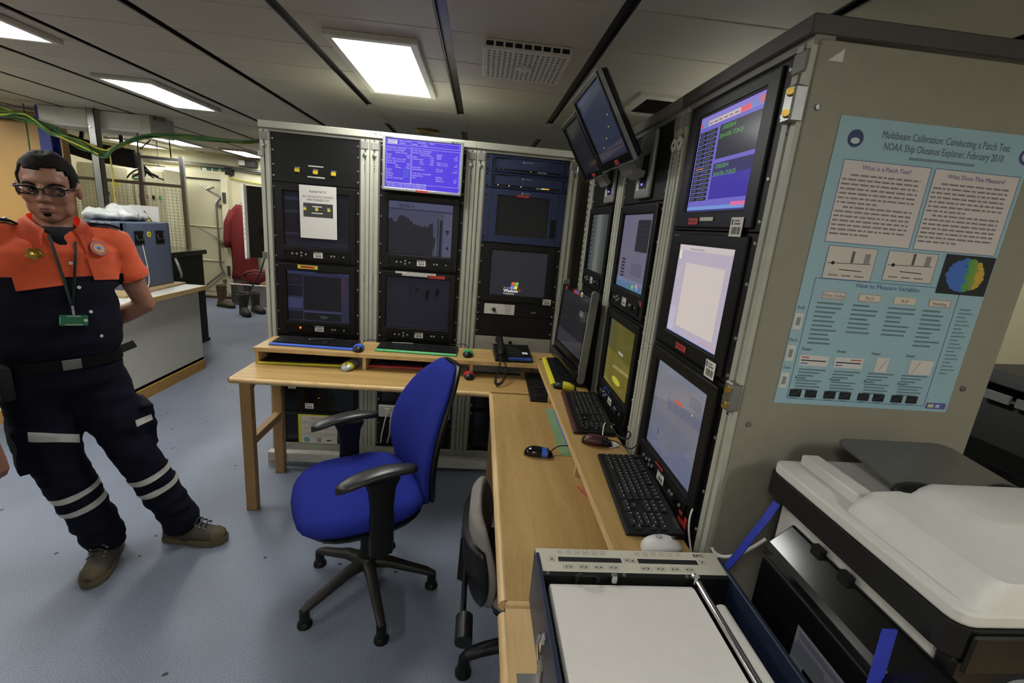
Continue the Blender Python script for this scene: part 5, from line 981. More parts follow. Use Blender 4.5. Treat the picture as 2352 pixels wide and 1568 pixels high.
tag(MB().tube(bez([(-1.60, 1.245, 1.357), (-1.585, 1.24, 1.30), (-1.59, 1.22, 1.26), (-1.57, 1.25, 1.05), (-1.56, 1.28, .9), (-1.56, 1.22, .83)], 20), .004, 6).build('white_cord', M['wcab'], None, True), 'white cord hanging down the side of the blue-grey case', 'cord')
# bubble wrap on the case
t = thing('bubble_wrap', 'crumpled pile of white bubble wrap on top of the blue-grey case', 'packaging', (-1.80, 1.30, 1.353), .2)
for c, r in (((-.06, -.1, .045), (.12, .1, .045)), ((.02, .02, .06), (.12, .10, .065)), ((.06, .15, .045), (.09, .08, .045))):
    b = MB().ell(c, r, 18, 12)
    for v in b.bm.verts: v.co += Vector((noise.noise(v.co*18), noise.noise(v.co*18+Vector((3, 1, 7))), noise.noise(v.co*18+Vector((9, 4, 2)))))*.028; v.co.z = max(0, v.co.z)
    b.build('roll', M['bubble'], t, True, ang=3)
MB().box(-.02, .12, .08, .24, 0, .09, Matrix.Rotation(.3, 4, 'Z')).bevel(.006, 1).build('foam_block', M['paper'], t)
t = thing('warning_board', 'white board with a yellow and black warning triangle behind the bubble wrap', 'sign', (-1.86, 1.72, .80), .25)
MB().box(-.11, .11, 0, .012, 0, .68).build('board', M['paper'], t); p = PR(); p.poly([(-.07, 0), (.07, 0), (0, .12)], (40, 36, 20), 0).poly([(-.055, .008), (.055, .008), (0, .105)], (206, 180, 50), 1).rect(-.006, .03, .006, .075, (30, 30, 20), 2).mesh('triangle', (0, -.001, .52), (1, 0, 0), (0, 0, 1), PM, t)
# black bench behind the counter
t = thing('bench', 'black laboratory bench with overhanging top behind the white counter', 'bench', (-2.25, 2.32, 0))
MB().box(-.4, .40, -.32, .32, .99, 1.04).bevel(.008, 2).build('bench_top', M['blackgloss'], t); MB().box(.33, .37, -.28, .28, 0.02, .99).build('side_panel', M['black'], t); MB().box(-.38, -.34, -.28, .28, 0.02, .99).build('side_panel', M['black'], t); MB().box(-.34, .33, .24, .27, .2, .99).build('back_panel', M['black'], t)
for x in (.35, -.36): MB().box(x-.03, x+.03, -.3, .3, 0, .03).bevel(.006, 1).build('foot', M['black'], t)
tag(MB().tube([(.0, -.05, .0), (.03, -.06, -.06), (.03, -.02, -.16), (.0, .02, -.2)], .012, 8).build('cable_coil', M['wcab'], None, True, loc=(-1.866, 2.15, .98)), 'white cable coil hanging on the side of the black bench', 'cable')
# post, duct, pillar, tan partition
t = thing('strut_post', 'grey steel channel post rising from the floor to the ceiling behind the case', 'post', (-2.32, 1.88, 0)); MB().box(-.032, .032, -.03, -.026, 0, CH).box(-.032, -.028, -.03, .03, 0, CH).box(.028, .032, -.03, .03, 0, CH).build('channel', M['zinc'], t); MB().box(-.06, .06, -.06, .06, 0, .008).build('foot_plate', M['zinc'], t); MB().cyl((-.01, -.03, 2.12), (-.01, -.036, 2.12), .008, n=10).build('bolt', M['chrome'], t)
t = thing('cable_duct', 'white rectangular duct fixed under the ceiling above the counter', 'duct', (-2.40, 2.10, CH)); MB().box(-.42, .45, -.17, .17, -.16, -.004).bevel(.004, 1).build('duct_body', M['white'], t); MB().box(.45, .53, -.171, .171, -.165, -.002).bevel(.003, 1).build('end_cap', M['whitep'], t); MB().box(-.42, .53, -.176, -.17, -.135, -.128).build('cover_lip', M['whitep'], t); MB().box(.53, .60, -.12, -.05, -.03, -.004).build('bracket', M['zinc'], t)
p = onY(110, 290, 2.05); t = thing('blue_pillar', 'dark blue painted steel pillar at the edge of the tan partition', 'pillar', (p.x, 2.05, 0)); MB().box(-.05, .05, -.05, -.035, 0, CH).box(-.05, .05, .035, .05, 0, CH).box(-.008, .008, -.035, .035, 0, CH).build('flange_beam', M['bluepaint'], t)
struct('wall_partition', MB().box(XL, p.x-.06, 2.25, 2.33, 0, CH-.03), M['tan'])
t = thing('cable_tray', 'dark perforated cable tray carrying green cables above the tan partition', 'cable tray', (p.x-.75, 2.19, 2.15)); MB().box(-.9, .65, -.05, .05, 0, .006).box(-.9, .65, -.05, -.046, 0, .05).box(-.9, .65, .046, .05, 0, .05).build('tray', M['dgrey'], t)
for k in range(14): MB().box(-.85+.115*k, -.78+.115*k, -.052, -.049, .018, .034).build('tray_slot', M['black'], t)
# green cable bundle
t = thing('cable_bundle', 'sagging bundle of green network cables hung from the ceiling to the rack', 'cables', onY(240, 350, 1.82)); O_ = Vector(t.location)
way = [(-60, 250), (0, 256), (60, 270), (120, 300), (180, 330), (235, 352), (262, 340), (330, 314), (400, 312), (480, 320), (560, 326), (606, 322)]
r = random.Random(11)
for k in range(16):
    pts = []; n = 12 if k < 10 else 6; dy = r.uniform(-.05, .05)
    for i, (u, v) in enumerate(way[:n] if k % 3 else way): q = onY(u+r.uniform(-4, 4), v+r.uniform(-9, 9)*(1.2 if i < 6 else .5), 1.76+dy+(.25*(i-6)/6 if i > 6 else 0)); pts.append(q-O_)
    sm = []
    for i in range(len(pts)-1):
        a0, a1, a2, a3 = pts[max(0, i-1)], pts[i], pts[i+1], pts[min(len(pts)-1, i+2)]
        for s in range(4): q = s/4; sm.append(.5*((2*a1)+(-a0+a2)*q+(2*a0-5*a1+4*a2-a3)*q*q+(-a0+3*a1-3*a2+a3)*q**3))
    MB().tube(sm, .007 if k < 12 else .005, 6).build('cable', M['green'] if k % 5 else M['ycab'], t, True)
for pts, m, l in (([onY(252, 350, 1.84), onY(262, 420, 1.84), onY(268, 500, 1.84), onY(272, 520, 1.84)], 'ycab', 'yellow cable dropping beside the steel channel post'), ([Vector((onY(58, 272, 2.0).x, 2.0, CH)), onY(58, 272, 2.0), onY(64, 310, 2.0), onY(70, 350, 2.0), onY(72, 380, 2.0)], 'green', 'single green cable hanging in front of the tan partition'), ([onZ(315, 262, CH), onY(315, 325, 1.95), onY(318, 420, 1.95), onY(330, 520, 1.95)], 'blackc', 'thin black cable hanging beside the hanging screens'), ([onZ(388, 295, CH), onY(388, 318, 2.6), onY(390, 340, 2.6), onY(393, 362, 2.6)], 'blackc', 'short black cable end dangling from the far ceiling'), ([onY(345, 322, 2.3), onY(330, 335, 2.3), onY(322, 342, 2.3)], 'blackc', 'short black cable loop below the white duct end')):
    tag(MB().tube(bez(pts, 10), .006, 6).build('hanging_cable', M[m], None, True), l, 'cable')
# hanging screens
for c4, y, l in ((((152, 306), (213, 330), (212, 366), (150, 350)), 2.75, 'black screen hung from the ceiling nearest the tan partition'), (((236, 330), (311, 345), (311, 391), (235, 372)), 2.75, 'black screen hung from the ceiling between the steel post and the far light')):
    P4 = [onY(*q, y) for q in c4]; c = sum(P4, Vector())/4; wd = (P4[1]-P4[0]).length; ht = (P4[3]-P4[0]).length; an = math.atan2(P4[0].z-P4[1].z, P4[1].x-P4[0].x)
    t = thing('hanging_screen', l, 'monitor', c, 0, 'screens hung from the ceiling'); Rm = Matrix.Rotation(an*.75, 4, 'Y') @ Matrix.Rotation(.25, 4, 'X')
    o = MB().box(-wd/2, wd/2, -.02, .03, -ht/2, ht/2).bevel(.006, 1).build('screen_body', M['plast'], t); o.matrix_local = Rm
    o = PR().rect(-wd/2+.02, -ht/2+.025, wd/2-.02, ht/2-.02, (14, 14, 16)).mesh('screen', (0, -.021, 0), (1, 0, 0), (0, 0, 1), screen_mat(.3, .5), t); o.matrix_local = Rm
    MB().tube([(0, .03, .05), (0, .06, .15), (0, .06, CH-c.z)], .02, 8).build('ceiling_arm', M['dgrey'], t, True)
p = onY(395, 335, 2.7); tag(MB().ell((0, 0, 0), (.11, .05, .045), 14, 8).build('wrapped_parcel', M['bubble'], None, True, loc=(p.x-.12, 2.82, CH-.046)), 'small bundle wrapped in clear plastic tied under the ceiling', 'bundle')
# wire mesh cage and electrical cabinets
cy = 3.9; a = onY(418, 380, cy); b_ = onY(440, 560, cy)
t = thing('mesh_cage', 'galvanised cage wall of steel posts and wire mesh panels', 'cage', (-3.3, cy, 0)); xr = a.x+3.3
for x in (xr, xr-.52, xr-1.04): MB().box(x-.025, x+.025, -.02, .02, 0, 2.1).build('post', M['zinc'], t)
for z in (.06, 1.72, 2.05): MB().box(-1.2, xr, -.018, .018, z-.018, z+.018).build('rail', M['zinc'], t)
g = MB()
for k in range(40): z = .1+1.6*k/39; g.box(-1.2, xr, -.0015, .0015, z-.0015, z+.0015)
for k in range(34): x = -1.2+(xr+1.2)*k/33; g.box(x-.0015, x+.0015, -.003, 0, .08, 1.7)
tag(g.build('wire_mesh', M['zinc'], t), kind='stuff')
_ce = onY(380, 420, 4.55).x
for i, (x0, x1, l) in enumerate(((_ce-1.36, _ce-.91, 'cream electrical cabinet with louvres behind the mesh cage'), (_ce-.88, _ce-.48, 'cream electrical cabinet with a yellow tag behind the mesh cage'), (_ce-.44, _ce, 'cream electrical cabinet with a row of coloured switches behind the mesh cage'))):
    t = thing('electrical_cabinet', l, 'cabinet', ((x0+x1)/2, 4.75, 0), 0, 'cream electrical cabinets behind the mesh'); w2_ = (x1-x0)/2
    MB().box(-w2_, w2_, -.2, .2, .05, 1.95).bevel(.006, 1).build('cabinet_body', M['cream'], t); MB().box(-w2_+.02, w2_-.02, -.212, -.2, .9, 1.92).bevel(.003, 1).build('upper_door', mat('cabinet_cream', (196, 190, 158), .5), t); MB().box(-w2_+.02, w2_-.02, -.212, -.2, .08, .88).bevel(.003, 1).build('lower_door', M['cream'], t); MB().box(-w2_, w2_, -.2, .2, 0, .05).build('plinth', M['dgrey'], t)
    for k in range(4 if i == 2 else 2): MB().box(-w2_+.07+.09*k, -w2_+.10+.09*k, -.222, -.21, 1.52, 1.57).build('switch', (M['black'], M['redp'], M['black'], M['greenp'])[k], t)
    if i == 1: MB().box(-.03, .04, -.214, -.211, 1.66, 1.72).build('yellow_tag', M['yellow'], t)
    if i != 1:
        for k in range(7): MB().box(-w2_+.05, -w2_+.17, -.218, -.21, 1.15+.03*k, 1.16+.03*k).build('louvre', M['dgrey'], t)
p = fw(315, 405, 4.53); t = thing('wall_plate', 'small green and white sign on the electrical cabinet', 'sign', (p.x, 4.53, p.z)); MB().box(-.06, .06, -.004, 0, -.035, .035).build('plate', mat('sign_green', (34, 92, 58), .4), t); PR().rect(-.045, .004, .045, .02, (200, 204, 190), 0).rect(-.045, -.022, .02, -.008, (200, 204, 190), 0).mesh('plate_print', (0, -.0045, 0), (1, 0, 0), (0, 0, 1), PM, t)
t = thing('cable_tangle', 'tangle of black cables spilling from a tray near the cage post', 'cables', fw(330, 388, 4.2)); r = random.Random(4)
for k in range(9): MB().tube(bez([(0, 0, .05), (r.uniform(-.1, .1), r.uniform(-.05, .05), 0), (r.uniform(-.2, .2), r.uniform(-.05, .05), r.uniform(-.1, .02)), (r.uniform(-.25, .25), 0, r.uniform(-.14, -.04))], 8), .01, 5).build('cable', M['blackc'], t, True)
MB().box(-.25, .25, -.06, .06, .05, .06).build('tray', M['zinc'], t)
for x in (-.2, .2): MB().cyl((x, 0, .06), (x, 0, CH-t.location.z), .006, n=8).build('hanger_rod', M['zinc'], t)
p = fw(205, 365, 3.7); tag(MB().cyl((-.05, 0, 0), (.2, .02, -.01), .035, n=14).build('paper_roll', M['paper'], None, True, loc=(p.x, 3.9, 2.104)), 'pale paper roll lying on top of the mesh cage rail', 'roll')
# monitor mounted on the rack's left side
yy = .72; p0 = onY(560, 425, yy); p1 = onY(576, 592, yy)
t = thing('side_monitor', 'black screen with a white edge mounted on the outer side of the back rack', 'monitor', ((p0.x+p1.x)/2, yy, p1.z), .72); hh = p0.z-p1.z
MB().box(0, .42, -.01, .03, 0, hh).bevel(.008, 2).build('screen_body', M['blackgloss'], t); MB().prism(rrect(.05, hh+.02, .022, 5, .01, hh/2), 'X', -.018, .0).build('white_edge', M['white'], t); MB().box(-.16, -.02, .604, .63, p1.z+.15, p1.z+.20).box(-.16, -.12, .604, .84, p1.z+.15, p1.z+.20).xf((Matrix.Translation(t.location) @ Matrix.Rotation(.72, 4, 'Z')).inverted()).build('mount_arm', M['dgrey'], t)
for k in range(6): MB().box(-.0185, -.0175, -.0, .008, hh*(.25+.07*k), hh*(.28+.07*k)).build('side_button', M['dgrey'], t)
# red jacket on a hook
p = fw(550, 470, 5.1); z1 = p.z; t = thing('jacket', 'long red jacket hanging on a hook beside the far door', 'jacket', (p.x+.02, 5.06, z1)); b = MB(); rings = []
for i in range(15):
    v = i/14; zz = -1.18*v; hw = .05+.17*min(1, v*3)**.7+.03*math.sin(v*7); d = .05+.03*math.sin(v*3); rings.append([Vector((hw*math.cos(a_)+.02*math.sin(a_*5+v*4)*v+.04*v, d*math.sin(a_)*1.0+.012*math.sin(a_*7+v*6), zz)) for a_ in [2*PI*k/28 for k in range(28)]])
b.loft(rings).build('jacket_body', M['red'], t, True, ang=3)
for s in (-1, 1): MB().tube([(s*.10, -.03, -.10), (s*.17, -.05, -.3), (s*.19, -.06, -.55), (s*.18, -.06, -.68)], [.05, .06, .055, .05], 12).build('sleeve', M['red'], t, True, ang=3)
MB().tube([(0, .05, .02), (0, .0, .03), (0, -.02, .0)], .008, 6).build('hook', M['zinc'], t, True)
# boots
def boot(px, label, rz, m, h=.27, s=1.0, group=None):
    p = onZ(*px, 0); t = thing('boot', label, 'boot', (p.x, p.y, 0), rz, group)
    MB().loft([[Vector((x*s, y*s+o*s, z*s)) for x, y in rrect(a_, b_, min(a_, b_)*.45, 5)] for z, a_, b_, o in ((.03, .09, .11, .0), (.10, .088, .11, .0), (.16, .095, .115, .005), (h, .12, .13, .008), (h+.004, .10, .11, .008), (h-.03, .09, .10, .008))]).build('shaft', m, t, True, ang=1)
    MB().loft([[Vector((a_*s*math.cos(q), (y+0)*s, max(.028, .028+hh_*math.sin(q))*s)) for q in [2*PI*k/16 for k in range(16)]] for y, a_, hh_ in ((.06, .035, .08), (.0, .046, .10), (-.07, .048, .085), (-.13, .05, .06), (-.185, .04, .045), (-.205, .015, .02))]).build('foot', m, t, True, ang=2)
    MB().prism([(x*s, y*s) for x, y in [(.035, .07), (-.035, .07), (-.042, -.02), (-.05, -.13), (-.03, -.20), (.0, -.215), (.03, -.20), (.05, -.13), (.042, -.02)]], 'Z', 0, .03*s).build('sole', M['rubber'], t)
boot((512, 704), 'brown leather boot standing alone by the far door', 1.2, M['boot'], .30, 1.1); boot((560, 722), 'muddy dark boot with its shaft slumped, in front of the white sack', .7, M['bootd'], .26, 1.15, 'pair of muddy dark boots'); boot((588, 716), 'muddy dark boot half hidden behind its twin', .9, M['bootd'], .26, 1.1, 'pair of muddy dark boots')
p = onZ(585, 700, 0); t = thing('metal_toolbox', 'aluminium toolbox on the floor behind the boots', 'toolbox', (p.x, 4.85, 0)); MB().box(-.3, .35, -.18, .18, 0, .30).bevel(.006, 1).build('box_body', M['alu'], t); MB().box(-.305, .355, -.185, .185, .30, .34).bevel(.006, 1).build('lid', M['alu'], t); MB().box(-.1, -.0, -.2, -.18, .24, .33).build('latch', M['dgrey'], t)
t = thing('kit_bag', 'red holdall lying on the aluminium toolbox', 'bag', (p.x+.05, 4.85, .34)); b = MB().ell((0, 0, .11), (.26, .14, .115), 20, 12)
for v in b.bm.verts: v.co += Vector((0, 0, 1))*.03*noise.noise(v.co*9); v.co.z = max(0, v.co.z)
b.build('bag_body', M['red'], t, True, ang=3); MB().tube(bez([(-.2, -.1, .12), (-.05, -.16, .24), (.15, -.12, .2)], 8), .012, 6).build('strap', M['black'], t, True)
tag(MB().box(-.2, .2, -.01, .01, -.05, .05).build('wood_plank', W['board'], None, loc=(p.x+.32, 4.72, .42), rot=(0, -.55, 0)), 'short wooden plank propped against the red holdall', 'plank')
tag(MB().tube([onY(613, 578, 4.5), onY(598, 625, 4.5), onY(574, 668, 4.5), Vector((onY(566, 690, 4.5).x, 4.5, .005))], .011, 8).build('boat_hook', mat('blue_black_pole', (34, 40, 70), .4), None, True), 'thin dark pole leaning beside the red holdall', 'pole')
t = thing('sack', 'white canvas sack with faded print slumped on the floor by the rack', 'sack', onZ(603, 722, 0)+Vector((.22, .08, 0))); b = MB().ell((.06, .1, .17), (.25, .2, .19), 22, 14)
for v in b.bm.verts: v.co += v.co.normalized()*.05*noise.noise(v.co*7); v.co.z = max(0, v.co.z)
b.build('sack_body', M['bag'], t, True, ang=3); b = MB().ell((.02, -.06, .05), (.10, .06, .05), 14, 8)
for v in b.bm.verts: v.co.z = max(0, v.co.z+.02*noise.noise(v.co*20))
b.build('sack_tail', M['bag'], t, True, ang=3)
# ================================================================== foreground right: side table, chart recorder, printer, plotter
t = thing('side_table', 'pale beech side table carrying the chart recorder and the printer', 'table', (1.88, -2.36, 0)); TZ = .741
MB().box(-.575, .58, -.42, .385, TZ-.028, TZ).build('tabletop', W['pale'], t); MB().tube([(-.578, -.42, TZ-.0145), (-.578, .375, TZ-.0145)], .0145, 12).build('edge_nosing', W['pale'], t, True)
for x in (-.53, .53):
    for y in (-.37, .33): MB().box(x-.025, x+.025, y-.025, y+.025, 0, TZ-.028).bevel(.003, 1).build('leg', W['leg'], t)
MB().box(-.5, .5, .31, .33, TZ-.10, TZ-.028).build('apron', W['leg'], t)
t = thing('chart_recorder', 'navy steel chart recorder with a beige key panel and white paper bed', 'recorder', (1.575, -1.955, TZ)); a = .215; hz = .146
MB().box(-a, -a+.010, -.62, .0, .006, hz).bevel(.0015, 1).build('side_plate', M['navysteel'], t); MB().box(a-.010, a, -.62, .0, .006, hz).bevel(.0015, 1).build('side_plate', M['navysteel'], t)
MB().box(-a+.010, a-.010, -.012, .0, .006, hz).build('back_plate', M['navysteel'], t); MB().box(-a+.010, a-.010, -.62, -.012, .006, .02).build('bottom_plate', M['black'], t)
MB().prism([(-.001, hz-.012), (-.001, hz+.001), (-.066, hz-.004), (-.066, hz-.016)], 'X', -a+.001, a-.001).build('key_panel', mat('panel_beige', (196, 192, 176), .5, var=.02), t)
MB().box(-a+.011, a-.011, -.078, -.066, .03, hz-.004).build('front_bar', M['black'], t); MB().box(-a+.011, -.01+a, -.62, -.612, .02, hz-.02).build('front_plate', M['navysteel'], t)
p = PR(); k1 = (80, 80, 78); W2, HH = 2*a-.002, .0652
def key(u, v, s=.011, arrow=None):
    p.border(u-s/2, v-s/2, u+s/2, v+s/2, .0008, (120, 118, 108), 1)
    q = s*.26
    if arrow == 'u': p.poly([(u-q, v-q*.8), (u+q, v-q*.8), (u, v+q)], (24, 24, 30), 1)
    elif arrow == 'd': p.poly([(u-q, v+q*.8), (u, v-q), (u+q, v+q*.8)], (24, 24, 30), 1)
    elif arrow == 'l': p.poly([(u-q, v), (u+q*.8, v-q), (u+q*.8, v+q)], (24, 24, 30), 1)
    elif arrow == 'r': p.poly([(u+q, v), (u-q*.8, v+q), (u-q*.8, v-q)], (24, 24, 30), 1)
    else: p.rect(u-q, v-.0007, u+q, v+.0007, (110, 110, 106), 1)
for x0 in (.055, .232):
    for k in range(6): key(x0+.0195*k, .054)
p.rect(.048, .027, .190, .040, (22, 22, 26), 1); p.rect(.228, .027, .366, .040, (22, 22, 26), 1)
for u, d in ((.034, 'u'), (.203, 'd'), (.216, 'u'), (.378, 'd')): key(u, .034, .012, d)
for x0 in (.062, .234):
    for k in range(4):
        for j, d in enumerate('lr'): key(x0+.033*k+.0115*j, .0125, .011, d)
p.text('EPC', .364, .050, .011, (30, 30, 34), 1, sx=1.4, bold=.02)
sl_ = Vector((0, -.065, -.005)).normalized(); p.mesh('key_legends', (-a+.001, -.0655, hz-.0034), (1, 0, 0), -sl_, PM, t)
bed = []
MB().prism([(-.085, .04), (-.085, .122), (-.092, .134), (-.104, .138), (-.60, .138), (-.60, .04)], 'X', -a+.022, a-.10).bevel(.003, 2).build('paper_bed', M['paper'], t)
MB().cyl((a-.088, -.07, .142), (a-.088, -.60, .138), .0075, n=14).build('chrome_rod', M['chrome'], t, True); MB().cyl((a-.062, -.14, .12), (a-.062, -.60, .12), .016, n=14).build('spare_roll', M['paper'], t, True)
MB().box(a-.04, a-.036, -.61, -.07, .02, .1).build('inner_partition', M['black'], t)
MB().tube([(-.135, -.082, .118), (-.135, -.088, .150), (-.128, -.09, .156), (-.098, -.09, .156), (-.09, -.088, .150), (-.09, -.082, .118)], .0045, 8).build('bail_handle', M['black'], t, True)
for x in (-.055, .125): MB().lathe([(.0001, 0), (.008, 0), (.008, .01), (.006, .016), (.0001, .016)], (x, -.085, .138), 14).build('thumb_screw', M['chrome'], t, True)
for x in (-.195, -.03, .11): MB().lathe([(.0001, 0), (.0045, 0), (.004, .003), (.0001, .003)], (x, -.073, hz-.004), 10).build('screw', M['zinc'], t, True)
MB().box(-a-.006, -a, -.205, -.18, .075, .10).build('latch_plate', M['chrome'], t); MB().tube([(-a-.007, -.19, .11), (-a-.012, -.195, .09), (-a-.008, -.2, .06)], .0035, 6).build('latch_hook', M['chrome'], t, True)
tag(MB().box(-.04, .002, -.035, .0, 0, .003).box(-.001, .002, -.035, .0, 0, .05).build('corner_bracket', M['zinc'], None, loc=(1.358, -2.135, TZ)), 'zinc angle bracket screwed to the side table beside the recorder', 'bracket')
# multifunction printer
t = thing('printer', 'white and black multifunction printer with a blue strap around it', 'printer', (2.09, -2.16, TZ)); 
MB().box(-.185, .22, -.17, .19, .02, .33).bevel(.006, 2).build('lower_body', M['white'], t); MB().box(-.18, .2, -.165, .185, 0, .02).build('foot_frame', M['black'], t)
c_ = MB().prism([(-.245, .02), (-.245, .225), (-.238, .237), (-.195, .278), (-.188, .278), (-.188, .02)], 'Y', -.235, .135).bevel(.008, 2).build('side_cover', M['blackgloss'], t)
MB().box(-.2475, -.2455, -.225, .135, .205, .208).build('cover_edge', M['dgrey'], t)
for y in (-.02, .05): MB().box(-.206, -.192, y-.012, y+.012, .262, .288).build('clip', M['black'], t)
PR().rect(0, 0, .13, .065, (112, 114, 124), 0).rect(.008, .045, .12, .058, (84, 86, 98), 1).rect(.008, .028, .08, .04, (90, 92, 104), 1).rect(.085, .012, .12, .04, (96, 98, 108), 1).rect(.0, -.018, .035, .0, (130, 132, 136), 0).mesh('rating_label', (-.2456, .0, .09), (0, -1, 0), (0, 0, 1), PM, t)
MB().prism(rrect(.44, .435, .03, 5, .0, 0), 'Z', .318, .366).build('scanner_band', M['plast'], t).location = (.0, -.0, 0)
MB().prism(rrect(.43, .425, .025, 5, .0, 0), 'Z', .366, .388).bevel(.004, 2).build('scanner_lid', M['white'], t)
MB().loft([[Vector((x, y, z)) for x, y in rrect(w_, d_, .02, 4, cx, cyy)] for z, w_, d_, cx, cyy in ((.384, .41, .245, .012, -.088), (.405, .40, .24, .014, -.088), (.428, .375, .225, .026, -.086), (.434, .30, .15, .06, -.05), (.452, .27, .12, .07, -.04), (.454, .26, .11, .07, -.04))]).build('document_feeder', M['white'], t, True, ang=.5)
MB().box(-.14, .19, .045, .2, .386, .398).bevel(.004, 1).build('output_tray', M['white'], t); MB().box(-.16, -.12, .04, .2, .386, .41).bevel(.003, 1).build('tray_side', M['white'], t)
o = MB().prism(rrect(.27, .22, .03, 6), 'Z', 0, .007).bevel(.002, 1).build('input_tray', mat('tray_grey', (88, 85, 80), .35), t, True); o.matrix_local = Matrix.Translation((.05, .105, .430)) @ Matrix.Rotation(.10, 4, 'X')
MB().ell((-.055, .03, .425), (.05, .028, .02), 14, 8).build('paper_guide', M['plast'], t, True); MB().ell((.13, .035, .43), (.035, .022, .018), 14, 8).build('paper_guide', M['plast'], t, True)
MB().box(-.20, .215, -.223, -.216, .30, .362).bevel(.003, 1).build('control_panel', M['plast'], t); MB().box(-.185, .21, -.20, -.17, .06, .30).bevel(.006, 1).build('front_cover', M['black'], t)
MB().prism(rrect(.26, .13, .03, 6, .03, .2), 'Y', -.212, -.2).build('front_screen', mat('screen_grey', (150, 150, 150), .3), t)
MB().box(-.19, -.178, .192, .1935, .20, .29).build('port_panel', M['dgrey'], t)
st = MB().tube([(-.252, -.16, .31), (-.256, -.168, .2), (-.256, -.165, .04)], .02, 4, flat=(.024, .0025)).build('strap', M['strap'], t)
MB().tube([(-.205, .18, .30), (-.225, .175, .262), (-.252, .16, .243), (-.258, .19, .16), (-.262, .24, .05)], .02, 4, flat=(.018, .0025)).build('strap', M['strap'], t)
tag(MB().tube(bez([(1.81, -1.90, .86), (1.82, -1.93, .83), (1.86, -1.955, .89), (1.90, -1.955, .93)], 12), .004, 6).build('usb_cable', M['wcab'], None, True), 'pale cable running from the rack to the back of the printer', 'cable')
tag(MB().box(-.05, .05, -.05, .05, 0, .01).build('cable_clip', W['board'], None, loc=(1.83, -2.02, TZ)), 'small scrap of wood between the recorder and the printer', 'scrap')
# plotter against the right hand wall
t = thing('plotter', 'large black plotter standing along the beige right hand wall', 'plotter', (3.2, -2.0, 0))
MB().prism([(-.22, .86), (.2, .86), (.2, 1.22), (-.02, 1.22), (-.16, 1.14), (-.22, 1.0)], 'Y', -.75, .68).bevel(.008, 2).build('plotter_body', M['black'], t); MB().prism([(-.17, 1.19), (.2, 1.21), (.2, 1.25), (-.15, 1.235)], 'Y', -.76, .69).bevel(.004, 1).build('lid', M['plast'], t)
MB().box(-.24, -.19, -.7, .5, .90, .94).build('paper_slot', M['blackgloss'], t); MB().box(-.30, -.22, -.6, .55, .845, .86).bevel(.002, 1).build('paper_strip', M['paper'], t)
for k in range(5): MB().box(-.178, -.168, .52-.10*k, .60-.10*k, 1.135, 1.165, ).build('button_plate', M['silver'], t)
for y in (-.6, .55): MB().box(-.06, .06, y-.03, y+.03, .05, .86).build('leg', M['dgrey'], t); MB().box(-.25, .2, y-.03, y+.03, 0, .05).build('foot', M['dgrey'], t)
tag(MB().box(-.05, .0, -.6, .35, -.02, .03).build('wall_ledge', M['sidedark'], None, loc=(XR, -1.75, 1.56)), 'narrow dark ledge on the beige right hand wall', 'ledge')
# ================================================================== people
from mathutils.bvhtree import BVHTree
def fuse(mb, voxel, it=6, name='fused', fac=.5):
    """union of overlapping closed shapes as one continuous smooth surface"""
    me = mb.mesh(name); o = bpy.data.objects.new(name, me); COL.objects.link(o)
    r = o.modifiers.new('r', 'REMESH'); r.mode = 'VOXEL'; r.voxel_size = voxel
    s = o.modifiers.new('s', 'SMOOTH'); s.iterations = it; s.factor = fac
    dg = bpy.context.evaluated_depsgraph_get(); dg.update(); out = bpy.data.meshes.new_from_object(o.evaluated_get(dg))
    bpy.data.objects.remove(o); bpy.data.meshes.remove(me)
    out.polygons.foreach_set('use_smooth', [True]*len(out.polygons)); out.name = name
    return out
def capsule(mb, pts, n=14):
    """tapered round limb; pts = [(point, radius), ...]"""
    P = [Vector(p) for p, r in pts]; R = [r for p, r in pts]
    d0 = (P[1]-P[0]).normalized(); d1 = (P[-1]-P[-2]).normalized(); pp = []; rr = []
    for k in range(4): a_ = PI/2*(k+.3)/4.3; pp.append(P[0]-d0*R[0]*math.cos(a_)); rr.append(R[0]*math.sin(a_))
    for i in range(len(P)-1):
        for s in range(4): q = s/4; pp.append(P[i].lerp(P[i+1], q)); rr.append(R[i]+(R[i+1]-R[i])*(q*q*(3-2*q)))
    for k in range(5): a_ = PI/2*k/4.3; pp.append(P[-1]+d1*R[-1]*math.sin(min(a_, PI/2*.98))); rr.append(R[-1]*math.cos(min(a_, PI/2*.98)))
    mb.tube(pp, rr, n)
def stack(mb, rings, F, L, n=24, e=2.4):
    """torso-like loft: rings = (centre, half width along L, half depth along F)"""
    out = []
    for c, a_, b_ in rings: out.append([Vector(c)+L*(a_*math.copysign(abs(math.cos(q))**(2/e), math.cos(q)))+F*(b_*math.copysign(abs(math.sin(q))**(2/e), math.sin(q))) for q in [2*PI*k/n for k in range(n)]])
    mb.loft(out)
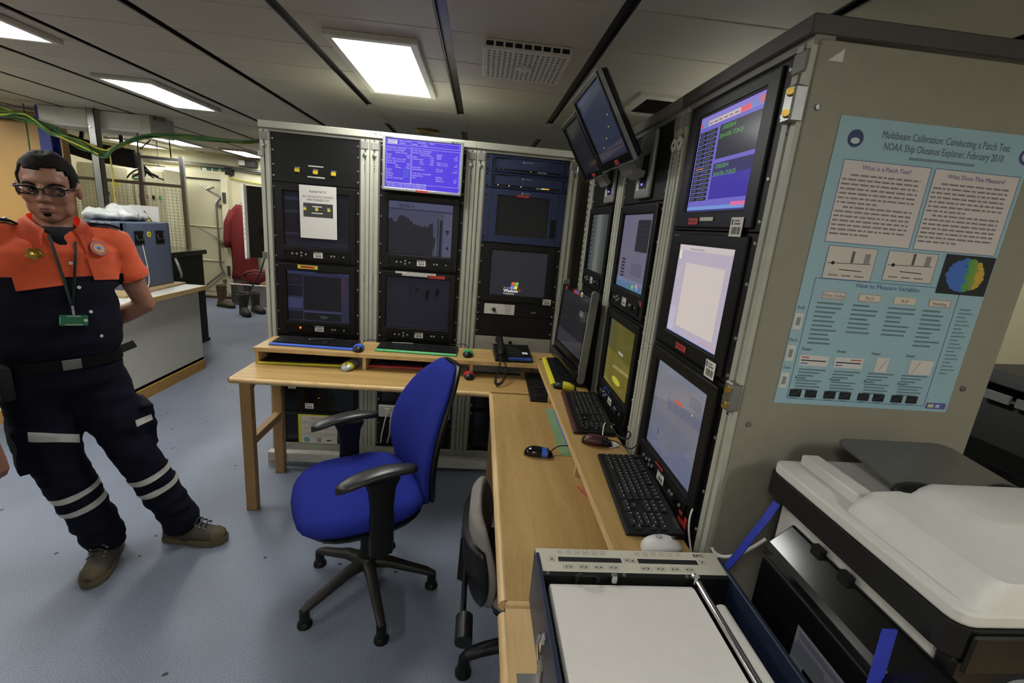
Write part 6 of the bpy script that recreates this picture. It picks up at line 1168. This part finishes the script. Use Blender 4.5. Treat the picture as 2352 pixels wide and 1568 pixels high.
def hand(mb, wrist, d, palm_n, side, s=1.0, curl=.35):
    """palm, four unequal bent fingers and a thumb leaving the side of the palm; d along the hand, palm_n out of the palm"""
    d = Vector(d).normalized(); n_ = Vector(palm_n); n_ = (n_-d*n_.dot(d)).normalized(); w_ = d.cross(n_)*side; wr = Vector(wrist)
    for k, o in enumerate((-.027, -.009, .009, .027)):
        capsule(mb, [(wr+w_*o*.75*s, .017*s), (wr+d*.05*s+w_*o*.9*s, .0145*s), (wr+d*.088*s+w_*o*s, .0115*s)], 10)
        ln = (.062, .074, .080, .072)[k]*s; p0 = wr+d*.086*s+w_*o*s; a1 = curl; p1 = p0+(d*math.cos(a1)+n_*math.sin(a1))*ln*.45; a2 = curl*2.1; p2 = p1+(d*math.cos(a2)+n_*math.sin(a2))*ln*.32; a3 = curl*2.9; p3 = p2+(d*math.cos(a3)+n_*math.sin(a3))*ln*.23
        capsule(mb, [(p0, .0098*s), (p1, .0088*s), (p2, .008*s), (p3, .0068*s)], 10)
    b0 = wr+d*.022*s+w_*.026*s+n_*.004*s; b1 = b0+(d*.75+w_*.62+n_*.2).normalized()*.042*s; b2 = b1+(d*.92+w_*.25+n_*.3).normalized()*.032*s; b3 = b2+(d*.95+n_*.3).normalized()*.022*s
    capsule(mb, [(b0, .016*s), (b1, .0125*s), (b2, .0105*s), (b3, .008*s)], 10)
def head_shapes(mb, C, f, l, u):
    def E(x, y, z, a_, b_, c_): 
        Mh = Matrix((l, f, u)).transposed(); mb.ell(Vector(C)+l*x+f*y+u*z, (a_, b_, c_), 18, 12, Mh)
    E(0, -.012, .030, .077, .097, .092); E(0, .012, -.010, .069, .078, .092); E(0, .018, -.060, .056, .062, .055); E(0, .042, -.092, .033, .036, .026)
    E(0, .070, .030, .050, .020, .018); E(0, .090, -.012, .0125, .018, .030); E(0, .100, -.030, .0165, .014, .012)     # brow, nose
    for s in (-1, 1): E(s*.013, .096, -.033, .009, .010, .008); E(s*.037, .054, -.022, .027, .022, .032); E(s*.081, -.006, -.006, .010, .018, .031); E(s*.045, .012, -.06, .018, .046, .036)
    E(0, .083, -.060, .024, .014, .0065); E(0, .082, -.070, .021, .014, .0075)                                              # lips
def make_person(J, name, label, parts):
    t = thing(name, label, 'person', J['origin']); O = Vector(J['origin']); F, L = J['F'], J['L']; Z = Vector((0, 0, 1))
    loc = lambda p: Vector(p)-O
    mb = MB(); hc = loc(J['head']); hf = J['hf'].normalized(); hl = Z.cross(hf).normalized(); hu = hf.cross(hl)
    head_shapes(mb, hc, hf, hl, hu)
    nb = loc(J['neck']); capsule(mb, [(hc-hu*.05-hf*.018, .056), (nb+Z*.03, .056), (nb-Z*.03, .066)], 16)
    pv = loc(J['pelvis']); ch_ = loc(J['chest'])
    stack(mb, [(nb-Z*.02, .06, .05), (nb-Z*.06, .13, .075), (ch_, .155, .095), (ch_.lerp(pv, .6), .13, .09), (pv, .14, .09), (pv-Z*.09, .10, .07)], F, L)
    for s in 'LR':
        sh, el, wr = loc(J['sh'+s]), loc(J['el'+s]), loc(J['wr'+s]); capsule(mb, [(sh.lerp(nb, .25)-Z*.01, .05), (sh-Z*.005, .048), (sh.lerp(el, .5), .044), (el, .037)], 14); capsule(mb, [(el, .037), (el.lerp(wr, .35), .039), (wr, .026)], 14)
        hand(mb, wr, J['hd'+s], J['hn'+s], 1 if s == 'L' else -1, 1.0, J.get('curl', .35))
        hp, kn, an = loc(J['hip'+s]), loc(J['kn'+s]), loc(J['an'+s]); capsule(mb, [(hp, .07), (kn, .05)], 12); capsule(mb, [(kn, .05), (an, .035)], 12)
    body = link('body', fuse(mb, .0045, 6, 'body'), t, m=M['skin'])
    # shirt
    mb = MB(); hz = pv+Z*.005
    stack(mb, [(hz-Z*.015, .158, .112), (hz+Z*.015, .180, .134), (hz+Z*.06, .192, .146), (pv.lerp(ch_, .45), .188, .142), (pv.lerp(ch_, .8), .19, .132), (ch_+Z*.03, .192, .122), (nb-Z*.075, .182, .108), (nb-Z*.035, .135, .088), (nb-Z*.005, .085, .076), (nb+Z*.004, .076, .070)], F, L, 28, 2.3)
    for s in 'LR':
        sh, el = loc(J['sh'+s]), loc(J['el'+s]); e_ = sh.lerp(el, J['sleeve']); capsule(mb, [(sh.lerp(nb, .35)-Z*.012, .062), (sh-Z*.008, .068), (sh.lerp(el, .4), .067), (e_, .074)], 18)
    sm = fuse(mb, .0065, 5, 'shirt')
    for v, nn in [(v, v.normal.copy()) for v in sm.vertices]:
        p = v.co; a_ = noise.noise(Vector((p.x*7, p.y*7, p.z*16)))*.006+noise.noise(Vector((p.x*16, p.y*16, p.z*30+4)))*.003
        v.co = p+nn*a_
    # flatten the sleeve ends
    b = bmesh.new(); b.from_mesh(sm)
    for s in 'LR':
        sh, el = loc(J['sh'+s]), loc(J['el'+s]); d = (el-sh).normalized(); e_ = sh+d*((el-sh).length*J['sleeve']+.018)
        for v in b.verts:
            q = (v.co-e_).dot(d)
            if q > 0 and (v.co-e_).length < .12: v.co -= d*q
    bmesh.ops.bisect_plane(b, geom=b.verts[:]+b.edges[:]+b.faces[:], plane_co=Vector((0, 0, J['yoke'])), plane_no=(0, 0, 1))
    b.to_mesh(sm); b.free(); sm.materials.append(parts['top']); sm.materials.append(parts['bottom'])
    for pl in sm.polygons: pl.material_index = 0 if pl.center.z > J['yoke'] or abs((pl.center-ch_).dot(L)) > .197 else 1; pl.use_smooth = True
    shirt = link('shirt', sm, t)
    # trousers
    mb = MB(); stack(mb, [(pv-Z*.15, .11, .10), (pv-Z*.10, .182, .132), (pv-Z*.03, .180, .134), (pv+Z*.02, .166, .122)], F, L, 28, 2.4)
    for s in 'LR':
        hp, kn, an = loc(J['hip'+s]), loc(J['kn'+s]), loc(J['an'+s]); capsule(mb, [(hp, .106), (hp.lerp(kn, .4), .104), (hp.lerp(kn, .8), .09), (kn, .083)], 20); capsule(mb, [(kn, .083), (kn.lerp(an, .4), .080), (kn.lerp(an, .8), .076), (an+Z*.0, .073)], 20)
        if J.get('pockets'):
            o_ = (L if s == 'L' else -L); c = hp.lerp(kn, .62)+o_*.088+F*.0; mb.box(-.022, .022, -.075, .075, -.10, .085, Matrix.Translation(c) @ Matrix((o_, Z.cross(o_), Z)).transposed().to_4x4())
    tm = fuse(mb, .0075, 5, 'trousers')
    for v, nn in [(v, v.normal.copy()) for v in tm.vertices]:
        p = v.co; k_ = 1 if p.z < .8 else .4; ank = math.exp(-((p.z-.17)/.10)**2); a_ = noise.noise(Vector((p.x*6, p.y*6, p.z*20)))*.011*k_+noise.noise(Vector((p.x*14, p.y*14, p.z*30+9)))*.005*k_+ank*.010*noise.noise(Vector((p.x*5, p.y*5, p.z*34+2)))
        v.co = p+nn*a_; v.co.z = max(v.co.z, .045)
    tr = link('trousers', tm, t, m=parts['trousers'])
    # shoes
    for s in 'LR':
        an = loc(J['an'+s]); d = J['ft'+s].normalized(); sd = Vector((-d.y, d.x, 0)); base = Vector((an.x, an.y, 0))
        up_ = MB().loft([[base+d*y+sd*(a_*math.cos(q))+Z*max(.022, .022+h_*math.sin(q)) for q in [2*PI*k/18 for k in range(18)]] for y, a_, h_ in ((-.085, .02, .05), (-.075, .036, .085), (-.03, .042, .115), (.02, .043, .105), (.06, .046, .075), (.11, .051, .058), (.155, .046, .05), (.185, .03, .038), (.195, .008, .015))]).build('shoe', parts['shoe'], t, True, ang=2)
        so = []
        for z, g in ((0, .0), (.012, .004), (.03, .002)): so.append([base+d*(y*(1+g*3))+sd*(x+math.copysign(g, x))+Z*z for y, x in [(-.09, .0), (-.08, .032), (-.03, .040), (.03, .040), (.10, .052), (.155, .048), (.19, .028), (.202, 0), (.19, -.028), (.155, -.048), (.10, -.052), (.03, -.040), (-.03, -.040), (-.08, -.032)]])
        MB().loft(so).build('sole', M['sole'], up_, True)
        MB().loft([[base+d*y+sd*(a_*math.cos(q))+Z*(.03+h_*math.sin(q)) for q in [PI*k/10 for k in range(11)]] for y, a_, h_ in ((.150, .049, .046), (.180, .036, .038), (.197, .012, .02))], caps=False, closed=False).build('toe_cap', mat('shoe_toe', (84, 72, 52), .65), up_, True)
        for k in range(5):
            y = .035+.02*k; h_ = .112-.009*k; MB().tube([base+d*y+sd*(.026*q)+Z*(.026+h_*math.sqrt(max(0, 1-(q*.026/.046)**2))) for q in (-1, -.5, 0, .5, 1)], .0035, 6).build('lace', M['dgrey'], up_, True)
            for q in (-1, 1): MB().ell(base+d*y+sd*(.028*q)+Z*(.024+h_*.80), (.005, .005, .005), 8, 6).build('eyelet', M['zinc'], up_, True)
    return dict(t=t, O=O, body=body, shirt=shirt, trousers=tr, hc=hc, hf=hf, hl=hl, hu=hu, loc=loc)
def nv(x, y): return Vector((x, y, 0)).normalized()
F = nv(.76, -.65); L = nv(.65, .76)
J = dict(origin=(-.33, -.95, 0), F=F, L=L, head=(-.378, -.975, 1.576), hf=Vector((.46, -.88, -.10)), neck=(-.405, -.945, 1.428), chest=(-.43, -.95, 1.24), pelvis=(-.43, -.965, .935),
    shL=Vector((-.43, -.95, 1.385))+L*.185, shR=Vector((-.43, -.95, 1.385))-L*.185, elL=Vector((-.255, -.735, 1.115)), elR=Vector((-.62, -1.04, 1.10)), wrL=Vector((-.47, -.79, .99)), wrR=Vector((-.60, -.89, .98)), hdL=Vector((-.75, -.2, -.35)), hdR=Vector((.3, .75, -.3)), hnL=Vector((-.5, .5, .2)), hnR=Vector((-.5, .5, .2)),
    hipL=Vector((-.43, -.965, .82))+L*.088, hipR=Vector((-.43, -.965, .82))-L*.088, knL=Vector((-.255, -.905, .50)), knR=Vector((-.455, -1.03, .48)), anL=Vector((-.125, -.835, .10)), anR=Vector((-.37, -.965, .10)), ftL=Vector((1, -.04, 0)), ftR=Vector((.32, -.95, 0)), sleeve=.50, yoke=1.262, pockets=True)
man = make_person(J, 'person', 'person with glasses in an orange and navy work uniform, hands behind the back', dict(top=M['orange'], bottom=M['navy'], trousers=M['navy'], shoe=M['shoe']))
t = man['t']; O = man['O']; Zv = Vector((0, 0, 1))
def bvh_of(me): return BVHTree.FromPolygons([v.co[:] for v in me.vertices], [tuple(p.vertices) for p in me.polygons])
BS = bvh_of(man['shirt'].data); BT = bvh_of(man['trousers'].data); BB = bvh_of(man['body'].data)
def hit(bv, u, v, off=.003):
    h_ = bv.ray_cast(CAM-O, ray(u, v).normalized()); 
    if h_[0] is None: return None, None
    n = h_[1]; n = n if n.dot(ray(u, v)) < 0 else -n
    return h_[0]+n*off, n
def patch(name, px, m, bv, off=.004, thick=.003, sub=4):
    """cloth patch lying on the surface: outline traced on it, filled as a grid and given thickness"""
    b = bmesh.new(); n_ = 8; top = []
    (a0, a1, a2, a3) = px
    g = []
    for j in range(n_+1):
        row = []
        for i in range(n_+1):
            s, q = i/n_, j/n_; u = (a0[0]*(1-s)+a1[0]*s)*(1-q)+(a3[0]*(1-s)+a2[0]*s)*q; v = (a0[1]*(1-s)+a1[1]*s)*(1-q)+(a3[1]*(1-s)+a2[1]*s)*q
            p, nn = hit(bv, u, v, off); row.append(b.verts.new(p) if p else None)
        g.append(row)
    for j in range(n_):
        for i in range(n_):
            vs = [g[j][i], g[j][i+1], g[j+1][i+1], g[j+1][i]]
            if all(vs): b.faces.new(vs)
    for v in [v for v in b.verts if not v.link_faces]: b.verts.remove(v)
    bmesh.ops.recalc_face_normals(b, faces=b.faces); bmesh.ops.solidify(b, geom=b.faces[:], thickness=thick); me = bpy.data.meshes.new(name); b.to_mesh(me); b.free(); me.polygons.foreach_set('use_smooth', [True]*len(me.polygons)); me.set_sharp_from_angle(angle=.8)
    return link(name, me, t, m=m)
# pocket flaps (orange, hanging below the yoke), reflective tape on thighs
patch('pocket_flap', ((14, 590), (143, 600), (146, 655), (38, 669)), M['orange'], BS, .005); patch('pocket_flap', ((198, 590), (282, 600), (272, 641), (216, 643)), M['orange'], BS, .005)
def band(me, c, ax, h_, m, name='reflective_tape', near=None):
    b = bmesh.new(); b.from_mesh(me); ax = Vector(ax).normalized(); c = Vector(c)
    if near: bmesh.ops.delete(b, geom=[f for f in b.faces if (f.calc_center_median()-c).length > near], context='FACES')
    bmesh.ops.bisect_plane(b, geom=b.verts[:]+b.edges[:]+b.faces[:], plane_co=c+ax*h_/2, plane_no=ax, clear_outer=True); bmesh.ops.bisect_plane(b, geom=b.verts[:]+b.edges[:]+b.faces[:], plane_co=c-ax*h_/2, plane_no=-ax, clear_outer=True)
    b.normal_update()
    for v in b.verts: v.co += v.normal*.0035
    me2 = bpy.data.meshes.new(name); b.to_mesh(me2); b.free(); me2.polygons.foreach_set('use_smooth', [True]*len(me2.polygons)); return link(name, me2, t, m=m)
lc = man['loc']; TM = man['trousers'].data
for s in 'LR':
    kn, an, hp = lc(J['kn'+s]), lc(J['an'+s]), lc(J['hip'+s]); ax = (an-kn)
    for q in (.30, .47): band(TM, kn+ax*q, ax+Vector((0, 0, 0)), .026, M['refl'], near=.16)
patch('reflective_tape', ((64, 992), (196, 998), (196, 1016), (66, 1012)), M['refl'], BT, .006); patch('reflective_tape', ((309, 966), (347, 950), (350, 963), (313, 980)), M['refl'], BT, .006)
patch('pocket_flap', ((62, 975), (200, 985), (198, 1030), (66, 1018)), M['navy'], BT, .003); patch('pocket_flap', ((300, 955), (352, 935), (362, 985), (312, 1000)), M['navy'], BT, .003)
# belt, buckle, pouch
bz = J['pelvis'][2]-.012; pv = lc(J['pelvis'])
stack_b = MB(); stack(stack_b, [(pv+Zv*(-.022), .184, .139), (pv+Zv*.018, .184, .139)], F, L, 40, 2.35); stack_b.build('belt', mat('belt_black', (7, 7, 8), .7, spec=.2), t, True, ang=1)
p, n = hit(BT, 216, 832, .004)
if p is None: p, n = hit(BS, 216, 832, .004)
bk = pv+F*.141+L*.0; MB().box(-.028, .028, -.003, .003, -.02, .02, Matrix.Translation(bk+Zv*(-.002)) @ Matrix((L, F, Zv)).transposed().to_4x4()).bevel(.002, 1).build('belt_buckle', M['zinc'], t)
pc = pv-L*.175+F*.075-Zv*.05; MB().box(-.04, .04, -.02, .02, -.065, .06, Matrix.Translation(pc) @ Matrix((F, -L, Zv)).transposed().to_4x4()).bevel(.008, 2).build('belt_pouch', M['rubber'], t, True)
for q in (-.03, .02): MB().ell(pc-L*.022+F*.012+Zv*q, (.007, .007, .007), 8, 6).build('pouch_stud', M['zinc'], t, True)
tip = pv+L*.19+F*.06; MB().box(-.028, .03, -.003, .003, -.016, .016, Matrix.Translation(tip+Zv*.02) @ Matrix.Rotation(-.5, 4, 'Y') @ Matrix((L, F, Zv)).transposed().to_4x4()).build('belt_end', M['black'], t)
# collar, t-shirt, buttons, badge, patch, epaulettes, lanyard
nb = lc(J['neck']); 
stack_t = MB(); stack(stack_t, [(nb-Zv*.05+F*.01, .085, .084), (nb-Zv*.0+F*.008, .068, .070), (nb+Zv*.012+F*.006, .062, .064)], F, L, 24, 2.1); stack_t.build('undershirt', mat('navy_jersey', (16, 18, 28), .9), t, True, ang=2)
cr = []
for rad, dz in ((.072, .034), (.094, .016), (.118, -.034)):
    row = []
    for k in range(29):
        a_ = .55+(2*PI-1.1)*k/28; fr = math.cos(a_); row.append(nb+F*(rad*.95*fr+.012)+L*(rad*math.sin(a_))+Zv*(dz-.05*max(0, fr)**1.5*(1.25 if rad > .1 else .8)+.012*(1-fr)))
    cr.append(row)
cb = MB(); cb.loft(cr, caps=False, closed=False); bmesh.ops.solidify(cb.bm, geom=cb.bm.faces[:], thickness=.004); cb.build('collar', M['orange'], t, True, ang=1)
for u, v in ((162, 604), (181, 660), (208, 716), (232, 771)):
    p, n = hit(BS, u, v, .002)
    if p: MB().lathe([(.0001, 0), (.0062, 0), (.0062, .002), (.004, .0028), (.0001, .002)], n=12).build('button', M['white'], t, True).matrix_local = Matrix.Translation(p) @ n.to_track_quat('Z', 'Y').to_matrix().to_4x4()
pl = [hit(BS, u, v, .004) for u, v in ((150, 580), (160, 604), (172, 640), (181, 660), (196, 690), (208, 716), (222, 748), (233, 775), (242, 800))]; pl = [p for p, n in pl if p]
p, n = hit(BS, 79, 583, .004); Tm = Matrix.Translation(p) @ n.to_track_quat('Z', 'Y').to_matrix().to_4x4()
bd = MB(); R_ = [(.025+.003*math.sin(k*5))*1 for k in range(24)]; bd.loft([[Vector((r_*.95*math.cos(2*PI*k/24)*g, r_*.80*math.sin(2*PI*k/24)*g, z)) for k, r_ in enumerate(R_)] for z, g in ((0, 1), (.003, 1), (.005, .7), (.0055, .66), (.0035, .6), (.006, .3), (.0065, .05))]).build('gold_badge', M['brass'], t, True).matrix_local = Tm
p, n = hit(BS, 225, 571, .004); xa = (ray(245, 573)-ray(205, 569)); xa = (xa-n*xa.dot(n)).normalized(); ya = n.cross(xa)
pr = PR(); pr.step = .0004; pr.disc(0, 0, .030, (60, 20, 26), 0, 32).disc(0, 0, .0285, (150, 36, 36), 1, 32).disc(0, 0, .020, (40, 20, 40), 2, 32).disc(0, 0, .019, (214, 130, 46), 3, 32).poly([(-.014, -.009), (.014, -.009), (0, .015)], (90, 150, 196), 4).disc(0, -.001, .006, (40, 70, 120), 5, 12)
for k in range(26):
    a_ = 2*PI*k/26; pr.rect(.0242*math.cos(a_)-.0012, .0242*math.sin(a_)-.0012, .0242*math.cos(a_)+.0012, .0242*math.sin(a_)+.0012, (206, 190, 180), 2)
pr.mesh('round_patch', p+n*.001, xa, ya, PM, t)
for s in (1, -1):
    a0 = nb+L*s*.088+Zv*(-.012); a1 = lc(J['shL' if s > 0 else 'shR'])+L*s*.028+Zv*.058; ep = MB(); d = (a1-a0).normalized(); sd = F
    rows = []
    for q in range(7): c = a0.lerp(a1, q/6)+Zv*(.016*math.sin(PI*q/6)); w_ = .024+.006*q/6; h0 = BS.ray_cast(c+Zv*.2, -Zv); z_ = (h0[0].z if h0[0] else c.z)+.006; c.z = z_; rows.append([c-sd*w_-Zv*.003, c+sd*w_-Zv*.003, c+sd*w_+Zv*.006, c-sd*w_+Zv*.006])
    e_ = ep.loft(rows).bevel(.002, 1).build('epaulette', M['navy'], t, True)
    for q in (.25, .5, .7): c = a0.lerp(a1, q); h0 = BS.ray_cast(c+Zv*.2, -Zv); MB().ell((c.x, c.y, (h0[0].z if h0[0] else c.z)+.013), (.008, .008, .004), 10, 6).build('epaulette_star', M['silver'], e_, True)
for px in (((112, 540), (120, 565), (132, 600), (145, 640), (155, 675), (163, 700)), ((172, 555), (172, 590), (170, 630), (168, 665), (165, 700))):
    pts = [hit(BS, u, v, .006)[0] for u, v in px]; pts = [q for q in pts if q]
    if len(pts) > 2: MB().tube(pts, .004, 6, flat=(.009, .002)).build('lanyard', mat('lanyard_dark', (30, 44, 40), .7), t)
p, n = hit(BS, 167, 735, .012); xa = (ray(202, 736)-ray(132, 733)); xa = (xa-n*xa.dot(n)).normalized(); ya = n.cross(xa); Tb = Matrix((xa, ya, n)).transposed().to_4x4(); Tb.translation = p
o = MB().prism(rrect(.082, .040, .004, 4), 'Z', -.0015, .0015).build('id_badge', mat('badge_green', (34, 104, 70), .4), t); o.matrix_local = Tb
o2 = PR().rect(-.02, .014, .02, .0165, (196, 196, 190), 0).rect(-.025, -.018, .025, -.0155, (196, 196, 190), 0).rect(-.04, -.012, -.038, .012, (196, 196, 190), 0).disc(.034, 0, .006, (196, 196, 190), 0).mesh('badge_print', (0, 0, .002), (1, 0, 0), (0, 1, 0), PM, o)
q0, n0 = hit(BS, 165, 702, .008); MB().cyl(q0, p+ya*.02, .004, n=8).build('badge_clip', M['silver'], t)
# hair, brows, goatee, eyes, glasses
hc, hf, hl, hu = man['hc'], man['hf'], man['hl'], man['hu']; Mh = Matrix((hl, hf, hu)).transposed()
hm = MB().ell((0, -.014, .034), (.0805, .1015, .0955), 48, 34); b = hm.bm
dele = []
for v in b.verts:
    x, y, z = v.co; line = .068+.006*math.sin(x*70) if y > .05 else (.062-.10*(.05-y)/.05 if y > 0 else -.04-.35*max(0, -y-.0))
    if abs(x) > .055 and y > -.01: line = min(line, .0 if y < .04 else .05)
    line = max(line, -.075)
    if z < line: dele.append(v)
    else: v.co += v.co.normalized()*(.004*noise.noise(v.co*60)+.003*noise.noise(v.co*140))
bmesh.ops.delete(b, geom=dele, context='VERTS'); bmesh.ops.solidify(b, geom=b.faces[:], thickness=.006)
o = hm.build('hair', M['hair'], t, True, ang=3); o.matrix_local = Matrix.Translation(hc) @ Mh.to_4x4()
def face(nm, mb, m, sm=True): o = mb.build(nm, m, t, sm, ang=2); o.matrix_local = Matrix.Translation(hc) @ Mh.to_4x4(); return o
HB = BB
def onface(x, z, off=.0015):
    o_ = hc+hl*x+hu*z+hf*.25; h_ = HB.ray_cast(o_, -hf); 
    return (Mh.transposed() @ (h_[0]-hc))+Vector((0, off, 0)) if h_[0] else Vector((x, .08, z))
for s in (-1, 1):
    face('eyebrow', MB().tube([onface(s*x, z) for x, z in ((.016, .016), (.03, .022), (.045, .021), (.056, .014))], [.003, .0042, .004, .002], 6), M['hair'])
    c = onface(s*.032, .0, -.008); face('eye', MB().ell(c, (.0135, .011, .0075), 14, 8), mat('eye_white', (180, 172, 165), .2)); face('iris', MB().ell(c+Vector((-s*.001-.003, .0085, -.001)), (.0055, .004, .0055), 12, 6), mat('iris_dark', (30, 20, 16), .15))
    face('eyelid', MB().ell(c+Vector((0, .001, .0042)), (.015, .012, .0055), 14, 8), M['skin'])
face('goatee', MB().ell(onface(0, -.083, -.002), (.0115, .005, .010), 12, 8), M['hair'])
face('mouth', MB().tube([onface(x, -.0645+.001*abs(x)/.02, .0008) for x in (-.022, -.011, 0, .011, .022)], [.0009, .0018, .002, .0018, .0009], 6), mat('lip_line', (96, 58, 50), .6))
for s in (-1, 1): face('lip', MB().tube([onface(x, -.0645+s*.0048, -.0008) for x in (-.018, -.009, 0, .009, .018)], [.001, .0032, .0036, .0032, .001], 8), mat('lip', (140, 92, 80), .5))
gy = onface(0, .004).y+.004
for s in (-1, 1):
    f_ = MB(); w_, h_ = .052, .0265; cx = s*.0345
    out = rrect(w_, h_, .009, 5, cx, 0); pts = [Vector((x, gy-.004-.25*(abs(x)-.01)**2*8, z)) for x, z in out]; pts.append(pts[0]); pts.append(pts[1]); face('glasses_rim', f_.tube(pts, .0024, 6), M['blackgloss'])
    face('glasses_lens', MB().prism([(x, z) for x, z in rrect(w_-.004, h_-.004, .007, 4, cx, 0)], 'Y', gy-.008, gy-.007), MATS.get('lens_glass') or mat('lens_glass_tmp', (60, 56, 50), .05))
    face('glasses_temple', MB().tube([Vector((s*.061, gy-.012, .006)), Vector((s*.080, gy-.045, .008)), Vector((s*.085, -.005, .006)), Vector((s*.083, -.022, -.006))], .0026, 6), M['blackgloss'])
face('glasses_bridge', MB().tube([Vector((-.0095, gy-.003, .004)), Vector((0, gy+.002, .007)), Vector((.0095, gy-.003, .004))], .0022, 6), M['blackgloss'])
# second person: only a hanging hand reaches into the picture
F2, L2 = nv(.1, 1), nv(-1, .1)
J2 = dict(origin=(-.60, -1.46, 0), F=F2, L=L2, head=(-.60, -1.45, 1.60), hf=Vector((.3, .95, -.05)), neck=(-.60, -1.46, 1.455), chest=(-.60, -1.46, 1.26), pelvis=(-.60, -1.46, .93), curl=.55,
    shL=Vector((-.60, -1.46, 1.41))+L2*.185, shR=Vector((-.60, -1.46, 1.41))-L2*.185, elL=Vector((-.86, -1.45, 1.10)), elR=Vector((-.37, -1.45, 1.08)), wrL=Vector((-.87, -1.40, .84)), wrR=Vector((-.325, -1.405, .76)), hdL=Vector((0, .15, -1)), hdR=Vector((.10, .06, -1)), hnL=Vector((1, 0, 0)), hnR=Vector((-1, .3, 0)),
    hipL=Vector((-.60, -1.46, .84))+L2*.088, hipR=Vector((-.60, -1.46, .84))-L2*.088, knL=Vector((-.76, -1.46, .49)), knR=Vector((-.56, -1.46, .49)), anL=Vector((-.80, -1.56, .10)), anR=Vector((-.62, -1.56, .10)), ftL=Vector((-.15, 1, 0)), ftR=Vector((-.12, 1, 0)), sleeve=.56, yoke=0)
dk = mat('dark_grey_cloth', (44, 46, 52), .85, bump=.15, bscale=900)
p2 = make_person(J2, 'person', 'bare hand of a second person in dark clothes standing beside the man in orange', dict(top=dk, bottom=dk, trousers=dk, shoe=M['bootd']))
hh = MB().ell((0, -.014, .034), (.082, .103, .096), 28, 20); dele = [v for v in hh.bm.verts if v.co.z < (.06 if v.co.y > .03 else -.06)]; bmesh.ops.delete(hh.bm, geom=dele, context='VERTS'); bmesh.ops.solidify(hh.bm, geom=hh.bm.faces[:], thickness=.005)
hh.build('hair', M['hair'], p2['t'], True, ang=3).matrix_local = Matrix.Translation(p2['hc']) @ Matrix((p2['hl'], p2['hf'], p2['hu'])).transposed().to_4x4()
